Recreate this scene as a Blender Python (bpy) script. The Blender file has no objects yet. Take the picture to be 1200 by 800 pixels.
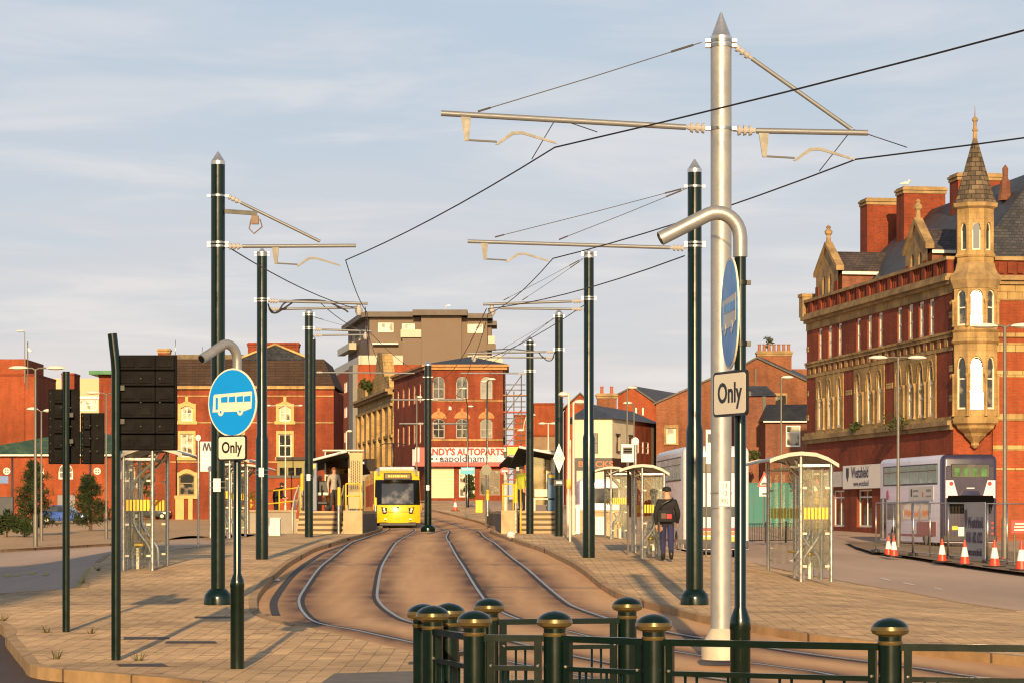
import bpy, bmesh, math, random
from mathutils import Vector, Matrix
from mathutils.geometry import delaunay_2d_cdt
R = math.radians
random.seed(7)
sc = bpy.context.scene
COL = sc.collection
F, HZ, CZ = 3000.0, 600.0, 1.74          # focal length in photo pixels, eye level row, eye height

# ------------------------------------------------------------------ terrain
def lerp_tab(tab, t):
    if t <= tab[0][0]: return tab[0][1]
    for (a, va), (b, vb) in zip(tab, tab[1:]):
        if t <= b:
            k = (t - a) / (b - a); k = k * k * (3 - 2 * k) * .5 + k * .5
            return va + (vb - va) * k
    return tab[-1][1]
def sm(a, b, t):
    t = min(1, max(0, (t - a) / (b - a))); return t * t * (3 - 2 * t)
PC = [(-60, 0), (30, 0), (43, .2), (62, .6), (83, .9), (110, .95), (150, .95), (200, 2.0), (250, 3.0), (320, 3.6), (900, 5)]
PL = [(-60, 0), (35, .02), (60, .06), (115, .2), (180, .55), (240, 1.1), (320, 1.5), (900, 3)]
PR = [(-60, 0), (70, -.02), (94, .11), (113, .19), (126, .38), (150, .75), (200, 1.4), (250, 2.4), (900, 4.5)]
def T(x, y):
    c = lerp_tab(PC, y)
    k = sm(50, 100, y)
    a = 4.6 - 1.8 * k
    wr = sm(a, a + 4.2, x)
    b = -8.6 - 2.6 * k
    wl = sm(-b, -b + 6, -x)
    return c + (lerp_tab(PR, y) - c) * wr + (lerp_tab(PL, y) - c) * wl
def at(px, py, s):
    return Vector(((px - 600) / s, F / s, CZ - (py - HZ) / s))
def gp(px, py, off=0.0):
    """the point where the sight line through a pixel of the photograph meets the terrain"""
    a, b = (px - 600) / F, (py - HZ) / F
    lo, y = 11.0, 11.0
    f = lambda y: CZ - b * y - T(a * y, y) - off
    while f(y) > 0 and y < 700: lo = y; y += 1.0
    hi = y
    for _ in range(24):
        m = (lo + hi) / 2
        if f(m) > 0: lo = m
        else: hi = m
    return Vector((a * hi, hi, T(a * hi, hi) + off))
def gx(px, Y):
    x = (px - 600) / F * Y
    return Vector((x, Y, T(x, Y)))

# ------------------------------------------------------------------ materials
MATS = {}
def nodes(name):
    m = bpy.data.materials.new(name); m.use_nodes = True
    nt = m.node_tree; b = nt.nodes['Principled BSDF']
    return m, nt, b
def N(nt, t, **kw):
    n = nt.nodes.new(t)
    for k, v in kw.items():
        if k.startswith('i_'):
            n.inputs[int(k[2:]) if k[2:].isdigit() else k[2:].replace('_', ' ')].default_value = v
        else: setattr(n, k, v)
    return n
def L(nt, a, ao, b, bi): nt.links.new(a.outputs[ao], b.inputs[bi])
def c4(c): return (c[0], c[1], c[2], 1)
def mat(name, col, rough=.6, metal=0, var=.15, scale=3.0, bump=0, coat=0, bscale=None, spec=.5, rv=.1, emit=0, emitcol=None):
    if name in MATS: return MATS[name]
    m, nt, b = nodes(name)
    b.inputs['Roughness'].default_value = rough; b.inputs['Metallic'].default_value = metal
    b.inputs['Coat Weight'].default_value = coat; b.inputs['Coat Roughness'].default_value = .15
    b.inputs['Specular IOR Level'].default_value = spec
    tc = N(nt, 'ShaderNodeTexCoord')
    n1 = N(nt, 'ShaderNodeTexNoise', i_Scale=scale, i_Detail=7.0, i_Roughness=.65)
    L(nt, tc, 'Object', n1, 'Vector')
    mr = N(nt, 'ShaderNodeMapRange', i_1=.3, i_2=.7, i_3=1 - var, i_4=1 + var)
    L(nt, n1, 'Fac', mr, 0)
    mx = N(nt, 'ShaderNodeVectorMath', operation='SCALE'); mx.inputs[0].default_value = col[:3]
    L(nt, mr, 0, mx, 'Scale'); L(nt, mx, 0, b, 'Base Color')
    r2 = N(nt, 'ShaderNodeMapRange', i_1=.3, i_2=.7, i_3=max(.02, rough - rv), i_4=min(1, rough + rv * 1.2)); L(nt, n1, 'Fac', r2, 0); L(nt, r2, 0, b, 'Roughness')
    if bump:
        n2 = N(nt, 'ShaderNodeTexNoise', i_Scale=bscale or scale * 8, i_Detail=5.0); L(nt, tc, 'Object', n2, 'Vector')
        bp = N(nt, 'ShaderNodeBump', i_Strength=bump, i_Distance=.02); L(nt, n2, 'Fac', bp, 'Height'); L(nt, bp, 0, b, 'Normal')
    if emit:
        b.inputs['Emission Color'].default_value = c4(emitcol or col); b.inputs['Emission Strength'].default_value = emit
    MATS[name] = m; return m
def wallvec(nt):
    """coordinates that lie in any upright wall: along the wall, up"""
    g = N(nt, 'ShaderNodeNewGeometry')
    cr = N(nt, 'ShaderNodeVectorMath', operation='CROSS_PRODUCT'); cr.inputs[0].default_value = (0, 0, 1)
    L(nt, g, 'True Normal', cr, 1)
    nm = N(nt, 'ShaderNodeVectorMath', operation='NORMALIZE'); L(nt, cr, 0, nm, 0)
    dt = N(nt, 'ShaderNodeVectorMath', operation='DOT_PRODUCT'); L(nt, g, 'Position', dt, 0); L(nt, nm, 0, dt, 1)
    sp = N(nt, 'ShaderNodeSeparateXYZ'); L(nt, g, 'Position', sp, 0)
    cb = N(nt, 'ShaderNodeCombineXYZ'); L(nt, dt, 'Value', cb, 0); L(nt, sp, 'Z', cb, 1)
    return cb, g
def brick(name, c1, c2, mortar, bw=.235, rh=.077, ms=.012, dirt=.35, rough=.85, bump=.3, big=.25):
    if name in MATS: return MATS[name]
    m, nt, b = nodes(name)
    cb, g = wallvec(nt)
    br = N(nt, 'ShaderNodeTexBrick', i_Scale=1.0); br.inputs['Color1'].default_value = c4(c1); br.inputs['Color2'].default_value = c4(c2)
    br.inputs['Mortar'].default_value = c4(mortar); br.inputs['Mortar Size'].default_value = ms; br.inputs['Brick Width'].default_value = bw; br.inputs['Row Height'].default_value = rh
    br.inputs['Mortar Smooth'].default_value = .2
    L(nt, cb, 0, br, 'Vector')
    nz = N(nt, 'ShaderNodeTexNoise', i_Scale=big, i_Detail=8.0, i_Roughness=.68); L(nt, g, 'Position', nz, 'Vector')
    mr = N(nt, 'ShaderNodeMapRange', i_1=.3, i_2=.72, i_3=1 + dirt * .5, i_4=1 - dirt); L(nt, nz, 'Fac', mr, 0)
    # upright streaks of weathering
    st = N(nt, 'ShaderNodeVectorMath', operation='MULTIPLY'); st.inputs[1].default_value = (1.3, .12, 1); L(nt, cb, 0, st, 0)
    n3 = N(nt, 'ShaderNodeTexNoise', i_Scale=1.0, i_Detail=6.0, i_Roughness=.7); L(nt, st, 0, n3, 'Vector')
    m3 = N(nt, 'ShaderNodeMapRange', i_1=.45, i_2=.75, i_3=1.0, i_4=1 - dirt * .9); L(nt, n3, 'Fac', m3, 0)
    mm = N(nt, 'ShaderNodeMath', operation='MULTIPLY'); L(nt, mr, 0, mm, 0); L(nt, m3, 0, mm, 1)
    mx = N(nt, 'ShaderNodeVectorMath', operation='SCALE'); L(nt, br, 'Color', mx, 0); L(nt, mm, 0, mx, 'Scale')
    L(nt, mx, 0, b, 'Base Color'); b.inputs['Roughness'].default_value = rough
    b.inputs['Specular IOR Level'].default_value = .25
    if bump:
        bp = N(nt, 'ShaderNodeBump', i_Strength=bump, i_Distance=.01); iv = N(nt, 'ShaderNodeMath', operation='SUBTRACT', i_0=1.0); L(nt, br, 'Fac', iv, 1)
        L(nt, iv, 0, bp, 'Height'); L(nt, bp, 0, b, 'Normal')
    MATS[name] = m; return m
def slate(name, c1, c2, rowh=.22, bw=.3):
    """slates in courses, following the slope by height and position"""
    if name in MATS: return MATS[name]
    m, nt, b = nodes(name)
    cb, g = wallvec(nt)
    br = N(nt, 'ShaderNodeTexBrick', i_Scale=1.0); br.inputs['Color1'].default_value = c4(c1); br.inputs['Color2'].default_value = c4(c2)
    br.inputs['Mortar'].default_value = (.006, .006, .007, 1); br.inputs['Mortar Size'].default_value = .012; br.inputs['Brick Width'].default_value = bw; br.inputs['Row Height'].default_value = rowh * .7
    L(nt, cb, 0, br, 'Vector')
    nz = N(nt, 'ShaderNodeTexNoise', i_Scale=.6, i_Detail=8.0, i_Roughness=.7); L(nt, g, 'Position', nz, 'Vector')
    mr = N(nt, 'ShaderNodeMapRange', i_1=.3, i_2=.7, i_3=.6, i_4=1.5); L(nt, nz, 'Fac', mr, 0)
    mx = N(nt, 'ShaderNodeVectorMath', operation='SCALE'); L(nt, br, 'Color', mx, 0); L(nt, mr, 0, mx, 'Scale'); L(nt, mx, 0, b, 'Base Color')
    b.inputs['Roughness'].default_value = .55
    MATS[name] = m; return m
def glass(name, tint, alpha, rough=.03):
    """a thin clear pane: tinted see-through with a mirror-like share that grows at grazing angles"""
    if name in MATS: return MATS[name]
    m, nt, b = nodes(name); nt.nodes.remove(b); out = nt.nodes['Material Output']
    tr = N(nt, 'ShaderNodeBsdfTransparent'); tr.inputs[0].default_value = c4(tint)
    gl = N(nt, 'ShaderNodeBsdfGlossy'); gl.inputs['Roughness'].default_value = rough; gl.inputs[0].default_value = (.9, .92, .9, 1)
    lw = N(nt, 'ShaderNodeLayerWeight', i_Blend=.28); tc = N(nt, 'ShaderNodeTexCoord'); n1 = N(nt, 'ShaderNodeTexNoise', i_Scale=1.4, i_Detail=1.0); L(nt, tc, 'Object', n1, 'Vector')
    mr = N(nt, 'ShaderNodeMapRange', i_1=.3, i_2=.75, i_3=alpha * .5, i_4=alpha * 1.5); L(nt, n1, 'Fac', mr, 0)
    mu = N(nt, 'ShaderNodeMath', operation='MULTIPLY_ADD', i_1=.35, use_clamp=True); L(nt, lw, 'Fresnel', mu, 0); L(nt, mr, 0, mu, 2)
    mx = N(nt, 'ShaderNodeMixShader'); L(nt, mu, 0, mx, 0); L(nt, tr, 0, mx, 1); L(nt, gl, 0, mx, 2); L(nt, mx, 0, out, 0)
    MATS[name] = m; return m
def pane_mat(name, dark, patch=None, split=.5):
    """window glass: mirror-like over a dark room, with random paler areas over part of it"""
    if name in MATS: return MATS[name]
    m, nt, b = nodes(name)
    g = N(nt, 'ShaderNodeNewGeometry'); nz = N(nt, 'ShaderNodeTexNoise', i_Scale=1.1, i_Detail=3.0); L(nt, g, 'Position', nz, 'Vector')
    cr = N(nt, 'ShaderNodeValToRGB'); e = cr.color_ramp.elements
    e[0].position = split - .06; e[0].color = c4(dark); e[1].position = split + .06; e[1].color = c4(patch or [d * 2.2 for d in dark])
    L(nt, nz, 'Fac', cr, 0); L(nt, cr, 0, b, 'Base Color')
    b.inputs['Roughness'].default_value = .07; b.inputs['Specular IOR Level'].default_value = 1.0; b.inputs['IOR'].default_value = 1.6
    n2 = N(nt, 'ShaderNodeTexNoise', i_Scale=.8, i_Detail=1.0); L(nt, g, 'Position', n2, 'Vector')
    bp = N(nt, 'ShaderNodeBump', i_Strength=.12, i_Distance=.05); L(nt, n2, 'Fac', bp, 'Height'); L(nt, bp, 0, b, 'Normal')
    MATS[name] = m; return m
def foliage(name, c1, c2):
    if name in MATS: return MATS[name]
    m, nt, b = nodes(name)
    oi = N(nt, 'ShaderNodeNewGeometry'); n1 = N(nt, 'ShaderNodeTexNoise', i_Scale=2.2, i_Detail=4.0); L(nt, oi, 'Position', n1, 'Vector')
    cr = N(nt, 'ShaderNodeValToRGB'); e = cr.color_ramp.elements; e[0].position = .35; e[1].position = .65; e[0].color = c4(c1); e[1].color = c4(c2)
    L(nt, n1, 'Fac', cr, 0); L(nt, cr, 0, b, 'Base Color'); b.inputs['Roughness'].default_value = .6; b.inputs['Specular IOR Level'].default_value = .3
    MATS[name] = m; return m

# ------------------------------------------------------------------ mesh building
ROOTM = {}
class MB:
    def __init__(s): s.v = []; s.f = []; s.mi = []; s.cur = 0; s.sm = []; s.smooth = False
    def mat(s, i): s.cur = i; return s
    def add(s, vs, fs, smooth=None):
        o = len(s.v); s.v += [Vector(v) for v in vs]
        for f in fs: s.f.append([i + o for i in f]); s.mi.append(s.cur); s.sm.append(s.smooth if smooth is None else smooth)
        return s
    def box(s, x0, x1, y0, y1, z0, z1, M=None):
        vs = [Vector((x, y, z)) for x in (x0, x1) for y in (y0, y1) for z in (z0, z1)]
        if M is not None: vs = [M @ v for v in vs]
        return s.add(vs, [(0, 1, 3, 2), (4, 6, 7, 5), (0, 4, 5, 1), (2, 3, 7, 6), (0, 2, 6, 4), (1, 5, 7, 3)], False)
    def cbox(s, c, sx, sy, sz, rz=0, rx=0, ry=0):
        M = Matrix.Translation(Vector(c)) @ Matrix.Rotation(rz, 4, 'Z') @ Matrix.Rotation(ry, 4, 'Y') @ Matrix.Rotation(rx, 4, 'X')
        return s.box(-sx / 2, sx / 2, -sy / 2, sy / 2, -sz / 2, sz / 2, M)
    def rbox(s, c, sx, sy, sz, b=.02, rz=0):
        """a box with chamfered upright and level edges"""
        M = Matrix.Translation(Vector(c)) @ Matrix.Rotation(rz, 4, 'Z')
        bm = bmesh.new(); bmesh.ops.create_cube(bm, size=1)
        for v in bm.verts: v.co = Vector((v.co.x * sx, v.co.y * sy, v.co.z * sz))
        bmesh.ops.bevel(bm, geom=list(bm.edges), offset=b, segments=2, affect='EDGES', profile=.5)
        bm.verts.index_update(); s.add([M @ v.co for v in bm.verts], [[v.index for v in f.verts] for f in bm.faces], False); bm.free(); return s
    def cyl(s, p0, p1, r0, r1=None, n=12, cap=True):
        p0, p1 = Vector(p0), Vector(p1); r1 = r0 if r1 is None else r1
        d = (p1 - p0).normalized(); a = d.orthogonal().normalized(); b = d.cross(a)
        vs = []
        for p, r in ((p0, r0), (p1, r1)):
            for i in range(n):
                t = 2 * math.pi * i / n; vs.append(p + (a * math.cos(t) + b * math.sin(t)) * r)
        s.add(vs, [(i, (i + 1) % n, n + (i + 1) % n, n + i) for i in range(n)], True)
        if cap: s.add(vs, [list(range(n))[::-1], list(range(n, 2 * n))], False)
        return s
    def lathe(s, prof, n=16, c=(0, 0, 0), cap=True):
        """prof: (radius, height) from the bottom up"""
        c = Vector(c); vs = []
        for r, z in prof:
            for i in range(n):
                t = 2 * math.pi * i / n; vs.append(c + Vector((r * math.cos(t), r * math.sin(t), z)))
        fs = [(k * n + i, k * n + (i + 1) % n, (k + 1) * n + (i + 1) % n, (k + 1) * n + i) for k in range(len(prof) - 1) for i in range(n)]
        s.add(vs, fs, n > 8)
        m = len(prof) - 1
        if cap: s.add(vs, [list(range(n))[::-1], list(range(m * n, m * n + n))], False)
        return s
    def tube(s, path, r, n=8, cap=True):
        P = [Vector(p) for p in path]; m = len(P); vs = []; a = None
        rr = r if isinstance(r, (list, tuple)) else [r] * m
        for k in range(m):
            d = (P[min(k + 1, m - 1)] - P[max(k - 1, 0)]).normalized()
            a = d.orthogonal().normalized() if a is None else (a - d * a.dot(d)).normalized()
            b = d.cross(a)
            for i in range(n):
                t = 2 * math.pi * i / n; vs.append(P[k] + (a * math.cos(t) + b * math.sin(t)) * rr[k])
        s.add(vs, [(k * n + i, k * n + (i + 1) % n, (k + 1) * n + (i + 1) % n, (k + 1) * n + i) for k in range(m - 1) for i in range(n)], True)
        if cap: s.add(vs, [list(range(n))[::-1], list(range((m - 1) * n, m * n))], False)
        return s
    def prism(s, poly, d, M=None):
        """a flat outline (list of 3D points) pushed out along the vector d"""
        P = [Vector(p) for p in poly]; d = Vector(d); n = len(P)
        vs = P + [p + d for p in P]
        if M is not None: vs = [M @ v for v in vs]
        return s.add(vs, [list(range(n))[::-1], list(range(n, 2 * n))] + [(i, (i + 1) % n, n + (i + 1) % n, n + i) for i in range(n)], False)
    def sphere(s, c, rx, ry=None, rz=None, n=12, m=8):
        ry = ry or rx; rz = rz or rx; c = Vector(c); vs = []
        for k in range(m + 1):
            ph = math.pi * k / m - math.pi / 2
            for i in range(n):
                t = 2 * math.pi * i / n; vs.append(c + Vector((rx * math.cos(ph) * math.cos(t), ry * math.cos(ph) * math.sin(t), rz * math.sin(ph))))
        return s.add(vs, [(k * n + i, k * n + (i + 1) % n, (k + 1) * n + (i + 1) % n, (k + 1) * n + i) for k in range(m) for i in range(n)], True)
    def build(s, name, mats, parent=None, world=False, fix=True):
        me = bpy.data.meshes.new(name)
        vs = s.v
        if world and parent is not None:
            Mi = ROOTM[parent.name].inverted(); vs = [Mi @ v for v in vs]
        me.from_pydata([tuple(v) for v in vs], [], s.f)
        for m in (mats if isinstance(mats, (list, tuple)) else [mats]): me.materials.append(m)
        me.polygons.foreach_set('material_index', s.mi); me.polygons.foreach_set('use_smooth', s.sm)
        if fix:
            bm = bmesh.new(); bm.from_mesh(me); bmesh.ops.remove_doubles(bm, verts=bm.verts, dist=1e-5)
            bmesh.ops.recalc_face_normals(bm, faces=bm.faces)
            for e in bm.edges:
                if len(e.link_faces) == 2 and e.calc_face_angle(0) > R(38): e.smooth = False
            bm.to_mesh(me); bm.free()
        me.update()
        o = bpy.data.objects.new(name, me); COL.objects.link(o)
        if parent is not None: o.parent = parent; ROOTM[o.name] = ROOTM.get(parent.name, Matrix())
        return o
def tag(o, label=None, cat=None, group=None, kind=None):
    if label: o['label'] = label
    if cat: o['category'] = cat
    if group: o['group'] = group
    if kind: o['kind'] = kind
    return o
def thing(name, label, cat, loc=(0, 0, 0), rz=0, group=None):
    o = bpy.data.objects.new(name, None); COL.objects.link(o); o.empty_display_size = .2
    o.location = loc; o.rotation_euler = (0, 0, rz)
    ROOTM[o.name] = Matrix.Translation(Vector(loc)) @ Matrix.Rotation(rz, 4, 'Z')
    return tag(o, label, cat, group, 'thing')
def kids(o): return [c for c in COL.objects if c.parent == o]
def dup(root, loc, rz, label, group=None, scale=None):
    r = root.copy(); COL.objects.link(r); r.location = loc; r.rotation_euler = (0, 0, rz); r['label'] = label
    if group: r['group'] = group
    if scale: r.scale = scale
    for ch in list(root.children):
        c = ch.copy(); COL.objects.link(c); c.parent = r
        for g in list(ch.children):
            d = g.copy(); COL.objects.link(d); d.parent = c
    ROOTM[r.name] = Matrix.Translation(Vector(loc)) @ Matrix.Rotation(rz, 4, 'Z')
    return r
def text(s, size, m, parent, M, name='lettering', depth=.003, align='CENTER', sx=1.0, bold=0.0, spacing=1.0):
    """lettering as a mesh; M maps the text plane (x right, y up, z towards the reader) to the parent's space"""
    cu = bpy.data.curves.new(name, 'FONT'); cu.body = s; cu.size = size; cu.align_x = align; cu.align_y = 'CENTER'; cu.extrude = depth; cu.offset = bold; cu.space_character = spacing
    cu.resolution_u = 3
    ob = bpy.data.objects.new(name, cu); COL.objects.link(ob)
    dg = bpy.context.evaluated_depsgraph_get(); me = bpy.data.meshes.new_from_object(ob.evaluated_get(dg))
    bpy.data.objects.remove(ob); bpy.data.curves.remove(cu)
    me.transform(M @ Matrix.Diagonal((sx, 1, 1, 1))); me.materials.clear(); me.materials.append(m); me.name = name
    o = bpy.data.objects.new(name, me); COL.objects.link(o); o.parent = parent; return o
def face_to(c, n):
    """matrix of an upright panel centred on c whose front looks along the level vector n"""
    n = Vector(n).normalized(); up = Vector((0, 0, 1)); x = up.cross(n).normalized()
    return Matrix(((x.x, up.x, n.x, c[0]), (x.y, up.y, n.y, c[1]), (x.z, up.z, n.z, c[2]), (0, 0, 0, 1)))

# ------------------------------------------------------------------ facades
class Fac:
    """an upright wall plane: u along it (left to right seen from outside), z up, d outwards"""
    def __init__(s, p0, p1, base=0.0):
        s.p0 = Vector((p0[0], p0[1], 0)); q = Vector((p1[0], p1[1], 0)); s.w = (q - s.p0).length
        s.u = (q - s.p0).normalized(); s.n = Vector((s.u.y, -s.u.x, 0)); s.base = base
    def P(s, u, z, d=0): return s.p0 + s.u * u + s.n * d + Vector((0, 0, z + s.base))
    def upx(s, px):
        q = (px - 600) / F; return (q * s.p0.y - s.p0.x) / (s.u.x - q * s.u.y)
    def zpx(s, u, py):
        p = s.p0 + s.u * u; return CZ - (py - HZ) * p.y / F - s.base
def fbox(mb, fc, u0, u1, z0, z1, d0, d1):
    vs = [fc.P(u, z, d) for u in (u0, u1) for d in (d0, d1) for z in (z0, z1)]
    return mb.add(vs, [(0, 1, 3, 2), (4, 6, 7, 5), (0, 4, 5, 1), (2, 3, 7, 6), (0, 2, 6, 4), (1, 5, 7, 3)], False)
def arch_z(o, u, k):
    """height of the head of an opening at u; arch kinds: 0 flat, 1 round, 2 pointed, 3 segment"""
    u0, u1, z0, z1 = o; w = u1 - u0; t = (u - u0) / w
    if k == 1: return z1 - w / 2 + math.sqrt(max(0, (w / 2) ** 2 - (u - (u0 + u1) / 2) ** 2))
    if k == 2:
        h = w * .95; x = t if t <= .5 else 1 - t
        return z1 - h + h * math.sqrt(max(0, 1 - (1 - 2 * x) ** 2 * (.55 + .45 * (1 - 2 * x)))) 
    if k == 3: return z1 - w * .22 * (2 * t - 1) ** 2
    return z1
def facade(mb, fc, z0, z1, ops, depth=.14, u0=0.0, u1=None, top=None):
    """wall skin with real openings and reveals; ops: (u0,u1,z0,z1,arch)"""
    u1 = fc.w if u1 is None else u1
    us = sorted({u0, u1} | {round(v, 4) for o in ops for v in o[:2]}); zs = sorted({z0, z1} | {round(v, 4) for o in ops for v in o[2:4]})
    for a, b in zip(us, us[1:]):
        if b - a < 1e-4: continue
        # merge runs of cells upward
        run = None
        for c, d in list(zip(zs, zs[1:])) + [(None, None)]:
            hole = c is None or any(o[0] - 1e-3 <= a and b <= o[1] + 1e-3 and o[2] - 1e-3 <= c and d <= o[3] + 1e-3 for o in ops)
            if hole:
                if run: mb.add([fc.P(a, run[0]), fc.P(b, run[0]), fc.P(b, run[1]), fc.P(a, run[1])], [(0, 1, 2, 3)], False); run = None
            else: run = (run[0], d) if run else (c, d)
    for o in ops:
        a, b, c, d = o[:4]; k = o[4] if len(o) > 4 else 0
        n = 10 if k else 1
        pts = [(a + (b - a) * i / n) for i in range(n + 1)]; hz = [arch_z(o[:4], u, k) for u in pts]
        if k:
            for i in range(n):
                mb.add([fc.P(pts[i], hz[i]), fc.P(pts[i + 1], hz[i + 1]), fc.P(pts[i + 1], d), fc.P(pts[i], d)], [(0, 1, 2, 3)], False)
        loop = [(a, c), (b, c)] + [(pts[i], hz[i]) for i in range(n, -1, -1)]
        for i in range(len(loop)):
            p, q = loop[i], loop[(i + 1) % len(loop)]
            mb.add([fc.P(p[0], p[1]), fc.P(q[0], q[1]), fc.P(q[0], q[1], -depth), fc.P(p[0], p[1], -depth)], [(0, 1, 2, 3)], False)
def window(parent, fc, o, mf, mp, nx=1, bars=(.5,), fw=.06, depth=.14, tilt=0.0, name='window'):
    """frame with glazing bars as a part, its pane as a sub-part, set back in the opening o"""
    a, b, c, d = o[:4]; k = o[4] if len(o) > 4 else 0
    f = MB(); D0, D1 = -depth + .002, -depth + .06
    head = d - (b - a) * (.5 if k == 1 else .95 if k == 2 else .22 if k == 3 else 0)
    fbox(f, fc, a, a + fw, c, head, D0, D1); fbox(f, fc, b - fw, b, c, head, D0, D1); fbox(f, fc, a + fw, b - fw, c, c + fw * 1.3, D0, D1)
    n = 10 if k else 1; pts = [(a + (b - a) * i / n) for i in range(n + 1)]
    if k:
        for i in range(n):
            p, q = pts[i], pts[i + 1]; zp, zq = arch_z(o[:4], p, k), arch_z(o[:4], q, k)
            vs = [fc.P(u, z, dd) for dd in (D0, D1) for u, z in ((p, zp - fw), (q, zq - fw), (q, zq), (p, zp))]
            f.add(vs, [(0, 1, 2, 3), (4, 5, 6, 7), (0, 1, 5, 4), (2, 3, 7, 6)], False)
    else: fbox(f, fc, a + fw, b - fw, d - fw, d, D0, D1)
    for i in range(1, nx): u = a + (b - a) * i / nx; fbox(f, fc, u - fw * .4, u + fw * .4, c, arch_z(o[:4], u, k) - fw, D0, D1 - .012)
    for t in bars: z = c + (d - c) * t; fbox(f, fc, a + fw, b - fw, z - fw * .45, z + fw * .45, D0, D1 - .006)
    fr = f.build(name, mf, parent, True)
    g = MB()
    loop = [(a, c), (b, c)] + [(pts[i], arch_z(o[:4], pts[i], k)) for i in range(n, -1, -1)]
    zt = (c + d) / 2
    g.add([fc.P(u, z, -depth + .012 + (z - zt) * math.tan(tilt)) for u, z in loop], [list(range(len(loop)))], False)
    g.build('pane', mp, fr, True)
    return fr
def band(mb, fc, z0, z1, d, u0=0.0, u1=None, d0=0.001):
    fbox(mb, fc, u0 - 0.0, (fc.w if u1 is None else u1), z0, z1, d0, d)
def poly_wall(mb, fc, pts, thick=.3):
    """a wall of free outline (gable); pts (u,z)"""
    n = len(pts); vs = [fc.P(u, z, 0) for u, z in pts] + [fc.P(u, z, -thick) for u, z in pts]
    mb.add(vs, [list(range(n)), list(range(n, 2 * n))[::-1]] + [(i, (i + 1) % n, n + (i + 1) % n, n + i) for i in range(n)], False)

# ------------------------------------------------------------------ ground sheets
def inside(p, poly):
    x, y = p; r = False; n = len(poly)
    for i in range(n):
        x1, y1 = poly[i]; x2, y2 = poly[(i + 1) % n]
        if (y1 > y) != (y2 > y) and x < (x2 - x1) * (y - y1) / (y2 - y1) + x1: r = not r
    return r
def smooth_path(P, n=6):
    """Catmull-Rom through the points"""
    P = [Vector(p) for p in P]; out = []
    for i in range(len(P) - 1):
        a, b, c, d = P[max(i - 1, 0)], P[i], P[i + 1], P[min(i + 2, len(P) - 1)]
        for k in range(n):
            t = k / n
            out.append(.5 * ((2 * b) + (c - a) * t + (2 * a - 5 * b + 4 * c - d) * t * t + (3 * b - a - 3 * c + d) * t ** 3))
    out.append(P[-1]); return out
def sheet(name, poly, off, m, step=1.0, parent=None):
    poly = [(p[0], p[1]) for p in poly]
    pts = []
    n = len(poly)
    for i in range(n):                                   # boundary, cut fine enough to follow the land
        a, b = Vector(poly[i]), Vector(poly[(i + 1) % n]); k = max(1, int((b - a).length / (step * 1.5)))
        pts += [tuple(a + (b - a) * j / k) for j in range(k)]
    nb = len(pts); ed = [(i, (i + 1) % nb) for i in range(nb)]
    xs = [p[0] for p in poly]; ys = [p[1] for p in poly]
    y = min(ys) + step * .5
    while y < max(ys):
        st = step * (1 if y < 120 else 2.5)
        x = min(xs) + st * .5
        while x < max(xs):
            if inside((x, y), poly): pts.append((x, y))
            x += st
        y += st
    v, e, f, *_ = delaunay_2d_cdt([Vector(p) for p in pts], ed, [], 1, 1e-4)
    ok = off if callable(off) else (lambda x, y: off)
    me = bpy.data.meshes.new(name)
    me.from_pydata([(p.x, p.y, T(p.x, p.y) + ok(p.x, p.y)) for p in v], [], [list(t) for t in f])
    bm = bmesh.new(); bm.from_mesh(me)
    for q in bm.faces:
        q.smooth = True
        if q.normal.z < 0: q.normal_flip()
    bm.to_mesh(me); bm.free()
    me.materials.append(m); o = bpy.data.objects.new(name, me); COL.objects.link(o)
    if parent: o.parent = parent
    return o
def ribbon(path, left, right, off, up=0.0):
    """a strip along a ground path between two side offsets (positive = right of travel); returns MB; up = thickness"""
    P = [Vector((p[0], p[1])) for p in path]; mb = MB(); ok = off if callable(off) else (lambda x, y: off)
    row = []
    for i, p in enumerate(P):
        d = (P[min(i + 1, len(P) - 1)] - P[max(i - 1, 0)]).normalized(); nn = Vector((d.y, -d.x))
        a, b = p + nn * left, p + nn * right
        za, zb = T(a.x, a.y) + ok(a.x, a.y), T(b.x, b.y) + ok(b.x, b.y)
        row.append([(a.x, a.y, za), (b.x, b.y, zb), (a.x, a.y, za - up), (b.x, b.y, zb - up)])
    for r, q in zip(row, row[1:]):
        mb.add(r[:2] + q[:2], [(0, 1, 3, 2)], True)
        if up: mb.add([r[0], r[2], q[0], q[2]], [(0, 1, 3, 2)], False); mb.add([r[1], r[3], q[1], q[3]], [(0, 1, 3, 2)], False)
    if up:
        for r in (row[0], row[-1]): mb.add(r, [(0, 1, 3, 2)], False)
    return mb
# ================================================================== camera, light, sky
cam = bpy.data.cameras.new('camera'); co = bpy.data.objects.new('camera', cam); COL.objects.link(co); sc.camera = co
cam.sensor_width = 36; cam.lens = 36 * F / 1200; cam.shift_y = (HZ - 400) / 1200
cam.clip_start = .5; cam.clip_end = 4000
co.location = (0, 0, CZ); co.rotation_euler = (R(90), 0, 0)
SKYG = 8.5
SKYC = [(.80, .69, .66, 1), (.62, .60, .63, 1), (.52, .57, .64, 1), (.45, .55, .66, 1)]
ELEV, AZ = R(17), R(.2)                    # the low sun stands straight behind the camera
sun = bpy.data.lights.new('sun', 'SUN'); so = bpy.data.objects.new('sun', sun); COL.objects.link(so)
sun.energy = 5.0; sun.angle = R(.53); sun.color = (1, .70, .37)
SUN = Vector((-math.sin(AZ) * math.cos(ELEV), -math.cos(AZ) * math.cos(ELEV), math.sin(ELEV)))   # towards the sun
so.rotation_euler = SUN.to_track_quat('Z', 'Y').to_euler(); so.location = (0, -20, 30)
w = bpy.data.worlds.new('World'); sc.world = w; w.use_nodes = True
nt = w.node_tree; bg = nt.nodes['Background']; bg.inputs[1].default_value = .1
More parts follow.
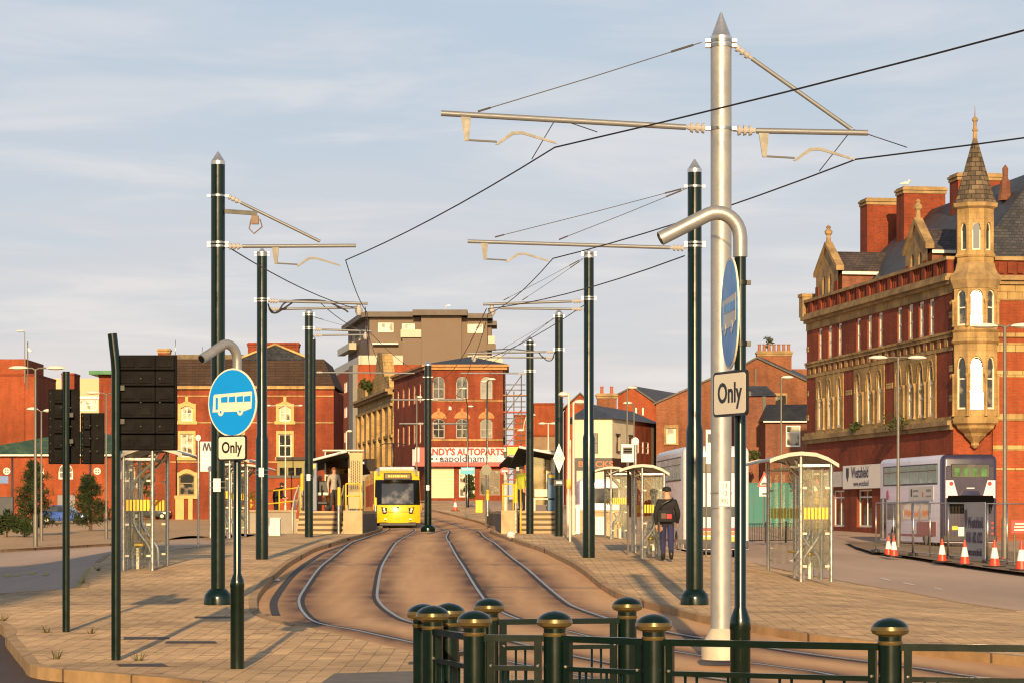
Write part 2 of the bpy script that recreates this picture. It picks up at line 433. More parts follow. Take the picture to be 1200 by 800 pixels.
sky = N(nt, 'ShaderNodeTexSky', sky_type='NISHITA'); sky.sun_disc = False; sky.sun_elevation = ELEV; sky.sun_rotation = R(180) + AZ
sky.air_density = 1.0; sky.dust_density = 1.2; sky.ozone_density = 1.4; sky.altitude = 50
tc = N(nt, 'ShaderNodeTexCoord'); sp = N(nt, 'ShaderNodeSeparateXYZ'); L(nt, tc, 'Generated', sp, 0)
az = N(nt, 'ShaderNodeMath', operation='ADD', i_1=.12); L(nt, sp, 'Z', az, 0)
dx = N(nt, 'ShaderNodeMath', operation='DIVIDE'); L(nt, sp, 'X', dx, 0); L(nt, az, 0, dx, 1)
dz = N(nt, 'ShaderNodeMath', operation='DIVIDE', i_0=1.7); L(nt, az, 0, dz, 1)
cb = N(nt, 'ShaderNodeCombineXYZ'); L(nt, dx, 0, cb, 0); L(nt, dz, 0, cb, 1); L(nt, sp, 'Y', cb, 2)
n1 = N(nt, 'ShaderNodeTexNoise', i_Scale=1.9, i_Detail=7.0, i_Roughness=.56, i_Distortion=.5); L(nt, cb, 0, n1, 'Vector')
cr = N(nt, 'ShaderNodeMapRange', i_1=.42, i_2=.70, i_3=0.0, i_4=1.0); cr.interpolation_type = 'SMOOTHSTEP'; L(nt, n1, 'Fac', cr, 0)
lo = N(nt, 'ShaderNodeMapRange', i_1=.02, i_2=.21, i_3=.72, i_4=.45); L(nt, sp, 'Z', lo, 0)
ml = N(nt, 'ShaderNodeMath', operation='MULTIPLY'); L(nt, cr, 0, ml, 0); L(nt, lo, 0, ml, 1)
# pale high overcast by height above the horizon, thinning upwards so that the clear sky shows through
hr = N(nt, 'ShaderNodeMapRange', i_1=.0, i_2=.24, i_3=.0, i_4=1.0); L(nt, sp, 'Z', hr, 0)
n2 = N(nt, 'ShaderNodeTexNoise', i_Scale=1.5, i_Detail=6.0, i_Roughness=.55, i_Distortion=.4); mp = N(nt, 'ShaderNodeVectorMath', operation='ADD'); mp.inputs[1].default_value = (3.1, 7.7, 0); L(nt, cb, 0, mp, 0); L(nt, mp, 0, n2, 'Vector')
wv = N(nt, 'ShaderNodeMath', operation='MULTIPLY_ADD', i_1=.58, i_2=-.31); L(nt, n2, 'Fac', wv, 0)
hs = N(nt, 'ShaderNodeMath', operation='ADD'); L(nt, hr, 0, hs, 0); L(nt, wv, 0, hs, 1)
cc = N(nt, 'ShaderNodeValToRGB'); e = cc.color_ramp.elements; e[0].position = 0; e[0].color = SKYC[0]; e[1].position = 1; e[1].color = SKYC[-1]
for k_, c_ in ((.3, SKYC[1]), (.6, SKYC[2])): q_ = e.new(k_); q_.color = c_
L(nt, hs, 0, cc, 0)
cl = N(nt, 'ShaderNodeMix', data_type='RGBA'); L(nt, ml, 0, cl, 0); L(nt, cc, 0, cl, 6); cl.inputs[7].default_value = (.80, .735, .715, 1)
bk = N(nt, 'ShaderNodeMapRange', i_1=-.1, i_2=.6, i_3=.15, i_4=.86); L(nt, sp, 'Y', bk, 0)
sk = N(nt, 'ShaderNodeVectorMath', operation='SCALE'); L(nt, cl, 2, sk, 0)
zn = N(nt, 'ShaderNodeMapRange', i_1=.24, i_2=.75, i_3=SKYG, i_4=SKYG * .38); L(nt, sp, 'Z', zn, 0); L(nt, zn, 0, sk, 'Scale')
mx = N(nt, 'ShaderNodeMix', data_type='RGBA'); L(nt, bk, 0, mx, 0); L(nt, sky, 0, mx, 6); L(nt, sk, 0, mx, 7); L(nt, mx, 2, bg, 0)
sc.view_settings.view_transform = 'Standard'; sc.view_settings.look = 'None'; sc.view_settings.gamma = 1; sc.view_settings.exposure = .36
sc.render.engine = 'CYCLES'; sc.cycles.use_denoising = True; sc.cycles.max_bounces = 6; sc.cycles.transparent_max_bounces = 16
try: sc.cycles.denoiser = 'OPENIMAGEDENOISE'; sc.cycles.denoising_input_passes = 'RGB_ALBEDO_NORMAL'
except Exception: pass
sc.cycles.sample_clamp_indirect = 6
sc.cycles.pixel_filter_type = 'BLACKMAN_HARRIS'; sc.cycles.filter_width = 1.2

# ================================================================== palette
GREEN = mat('dark green paint', (.0026, .0105, .0072), .21, 0, .12, 6, rv=.04, spec=.55)
ARMM = mat('grey arm tube', (.19, .20, .215), .5, .3, .1, 5)
SILVER = mat('galvanised steel', (.36, .37, .375), .46, .45, .1, 5, bump=.03)
STEEL = mat('brushed steel', (.50, .48, .44), .30, .9, .08, 9)
CAPSTEEL = mat('bright alloy cap', (.62, .63, .65), .3, .8, .08, 6)
CREAMARM = mat('pale arm', (.16, .155, .135), .5, .2, .1, 6)
WHITE = mat('white paint', (.78, .75, .68), .45, 0, .06, 5)
OFFWHITE = mat('ivory sign face', (.80, .74, .60), .4, 0, .04, 4)
BLACK = mat('black paint', (.012, .012, .012), .4, 0, .15, 6)
RUBBER = mat('tyre rubber', (.018, .018, .018), .8, 0, .2, 9)
WIRE = mat('dark cable', (.016, .015, .016), .5, .2, .1, 4)
INSUL = mat('grey insulator', (.40, .38, .36), .4, 0, .1, 8)
YELLOW = mat('yellow paint', (.80, .50, .03), .4, 0, .08, 5)
TRAMY = mat('tram yellow', (.82, .50, .015), .28, 0, .05, 3, coat=.4)
RED = mat('red paint', (.55, .03, .02), .4, 0, .1, 5)
SIGNBLUE = mat('blue sign face', (.002, .29, .85), .35, 0, .03, 3)
DARKGLASS = pane_mat('dark glass', (.012, .015, .017), (.05, .055, .055), .55)
CLEAR = glass('clear shelter glass', (.95, .96, .92), .03)
CONCRETE = mat('weathered concrete', (.40, .33, .23), .85, 0, .3, 1.6, bump=.3)
ROOFSLATE = slate('blue grey slate', (.030, .032, .038), (.058, .057, .06))
ROOFBROWN = slate('brown slate', (.055, .042, .036), (.095, .070, .056))
STONE = brick('sandstone ashlar', (.56, .38, .15), (.46, .30, .115), (.20, .13, .06), .8, .38, .02, .45, .85, .25, .5)
SAND = brick('carved sandstone', (.50, .325, .125), (.45, .295, .125), (.355, .228, .095), .62, .30, .010, .62, .88, .3, .55)
DIRTYSAND = mat('sooty sandstone', (.30, .20, .09), .9, 0, .5, 1.1, bump=.4)
BRICKD = brick('deep red brick', (.34, .055, .019), (.235, .036, .015), (.19, .08, .04), dirt=.5)
BRICKO = brick('orange red brick', (.40, .070, .017), (.31, .050, .015), (.28, .11, .05), dirt=.38)
BRICKB = brick('brown brick', (.23, .062, .025), (.32, .105, .042), (.22, .13, .075), dirt=.45)
BRICKW = brick('weathered brown brick', (.20, .065, .035), (.30, .10, .05), (.20, .12, .08), dirt=.5)
PALEW = mat('white window paint', (.82, .76, .62), .5, 0, .08, 4)
WPANE = pane_mat('window glass', (.03, .032, .03), (.30, .26, .18), .60)
WPALE = pane_mat('window with pale blind', (.10, .09, .07), (.58, .52, .39), .47)  # dark glass with random paler areas
WDARK = pane_mat('dark window glass', (.012, .013, .014), (.06, .06, .055), .62)

# ================================================================== ground
def paving_mat():
    m, nt, b = nodes('block paving')
    g = N(nt, 'ShaderNodeNewGeometry'); sp = N(nt, 'ShaderNodeSeparateXYZ'); L(nt, g, 'Position', sp, 0)
    cb = N(nt, 'ShaderNodeCombineXYZ'); L(nt, sp, 'Y', cb, 0); L(nt, sp, 'X', cb, 1)
    br = N(nt, 'ShaderNodeTexBrick', i_Scale=1.0); br.inputs['Color1'].default_value = (.72, .47, .23, 1); br.inputs['Color2'].default_value = (.60, .38, .185, 1)
    br.inputs['Mortar'].default_value = (.50, .31, .15, 1); br.inputs['Mortar Size'].default_value = .008; br.inputs['Mortar Smooth'].default_value = .1
    br.inputs['Brick Width'].default_value = .42; br.inputs['Row Height'].default_value = .21; L(nt, cb, 0, br, 'Vector')
    n1 = N(nt, 'ShaderNodeTexNoise', i_Scale=.5, i_Detail=9.0, i_Roughness=.7); L(nt, g, 'Position', n1, 'Vector')
    mr = N(nt, 'ShaderNodeMapRange', i_1=.3, i_2=.7, i_3=.55, i_4=1.32); L(nt, n1, 'Fac', mr, 0)
    n3 = N(nt, 'ShaderNodeTexNoise', i_Scale=5.0, i_Detail=7.0, i_Roughness=.75); L(nt, g, 'Position', n3, 'Vector')
    m3 = N(nt, 'ShaderNodeMapRange', i_1=.58, i_2=.72, i_3=1.0, i_4=.66); L(nt, n3, 'Fac', m3, 0)
    mu = N(nt, 'ShaderNodeMath', operation='MULTIPLY'); L(nt, mr, 0, mu, 0); L(nt, m3, 0, mu, 1)
    # sunk cross joints, gritty and dark, in staggered rows one block wide
    c2 = N(nt, 'ShaderNodeVectorMath', operation='MULTIPLY'); c2.inputs[1].default_value = (1, 9, 1); L(nt, cb, 0, c2, 0)
    b2 = N(nt, 'ShaderNodeTexBrick', i_Scale=1.0, offset=.37, offset_frequency=2); b2.inputs['Color1'].default_value = b2.inputs['Color2'].default_value = (1, 1, 1, 1); b2.inputs['Mortar'].default_value = (.30, .27, .25, 1)
    b2.inputs['Mortar Size'].default_value = .045; b2.inputs['Mortar Smooth'].default_value = .4; b2.inputs['Brick Width'].default_value = 1.26; b2.inputs['Row Height'].default_value = 1.89; L(nt, c2, 0, b2, 'Vector')
    n4 = N(nt, 'ShaderNodeTexNoise', i_Scale=3.1, i_Detail=2.0); L(nt, g, 'Position', n4, 'Vector'); m4 = N(nt, 'ShaderNodeMapRange', i_1=.42, i_2=.56); L(nt, n4, 'Fac', m4, 0)
    d4 = N(nt, 'ShaderNodeMix', data_type='RGBA'); d4.inputs[6].default_value = (1, 1, 1, 1); L(nt, m4, 0, d4, 0); L(nt, b2, 'Color', d4, 7)
    mz = N(nt, 'ShaderNodeVectorMath', operation='MULTIPLY'); L(nt, br, 'Color', mz, 0); L(nt, d4, 2, mz, 1)
    # relaid patches of another batch, and black gum spots
    vo = N(nt, 'ShaderNodeTexVoronoi', i_Scale=.28, i_Randomness=1.0); L(nt, g, 'Position', vo, 'Vector'); vs_ = N(nt, 'ShaderNodeSeparateColor'); L(nt, vo, 'Color', vs_, 0); vr = N(nt, 'ShaderNodeMapRange', i_1=.0, i_2=1.0, i_3=.84, i_4=1.1); L(nt, vs_, 0, vr, 0)
    gu = N(nt, 'ShaderNodeTexVoronoi', i_Scale=2.2); L(nt, g, 'Position', gu, 'Vector'); gr = N(nt, 'ShaderNodeMapRange', i_1=.05, i_2=.075, i_3=.5, i_4=1.0); L(nt, gu, 'Distance', gr, 0)
    mu2 = N(nt, 'ShaderNodeMath', operation='MULTIPLY'); L(nt, vr, 0, mu2, 0); L(nt, gr, 0, mu2, 1); mu3 = N(nt, 'ShaderNodeMath', operation='MULTIPLY'); L(nt, mu, 0, mu3, 0); L(nt, mu2, 0, mu3, 1)
    mx = N(nt, 'ShaderNodeVectorMath', operation='SCALE'); L(nt, mz, 0, mx, 0); L(nt, mu3, 0, mx, 'Scale'); L(nt, mx, 0, b, 'Base Color')
    b.inputs['Roughness'].default_value = .85
    iv = N(nt, 'ShaderNodeMath', operation='SUBTRACT', i_0=1.0); L(nt, br, 'Fac', iv, 1)
    ad = N(nt, 'ShaderNodeMath', operation='MULTIPLY_ADD', i_1=.25); L(nt, n3, 'Fac', ad, 0); L(nt, iv, 0, ad, 2)
    bp = N(nt, 'ShaderNodeBump', i_Strength=.5, i_Distance=.012); L(nt, ad, 0, bp, 'Height'); L(nt, bp, 0, b, 'Normal')
    return m
def asphalt(name, col, tint, sc1=.25, rough=.8):
    m, nt, b = nodes(name); g = N(nt, 'ShaderNodeNewGeometry')
    st = N(nt, 'ShaderNodeVectorMath', operation='MULTIPLY'); st.inputs[1].default_value = (1.0, .12, 1); L(nt, g, 'Position', st, 0)
    n1 = N(nt, 'ShaderNodeTexNoise', i_Scale=sc1, i_Detail=9.0, i_Roughness=.68, i_Distortion=.4); L(nt, st, 0, n1, 'Vector')
    cr = N(nt, 'ShaderNodeValToRGB'); e = cr.color_ramp.elements; e[0].position = .34; e[0].color = c4(col); e[1].position = .68; e[1].color = c4(tint); L(nt, n1, 'Fac', cr, 0)
    n2 = N(nt, 'ShaderNodeTexNoise', i_Scale=60.0, i_Detail=3.0); L(nt, g, 'Position', n2, 'Vector')
    m2 = N(nt, 'ShaderNodeMapRange', i_1=.3, i_2=.7, i_3=.8, i_4=1.2); L(nt, n2, 'Fac', m2, 0)
    mx = N(nt, 'ShaderNodeVectorMath', operation='SCALE'); L(nt, cr, 0, mx, 0); L(nt, m2, 0, mx, 'Scale'); L(nt, mx, 0, b, 'Base Color'); b.inputs['Roughness'].default_value = rough
    bp = N(nt, 'ShaderNodeBump', i_Strength=.4, i_Distance=.008); L(nt, n2, 'Fac', bp, 'Height'); L(nt, bp, 0, b, 'Normal')
    return m
def trackbed_mat():
    m, nt, b = nodes('track concrete'); g = N(nt, 'ShaderNodeNewGeometry')
    st = N(nt, 'ShaderNodeVectorMath', operation='MULTIPLY'); st.inputs[1].default_value = (1.0, .10, 1); L(nt, g, 'Position', st, 0)
    n1 = N(nt, 'ShaderNodeTexNoise', i_Scale=.7, i_Detail=9.0, i_Roughness=.7, i_Distortion=.5); L(nt, st, 0, n1, 'Vector')
    cr = N(nt, 'ShaderNodeValToRGB'); e = cr.color_ramp.elements; e[0].position = .3; e[0].color = (.45, .235, .10, 1); e[1].position = .72; e[1].color = (.72, .425, .20, 1); L(nt, n1, 'Fac', cr, 0)
    at_ = N(nt, 'ShaderNodeAttribute', attribute_name='stain'); n2 = N(nt, 'ShaderNodeTexNoise', i_Scale=1.3, i_Detail=5.0); L(nt, st, 0, n2, 'Vector')
    m2 = N(nt, 'ShaderNodeMapRange', i_1=.25, i_2=.7, i_3=.5, i_4=1.35); L(nt, n2, 'Fac', m2, 0)
    mu = N(nt, 'ShaderNodeMath', operation='MULTIPLY', use_clamp=True); L(nt, at_, 'Fac', mu, 0); L(nt, m2, 0, mu, 1)
    mx = N(nt, 'ShaderNodeMix', data_type='RGBA'); L(nt, mu, 0, mx, 0); L(nt, cr, 0, mx, 6); mx.inputs[7].default_value = (.075, .022, .009, 1)
    jb = N(nt, 'ShaderNodeTexBrick', i_Scale=1.0, offset=0.0); jb.inputs['Color1'].default_value = jb.inputs['Color2'].default_value = (1, 1, 1, 1); jb.inputs['Mortar'].default_value = (.5, .45, .4, 1); jb.inputs['Mortar Size'].default_value = .012; jb.inputs['Brick Width'].default_value = 400; jb.inputs['Row Height'].default_value = 4.2; jo = N(nt, 'ShaderNodeVectorMath', operation='ADD'); jo.inputs[1].default_value = (150, 1.3, 0); L(nt, g, 'Position', jo, 0); L(nt, jo, 0, jb, 'Vector')
    mj = N(nt, 'ShaderNodeVectorMath', operation='MULTIPLY'); L(nt, mx, 2, mj, 0); L(nt, jb, 'Color', mj, 1)
    L(nt, mj, 0, b, 'Base Color'); b.inputs['Roughness'].default_value = .8
    n3 = N(nt, 'ShaderNodeTexNoise', i_Scale=25.0, i_Detail=4.0); L(nt, g, 'Position', n3, 'Vector')
    bp = N(nt, 'ShaderNodeBump', i_Strength=.35, i_Distance=.01); L(nt, n3, 'Fac', bp, 'Height'); L(nt, bp, 0, b, 'Normal')
    return m
def kerb_mat():
    m, nt, b = nodes('kerb stone'); g = N(nt, 'ShaderNodeNewGeometry')
    br = N(nt, 'ShaderNodeTexBrick', i_Scale=1.0); br.inputs['Color1'].default_value = (.44, .28, .13, 1); br.inputs['Color2'].default_value = (.36, .22, .10, 1); br.inputs['Mortar'].default_value = (.13, .08, .045, 1)
    br.inputs['Mortar Size'].default_value = .012; br.inputs['Brick Width'].default_value = .9; br.inputs['Row Height'].default_value = 60
    L(nt, g, 'Position', br, 'Vector'); n1 = N(nt, 'ShaderNodeTexNoise', i_Scale=1.8, i_Detail=8.0, i_Roughness=.7); L(nt, g, 'Position', n1, 'Vector')
    mr = N(nt, 'ShaderNodeMapRange', i_1=.3, i_2=.7, i_3=.65, i_4=1.25); L(nt, n1, 'Fac', mr, 0)
    mx = N(nt, 'ShaderNodeVectorMath', operation='SCALE'); L(nt, br, 'Color', mx, 0); L(nt, mr, 0, mx, 'Scale'); L(nt, mx, 0, b, 'Base Color'); b.inputs['Roughness'].default_value = .85
    return m
PAVING, TRACK, KERB = paving_mat(), trackbed_mat(), kerb_mat()
ROADG = asphalt('pale worn asphalt', (.38, .26, .18), (.55, .39, .28))
ROADD = asphalt('dark reddish asphalt', (.045, .026, .022), (.075, .045, .035), .8)
PLAZA = asphalt('tan plaza surface', (.40, .245, .115), (.56, .355, .175), .15)
DIRT = asphalt('brown site soil', (.17, .11, .06), (.28, .19, .11), .8, .95)
XY = lambda L_: [(p[0], p[1]) for p in L_]
RAIL_L = XY([gp(*p) for p in [(470, 628), (452, 650), (443, 680), (446, 700), (480, 722), (535, 736), (590, 747), (670, 761), (788, 777), (870, 788)]])
RAIL_L = [(-13.5, 215), (-10.4, 190), (-7.9, 170), (-5.9, 150), (-4.9, 130), (-4.3, 110)] + RAIL_L + [(4.6, 22.5), (8, 17.5), (12, 13)]
RAIL_R = XY([gp(*p) for p in [(570, 627), (610, 655), (658, 694), (680, 706), (722, 719), (800, 735), (882, 747), (960, 758), (1074, 772), (1200, 788)]])
RAIL_R = [(-11.5, 222), (-8.2, 196), (-5.6, 175), (-3.6, 160), (-2.5, 142), (-1.6, 122)] + RAIL_R + [(9, 20.5), (14, 14.5)]
KL = XY([gp(*p) for p in [(428, 625), (398, 633), (365, 644), (332, 664), (307, 690), (301, 706), (313, 722), (380, 739), (470, 760)]])
KR = XY([gp(*p) for p in [(575, 622), (602, 631), (640, 644), (680, 665), (706, 685), (735, 699), (790, 713), (835, 724), (960, 745), (1072, 757), (1200, 770)]])
# paths are built as 2D smooth curves
def sm2(P, n=6): return [(p.x, p.y) for p in smooth_path([(a, b, 0) for a, b in P], n)]
rl, rr_ = sm2(RAIL_L), sm2(RAIL_R)
kl = sm2([(-12.6, 200), (-9.8, 170), (-7.7, 150), (-6.6, 130), (-5.9, 112)] + KL, 6)
kr = sm2([(-9.5, 230), (-6.2, 196), (-3.6, 175), (-1.9, 160), (-1.1, 142), (-.9, 120)] + KR + [(11.2, 21.5), (17, 15)], 6)
def tb_off(x, y):
    return -.105 * (1 - sm(36.5, 41.5, 78 - y - 0 if False else 0)) if False else -.105 * (1 - (1 - sm(35, 41, y)) * (1 - sm(-.8, 1.6, x)))
front = sm2([(-15, 53.2), (-11.2, 46.2)] + XY([gp(*p) for p in [(0, 727), (20, 747), (40, 769), (58, 781), (150, 789.5), (240, 798)]]) + [(-2.75, 25), (-2.5, 20), (-2.5, 8)], 5)
tb_front = [(.6, 25.6), (4.2, 19.2), (8.5, 13.5), (10.5, 10.5)]
sheet('track_bed', kl + tb_front + [(18, 10.5)] + kr[::-1], tb_off, TRACK, .34)
tb = tag(bpy.data.objects['track_bed'], kind='structure')
def offs(path, d):
    P = [Vector(p) for p in path]; out = []
    for i, p in enumerate(P):
        t = (P[min(i + 1, len(P) - 1)] - P[max(i - 1, 0)]).normalized(); out.append(p + Vector((t.y, -t.x)) * d)
    return out
G = 1.435
rails4 = [offs(rl, 0), offs(rl, G), offs(rr_, 0), offs(rr_, G)]   # travel is towards the camera, so the right of travel is the photo's left
ca = tb.data.color_attributes.new('stain', 'FLOAT_COLOR', 'POINT')
dense = []
for pth in rails4:
    for a, b in zip(pth, pth[1:]):
        k = max(1, int((b - a).length / .35)); dense += [a + (b - a) * j / k for j in range(k)]
from mathutils.kdtree import KDTree
kd = KDTree(len(dense))
for i, p in enumerate(dense): kd.insert((p.x, p.y, 0), i)
kd.balance()
for i, v in enumerate(tb.data.vertices):
    d = kd.find((v.co.x, v.co.y, 0))[2]
    s_ = min(1, max(0, 1 - d / .60) ** 1.25 * 1.1); ca.data[i].color = (s_, s_, s_, 1)
RAILM = mat('polished rail steel', (.40, .39, .38), .38, .7, .15, 4)
GROOVE = mat('rail groove', (.022, .014, .010), .8, 0, .2, 4)
for lab, pth, s_ in (('left rail of the left tram track, worn bright in the rusty concrete', rails4[1], 1), ('right rail of the left tram track, curving behind the green railing', rails4[0], -1),
                     ('left rail of the right tram track between the two centre lines', rails4[3], 1), ('right rail of the right tram track, nearest the right hand kerb', rails4[2], -1)):
    o = ribbon(pth, -.025, .025, lambda x, y: tb_off(x, y) + .010, .05).build('rail', RAILM); tag(o, lab, 'rail', 'rails of the two tram tracks')
    g = ribbon(pth, s_ * -.035 if s_ < 0 else -.10, .10 if s_ < 0 else .035, lambda x, y: tb_off(x, y) + .005).build('groove', GROOVE, o)
pav_l = [(-15, 53.2)] + front[5:] + [(13, 8), (10.5, 10.5)] + tb_front[:-1][::-1] + kl[::-1][:] + [(-14, 200), (-20, 200), (-13.5, 130), (-11.5, 105)] + XY([gp(*p) for p in [(300, 627), (245, 639), (210, 643), (122, 650), (112, 658), (94, 689), (0, 695.5)]])
tag(sheet('pavement', pav_l, 0, PAVING, .5), kind='structure')
edge_r = XY([gp(*p) for p in [(1200, 716), (1130, 706), (1070, 694), (1020, 686), (976, 678), (900, 663), (850, 651), (800, 641), (762, 632)]])
pav_r = kr + [(22, 15), (24, 30)] + edge_r + [(4.3, 100), (4.4, 140), (0, 190), (-6, 230)]
tag(sheet('pavement', pav_r, 0, PAVING, .5), kind='structure')
tag(sheet('road', edge_r + [(4.3, 100), (4.4, 140), (0, 190), (-6, 230), (-14, 262), (60, 262), (60, 20), (24, 30)], -.10, ROADG, .8), kind='structure')
le = XY([gp(*p) for p in [(0, 695.5), (94, 689), (112, 658), (122, 650), (210, 643), (245, 639), (300, 627)]])
lf = XY([gp(*p) for p in [(330, 619), (250, 629), (130, 636.5), (0, 644)]])
tag(sheet('road', [(-15, 53.2), ] + le + [(-11.5, 105), (-13.5, 130)] + lf + [(-40, 108), (-60, 104), (-60, 50), (-30, 52)], -.10, ROADG, .8), kind='structure')
tag(sheet('plaza', lf + [(-40, 108), (-60, 104), (-120, 110), (-120, 320), (-14, 320), (-14, 262), (-20, 200), (-13.5, 130)], 0, PLAZA, 1.2), kind='structure')
tag(sheet('road', front + [(-40, 8), (-40, 50), (-25, 52)], -.13, ROADD, .8), kind='structure')
tag(sheet('site_ground', XY([gp(*p) for p in [(1020, 646), (1060, 651), (1110, 659), (1160, 666), (1225, 674), (1225, 650), (1130, 640), (1040, 636), (990, 634)]]), .02, DIRT, .6), kind='structure')
# the land under everything
gm = MB(); xs = [-700, -400, -250] + [-160 + 6 * i for i in range(18)] + [-52 + i for i in range(100)] + [48 + 8 * i for i in range(18)] + [250, 400, 700]
ys = [-200, -120] + [-60 + 6 * i for i in range(12)] + [12 + i for i in range(140)] + [152 + 6 * i for i in range(30)] + [340, 420, 600, 900, 1600]
gm.add([(x, y, T(x, y) - .22) for y in ys for x in xs], [(j * len(xs) + i, j * len(xs) + i + 1, (j + 1) * len(xs) + i + 1, (j + 1) * len(xs) + i) for j in range(len(ys) - 1) for i in range(len(xs) - 1)], True)
tag(gm.build('ground', asphalt('worn ground', (.20, .14, .09), (.30, .21, .14)), fix=False), kind='structure')
# kerbs
def kerb(path, side, drop, name='kerb', w_=.14, lift=.012):
    a, b = (0, w_) if side > 0 else (-w_, 0)
    return tag(ribbon(path, a, b, lift, drop).build(name, KERB), kind='structure')
kerb(front, 1, .2)
kerb(kl[:-8], 1, .2); kerb(kr, -1, .2)
kerb([(-15, 53.2)] + le, 1, .2); kerb([Vector(p) for p in edge_r], -1, .2, lift=.006)
kerb(lf[1:] + [(-40, 108)], 1, .2)
# painted lines and iron covers
LINE = mat('worn white road paint', (.62, .56, .46), .7, 0, .3, 6); YLINE = mat('worn yellow road paint', (.50, .33, .06), .7, 0, .35, 5); IRON = mat('iron cover', (.06, .045, .035), .6, .3, .3, 10, bump=.3)
def paint(px, m, off, name):
    return tag(sheet(name, XY([gp(*p) for p in px]), off, m, .5), kind='structure')
paint([(60, 797), (72, 797), (84, 803), (70, 803)], LINE, -.122, 'road_marking')
paint([(86, 686), (92, 686), (110, 660), (103, 660)], YLINE, -.092, 'road_marking')
for q in ([(3, 670), (9, 671), (14, 668), (8, 667)], [(15, 670), (21, 670), (26, 667), (20, 667)], [(32, 668), (40, 668), (43, 665), (35, 665)], [(50, 669), (56, 669), (58, 666), (52, 666)]):
    paint(q, YLINE, -.092, 'road_marking')
for q in ([(1030, 673), (1043, 676), (1045, 675), (1033, 672.3)], [(1056, 678.5), (1071, 681), (1073, 680), (1059, 677.8)], [(1093, 684), (1103, 686), (1105, 685), (1095, 683.4)]):
    paint(q, LINE, -.092, 'road_marking')
for q in ([(145, 746), (198, 746), (199, 748.5), (145, 749)], [(136, 778), (190, 777), (198, 780.5), (140, 780.5)], [(195, 751), (252, 751), (255, 753.5), (193, 753.5)], [(228, 722), (272, 722), (274, 724), (228, 724)], [(1040 - 560, 775), (1085 - 560, 775), (1088 - 560, 778), (1038 - 560, 778)]):
    o = sheet('drain_cover', XY([gp(*p) for p in q]), .005, IRON, .5)
for o in [o for o in COL.objects if o.name.startswith('drain_cover')]: tag(o, kind='structure')
# grey bumpy sheet laid on the ground at the crossing, and the slotted drain inside the left kerb
GREYBUMP = mat('grey bumpy ground', (.15, .135, .125), .85, 0, .25, 3, bump=.5, bscale=14)
tag(sheet('grey_ground_patch', XY([gp(*p) for p in [(372, 803), (392, 789), (492, 786), (520, 786), (520, 803)]]), .006, GREYBUMP, .4), kind='structure')
tag(sheet('grey_ground_patch', XY([gp(*p) for p in [(1168, 800), (1176, 793), (1230, 793), (1230, 800)]]), .006, GREYBUMP, .4), kind='structure') if False else None
_k = [Vector(p) for p in kl if 41 < p[1] < 96]
tag(ribbon(_k, -.36, -.22, lambda x, y: tb_off(x, y) + .006).build('drain_channel', mat('slotted drain iron', (.035, .026, .022), .7, 0, .4, 2)), kind='structure')
# ================================================================== tram poles, arms and wires
V = Vector
def seg(mb, a, b, r, n=8): mb.cyl(a, b, r, r, n)
def insul(mb, p, d, n=3, r=.05, l=.16):
    """ribbed insulator starting at p along the direction d"""
    p, d = V(p), V(d).normalized()
    for i in range(n): q = p + d * (l * i / n); mb.cyl(q, q + d * (l / n * .55), r, r * .8, 10)
    mb.cyl(p, p + d * l, r * .45, r * .45, 8)
def pole(label, px, base, top, s, r, m, flange=True, step=None, cat='tram pole', cone=.30, plate=None):
    p = gp(px, base); s = F / p.y; h = CZ - (top - HZ) / s - p.z
    t = thing('tram_pole', label, cat, p, 0, 'tram line poles' if m is GREEN else None)
    b = MB(); hs = step or .0
    if step: b.lathe([(r * 1.22, 0), (r * 1.22, step), (r, step + .12), (r, h - cone)], 24)
    else: b.lathe([(r, 0), (r, h - cone)], 24)
    b.build('shaft', m, t)
    MB().lathe([(r * 1.03, h - cone), (r * 1.03, h - cone * .72), (r * .93, h - cone * .70), (.012, h)], 24).build('cap', CAPSTEEL, t)
    if flange:
        if m is GREEN: MB().lathe([(r * 2.0, -.02), (r * 2.0, .11), (r * 1.9, .17), (r * 1.25, .26), (r * 1.02, .27)], 24).build('base_collar', m, t)
        else: MB().lathe([(r * 1.9, -.02), (r * 1.9, .13), (r * 1.75, .18), (r * 1.05, .34), (r * 1.0, .35)], 24).build('base_collar', mat('cream base paint', (.52, .46, .36), .5), t)
    if plate:
        z = plate
        for dz in (-.05, .05): bb = MB(); bb.lathe([(r * 1.26 + .004, z + dz), (r * 1.26 + .004, z + dz + .015)], 20); bb.build('clamp_band', STEEL, t)
        MB().cbox((0, -r * 1.26 - .012, z), .12, .012, .22).build('number_plate', WHITE, t)
    return t, p, h
def band_at(t, z, r, n=1, gap=.06):
    for i in range(n): b = MB(); b.lathe([(r + .012, z + i * gap), (r + .012, z + i * gap + .035)], 20); b.cbox((r + .03, 0, z + i * gap + .017), .06, .09, .035); b.cbox((-r - .03, 0, z + i * gap + .017), .06, .09, .035); o = b.build('clamp_band', STEEL, t)
    return o
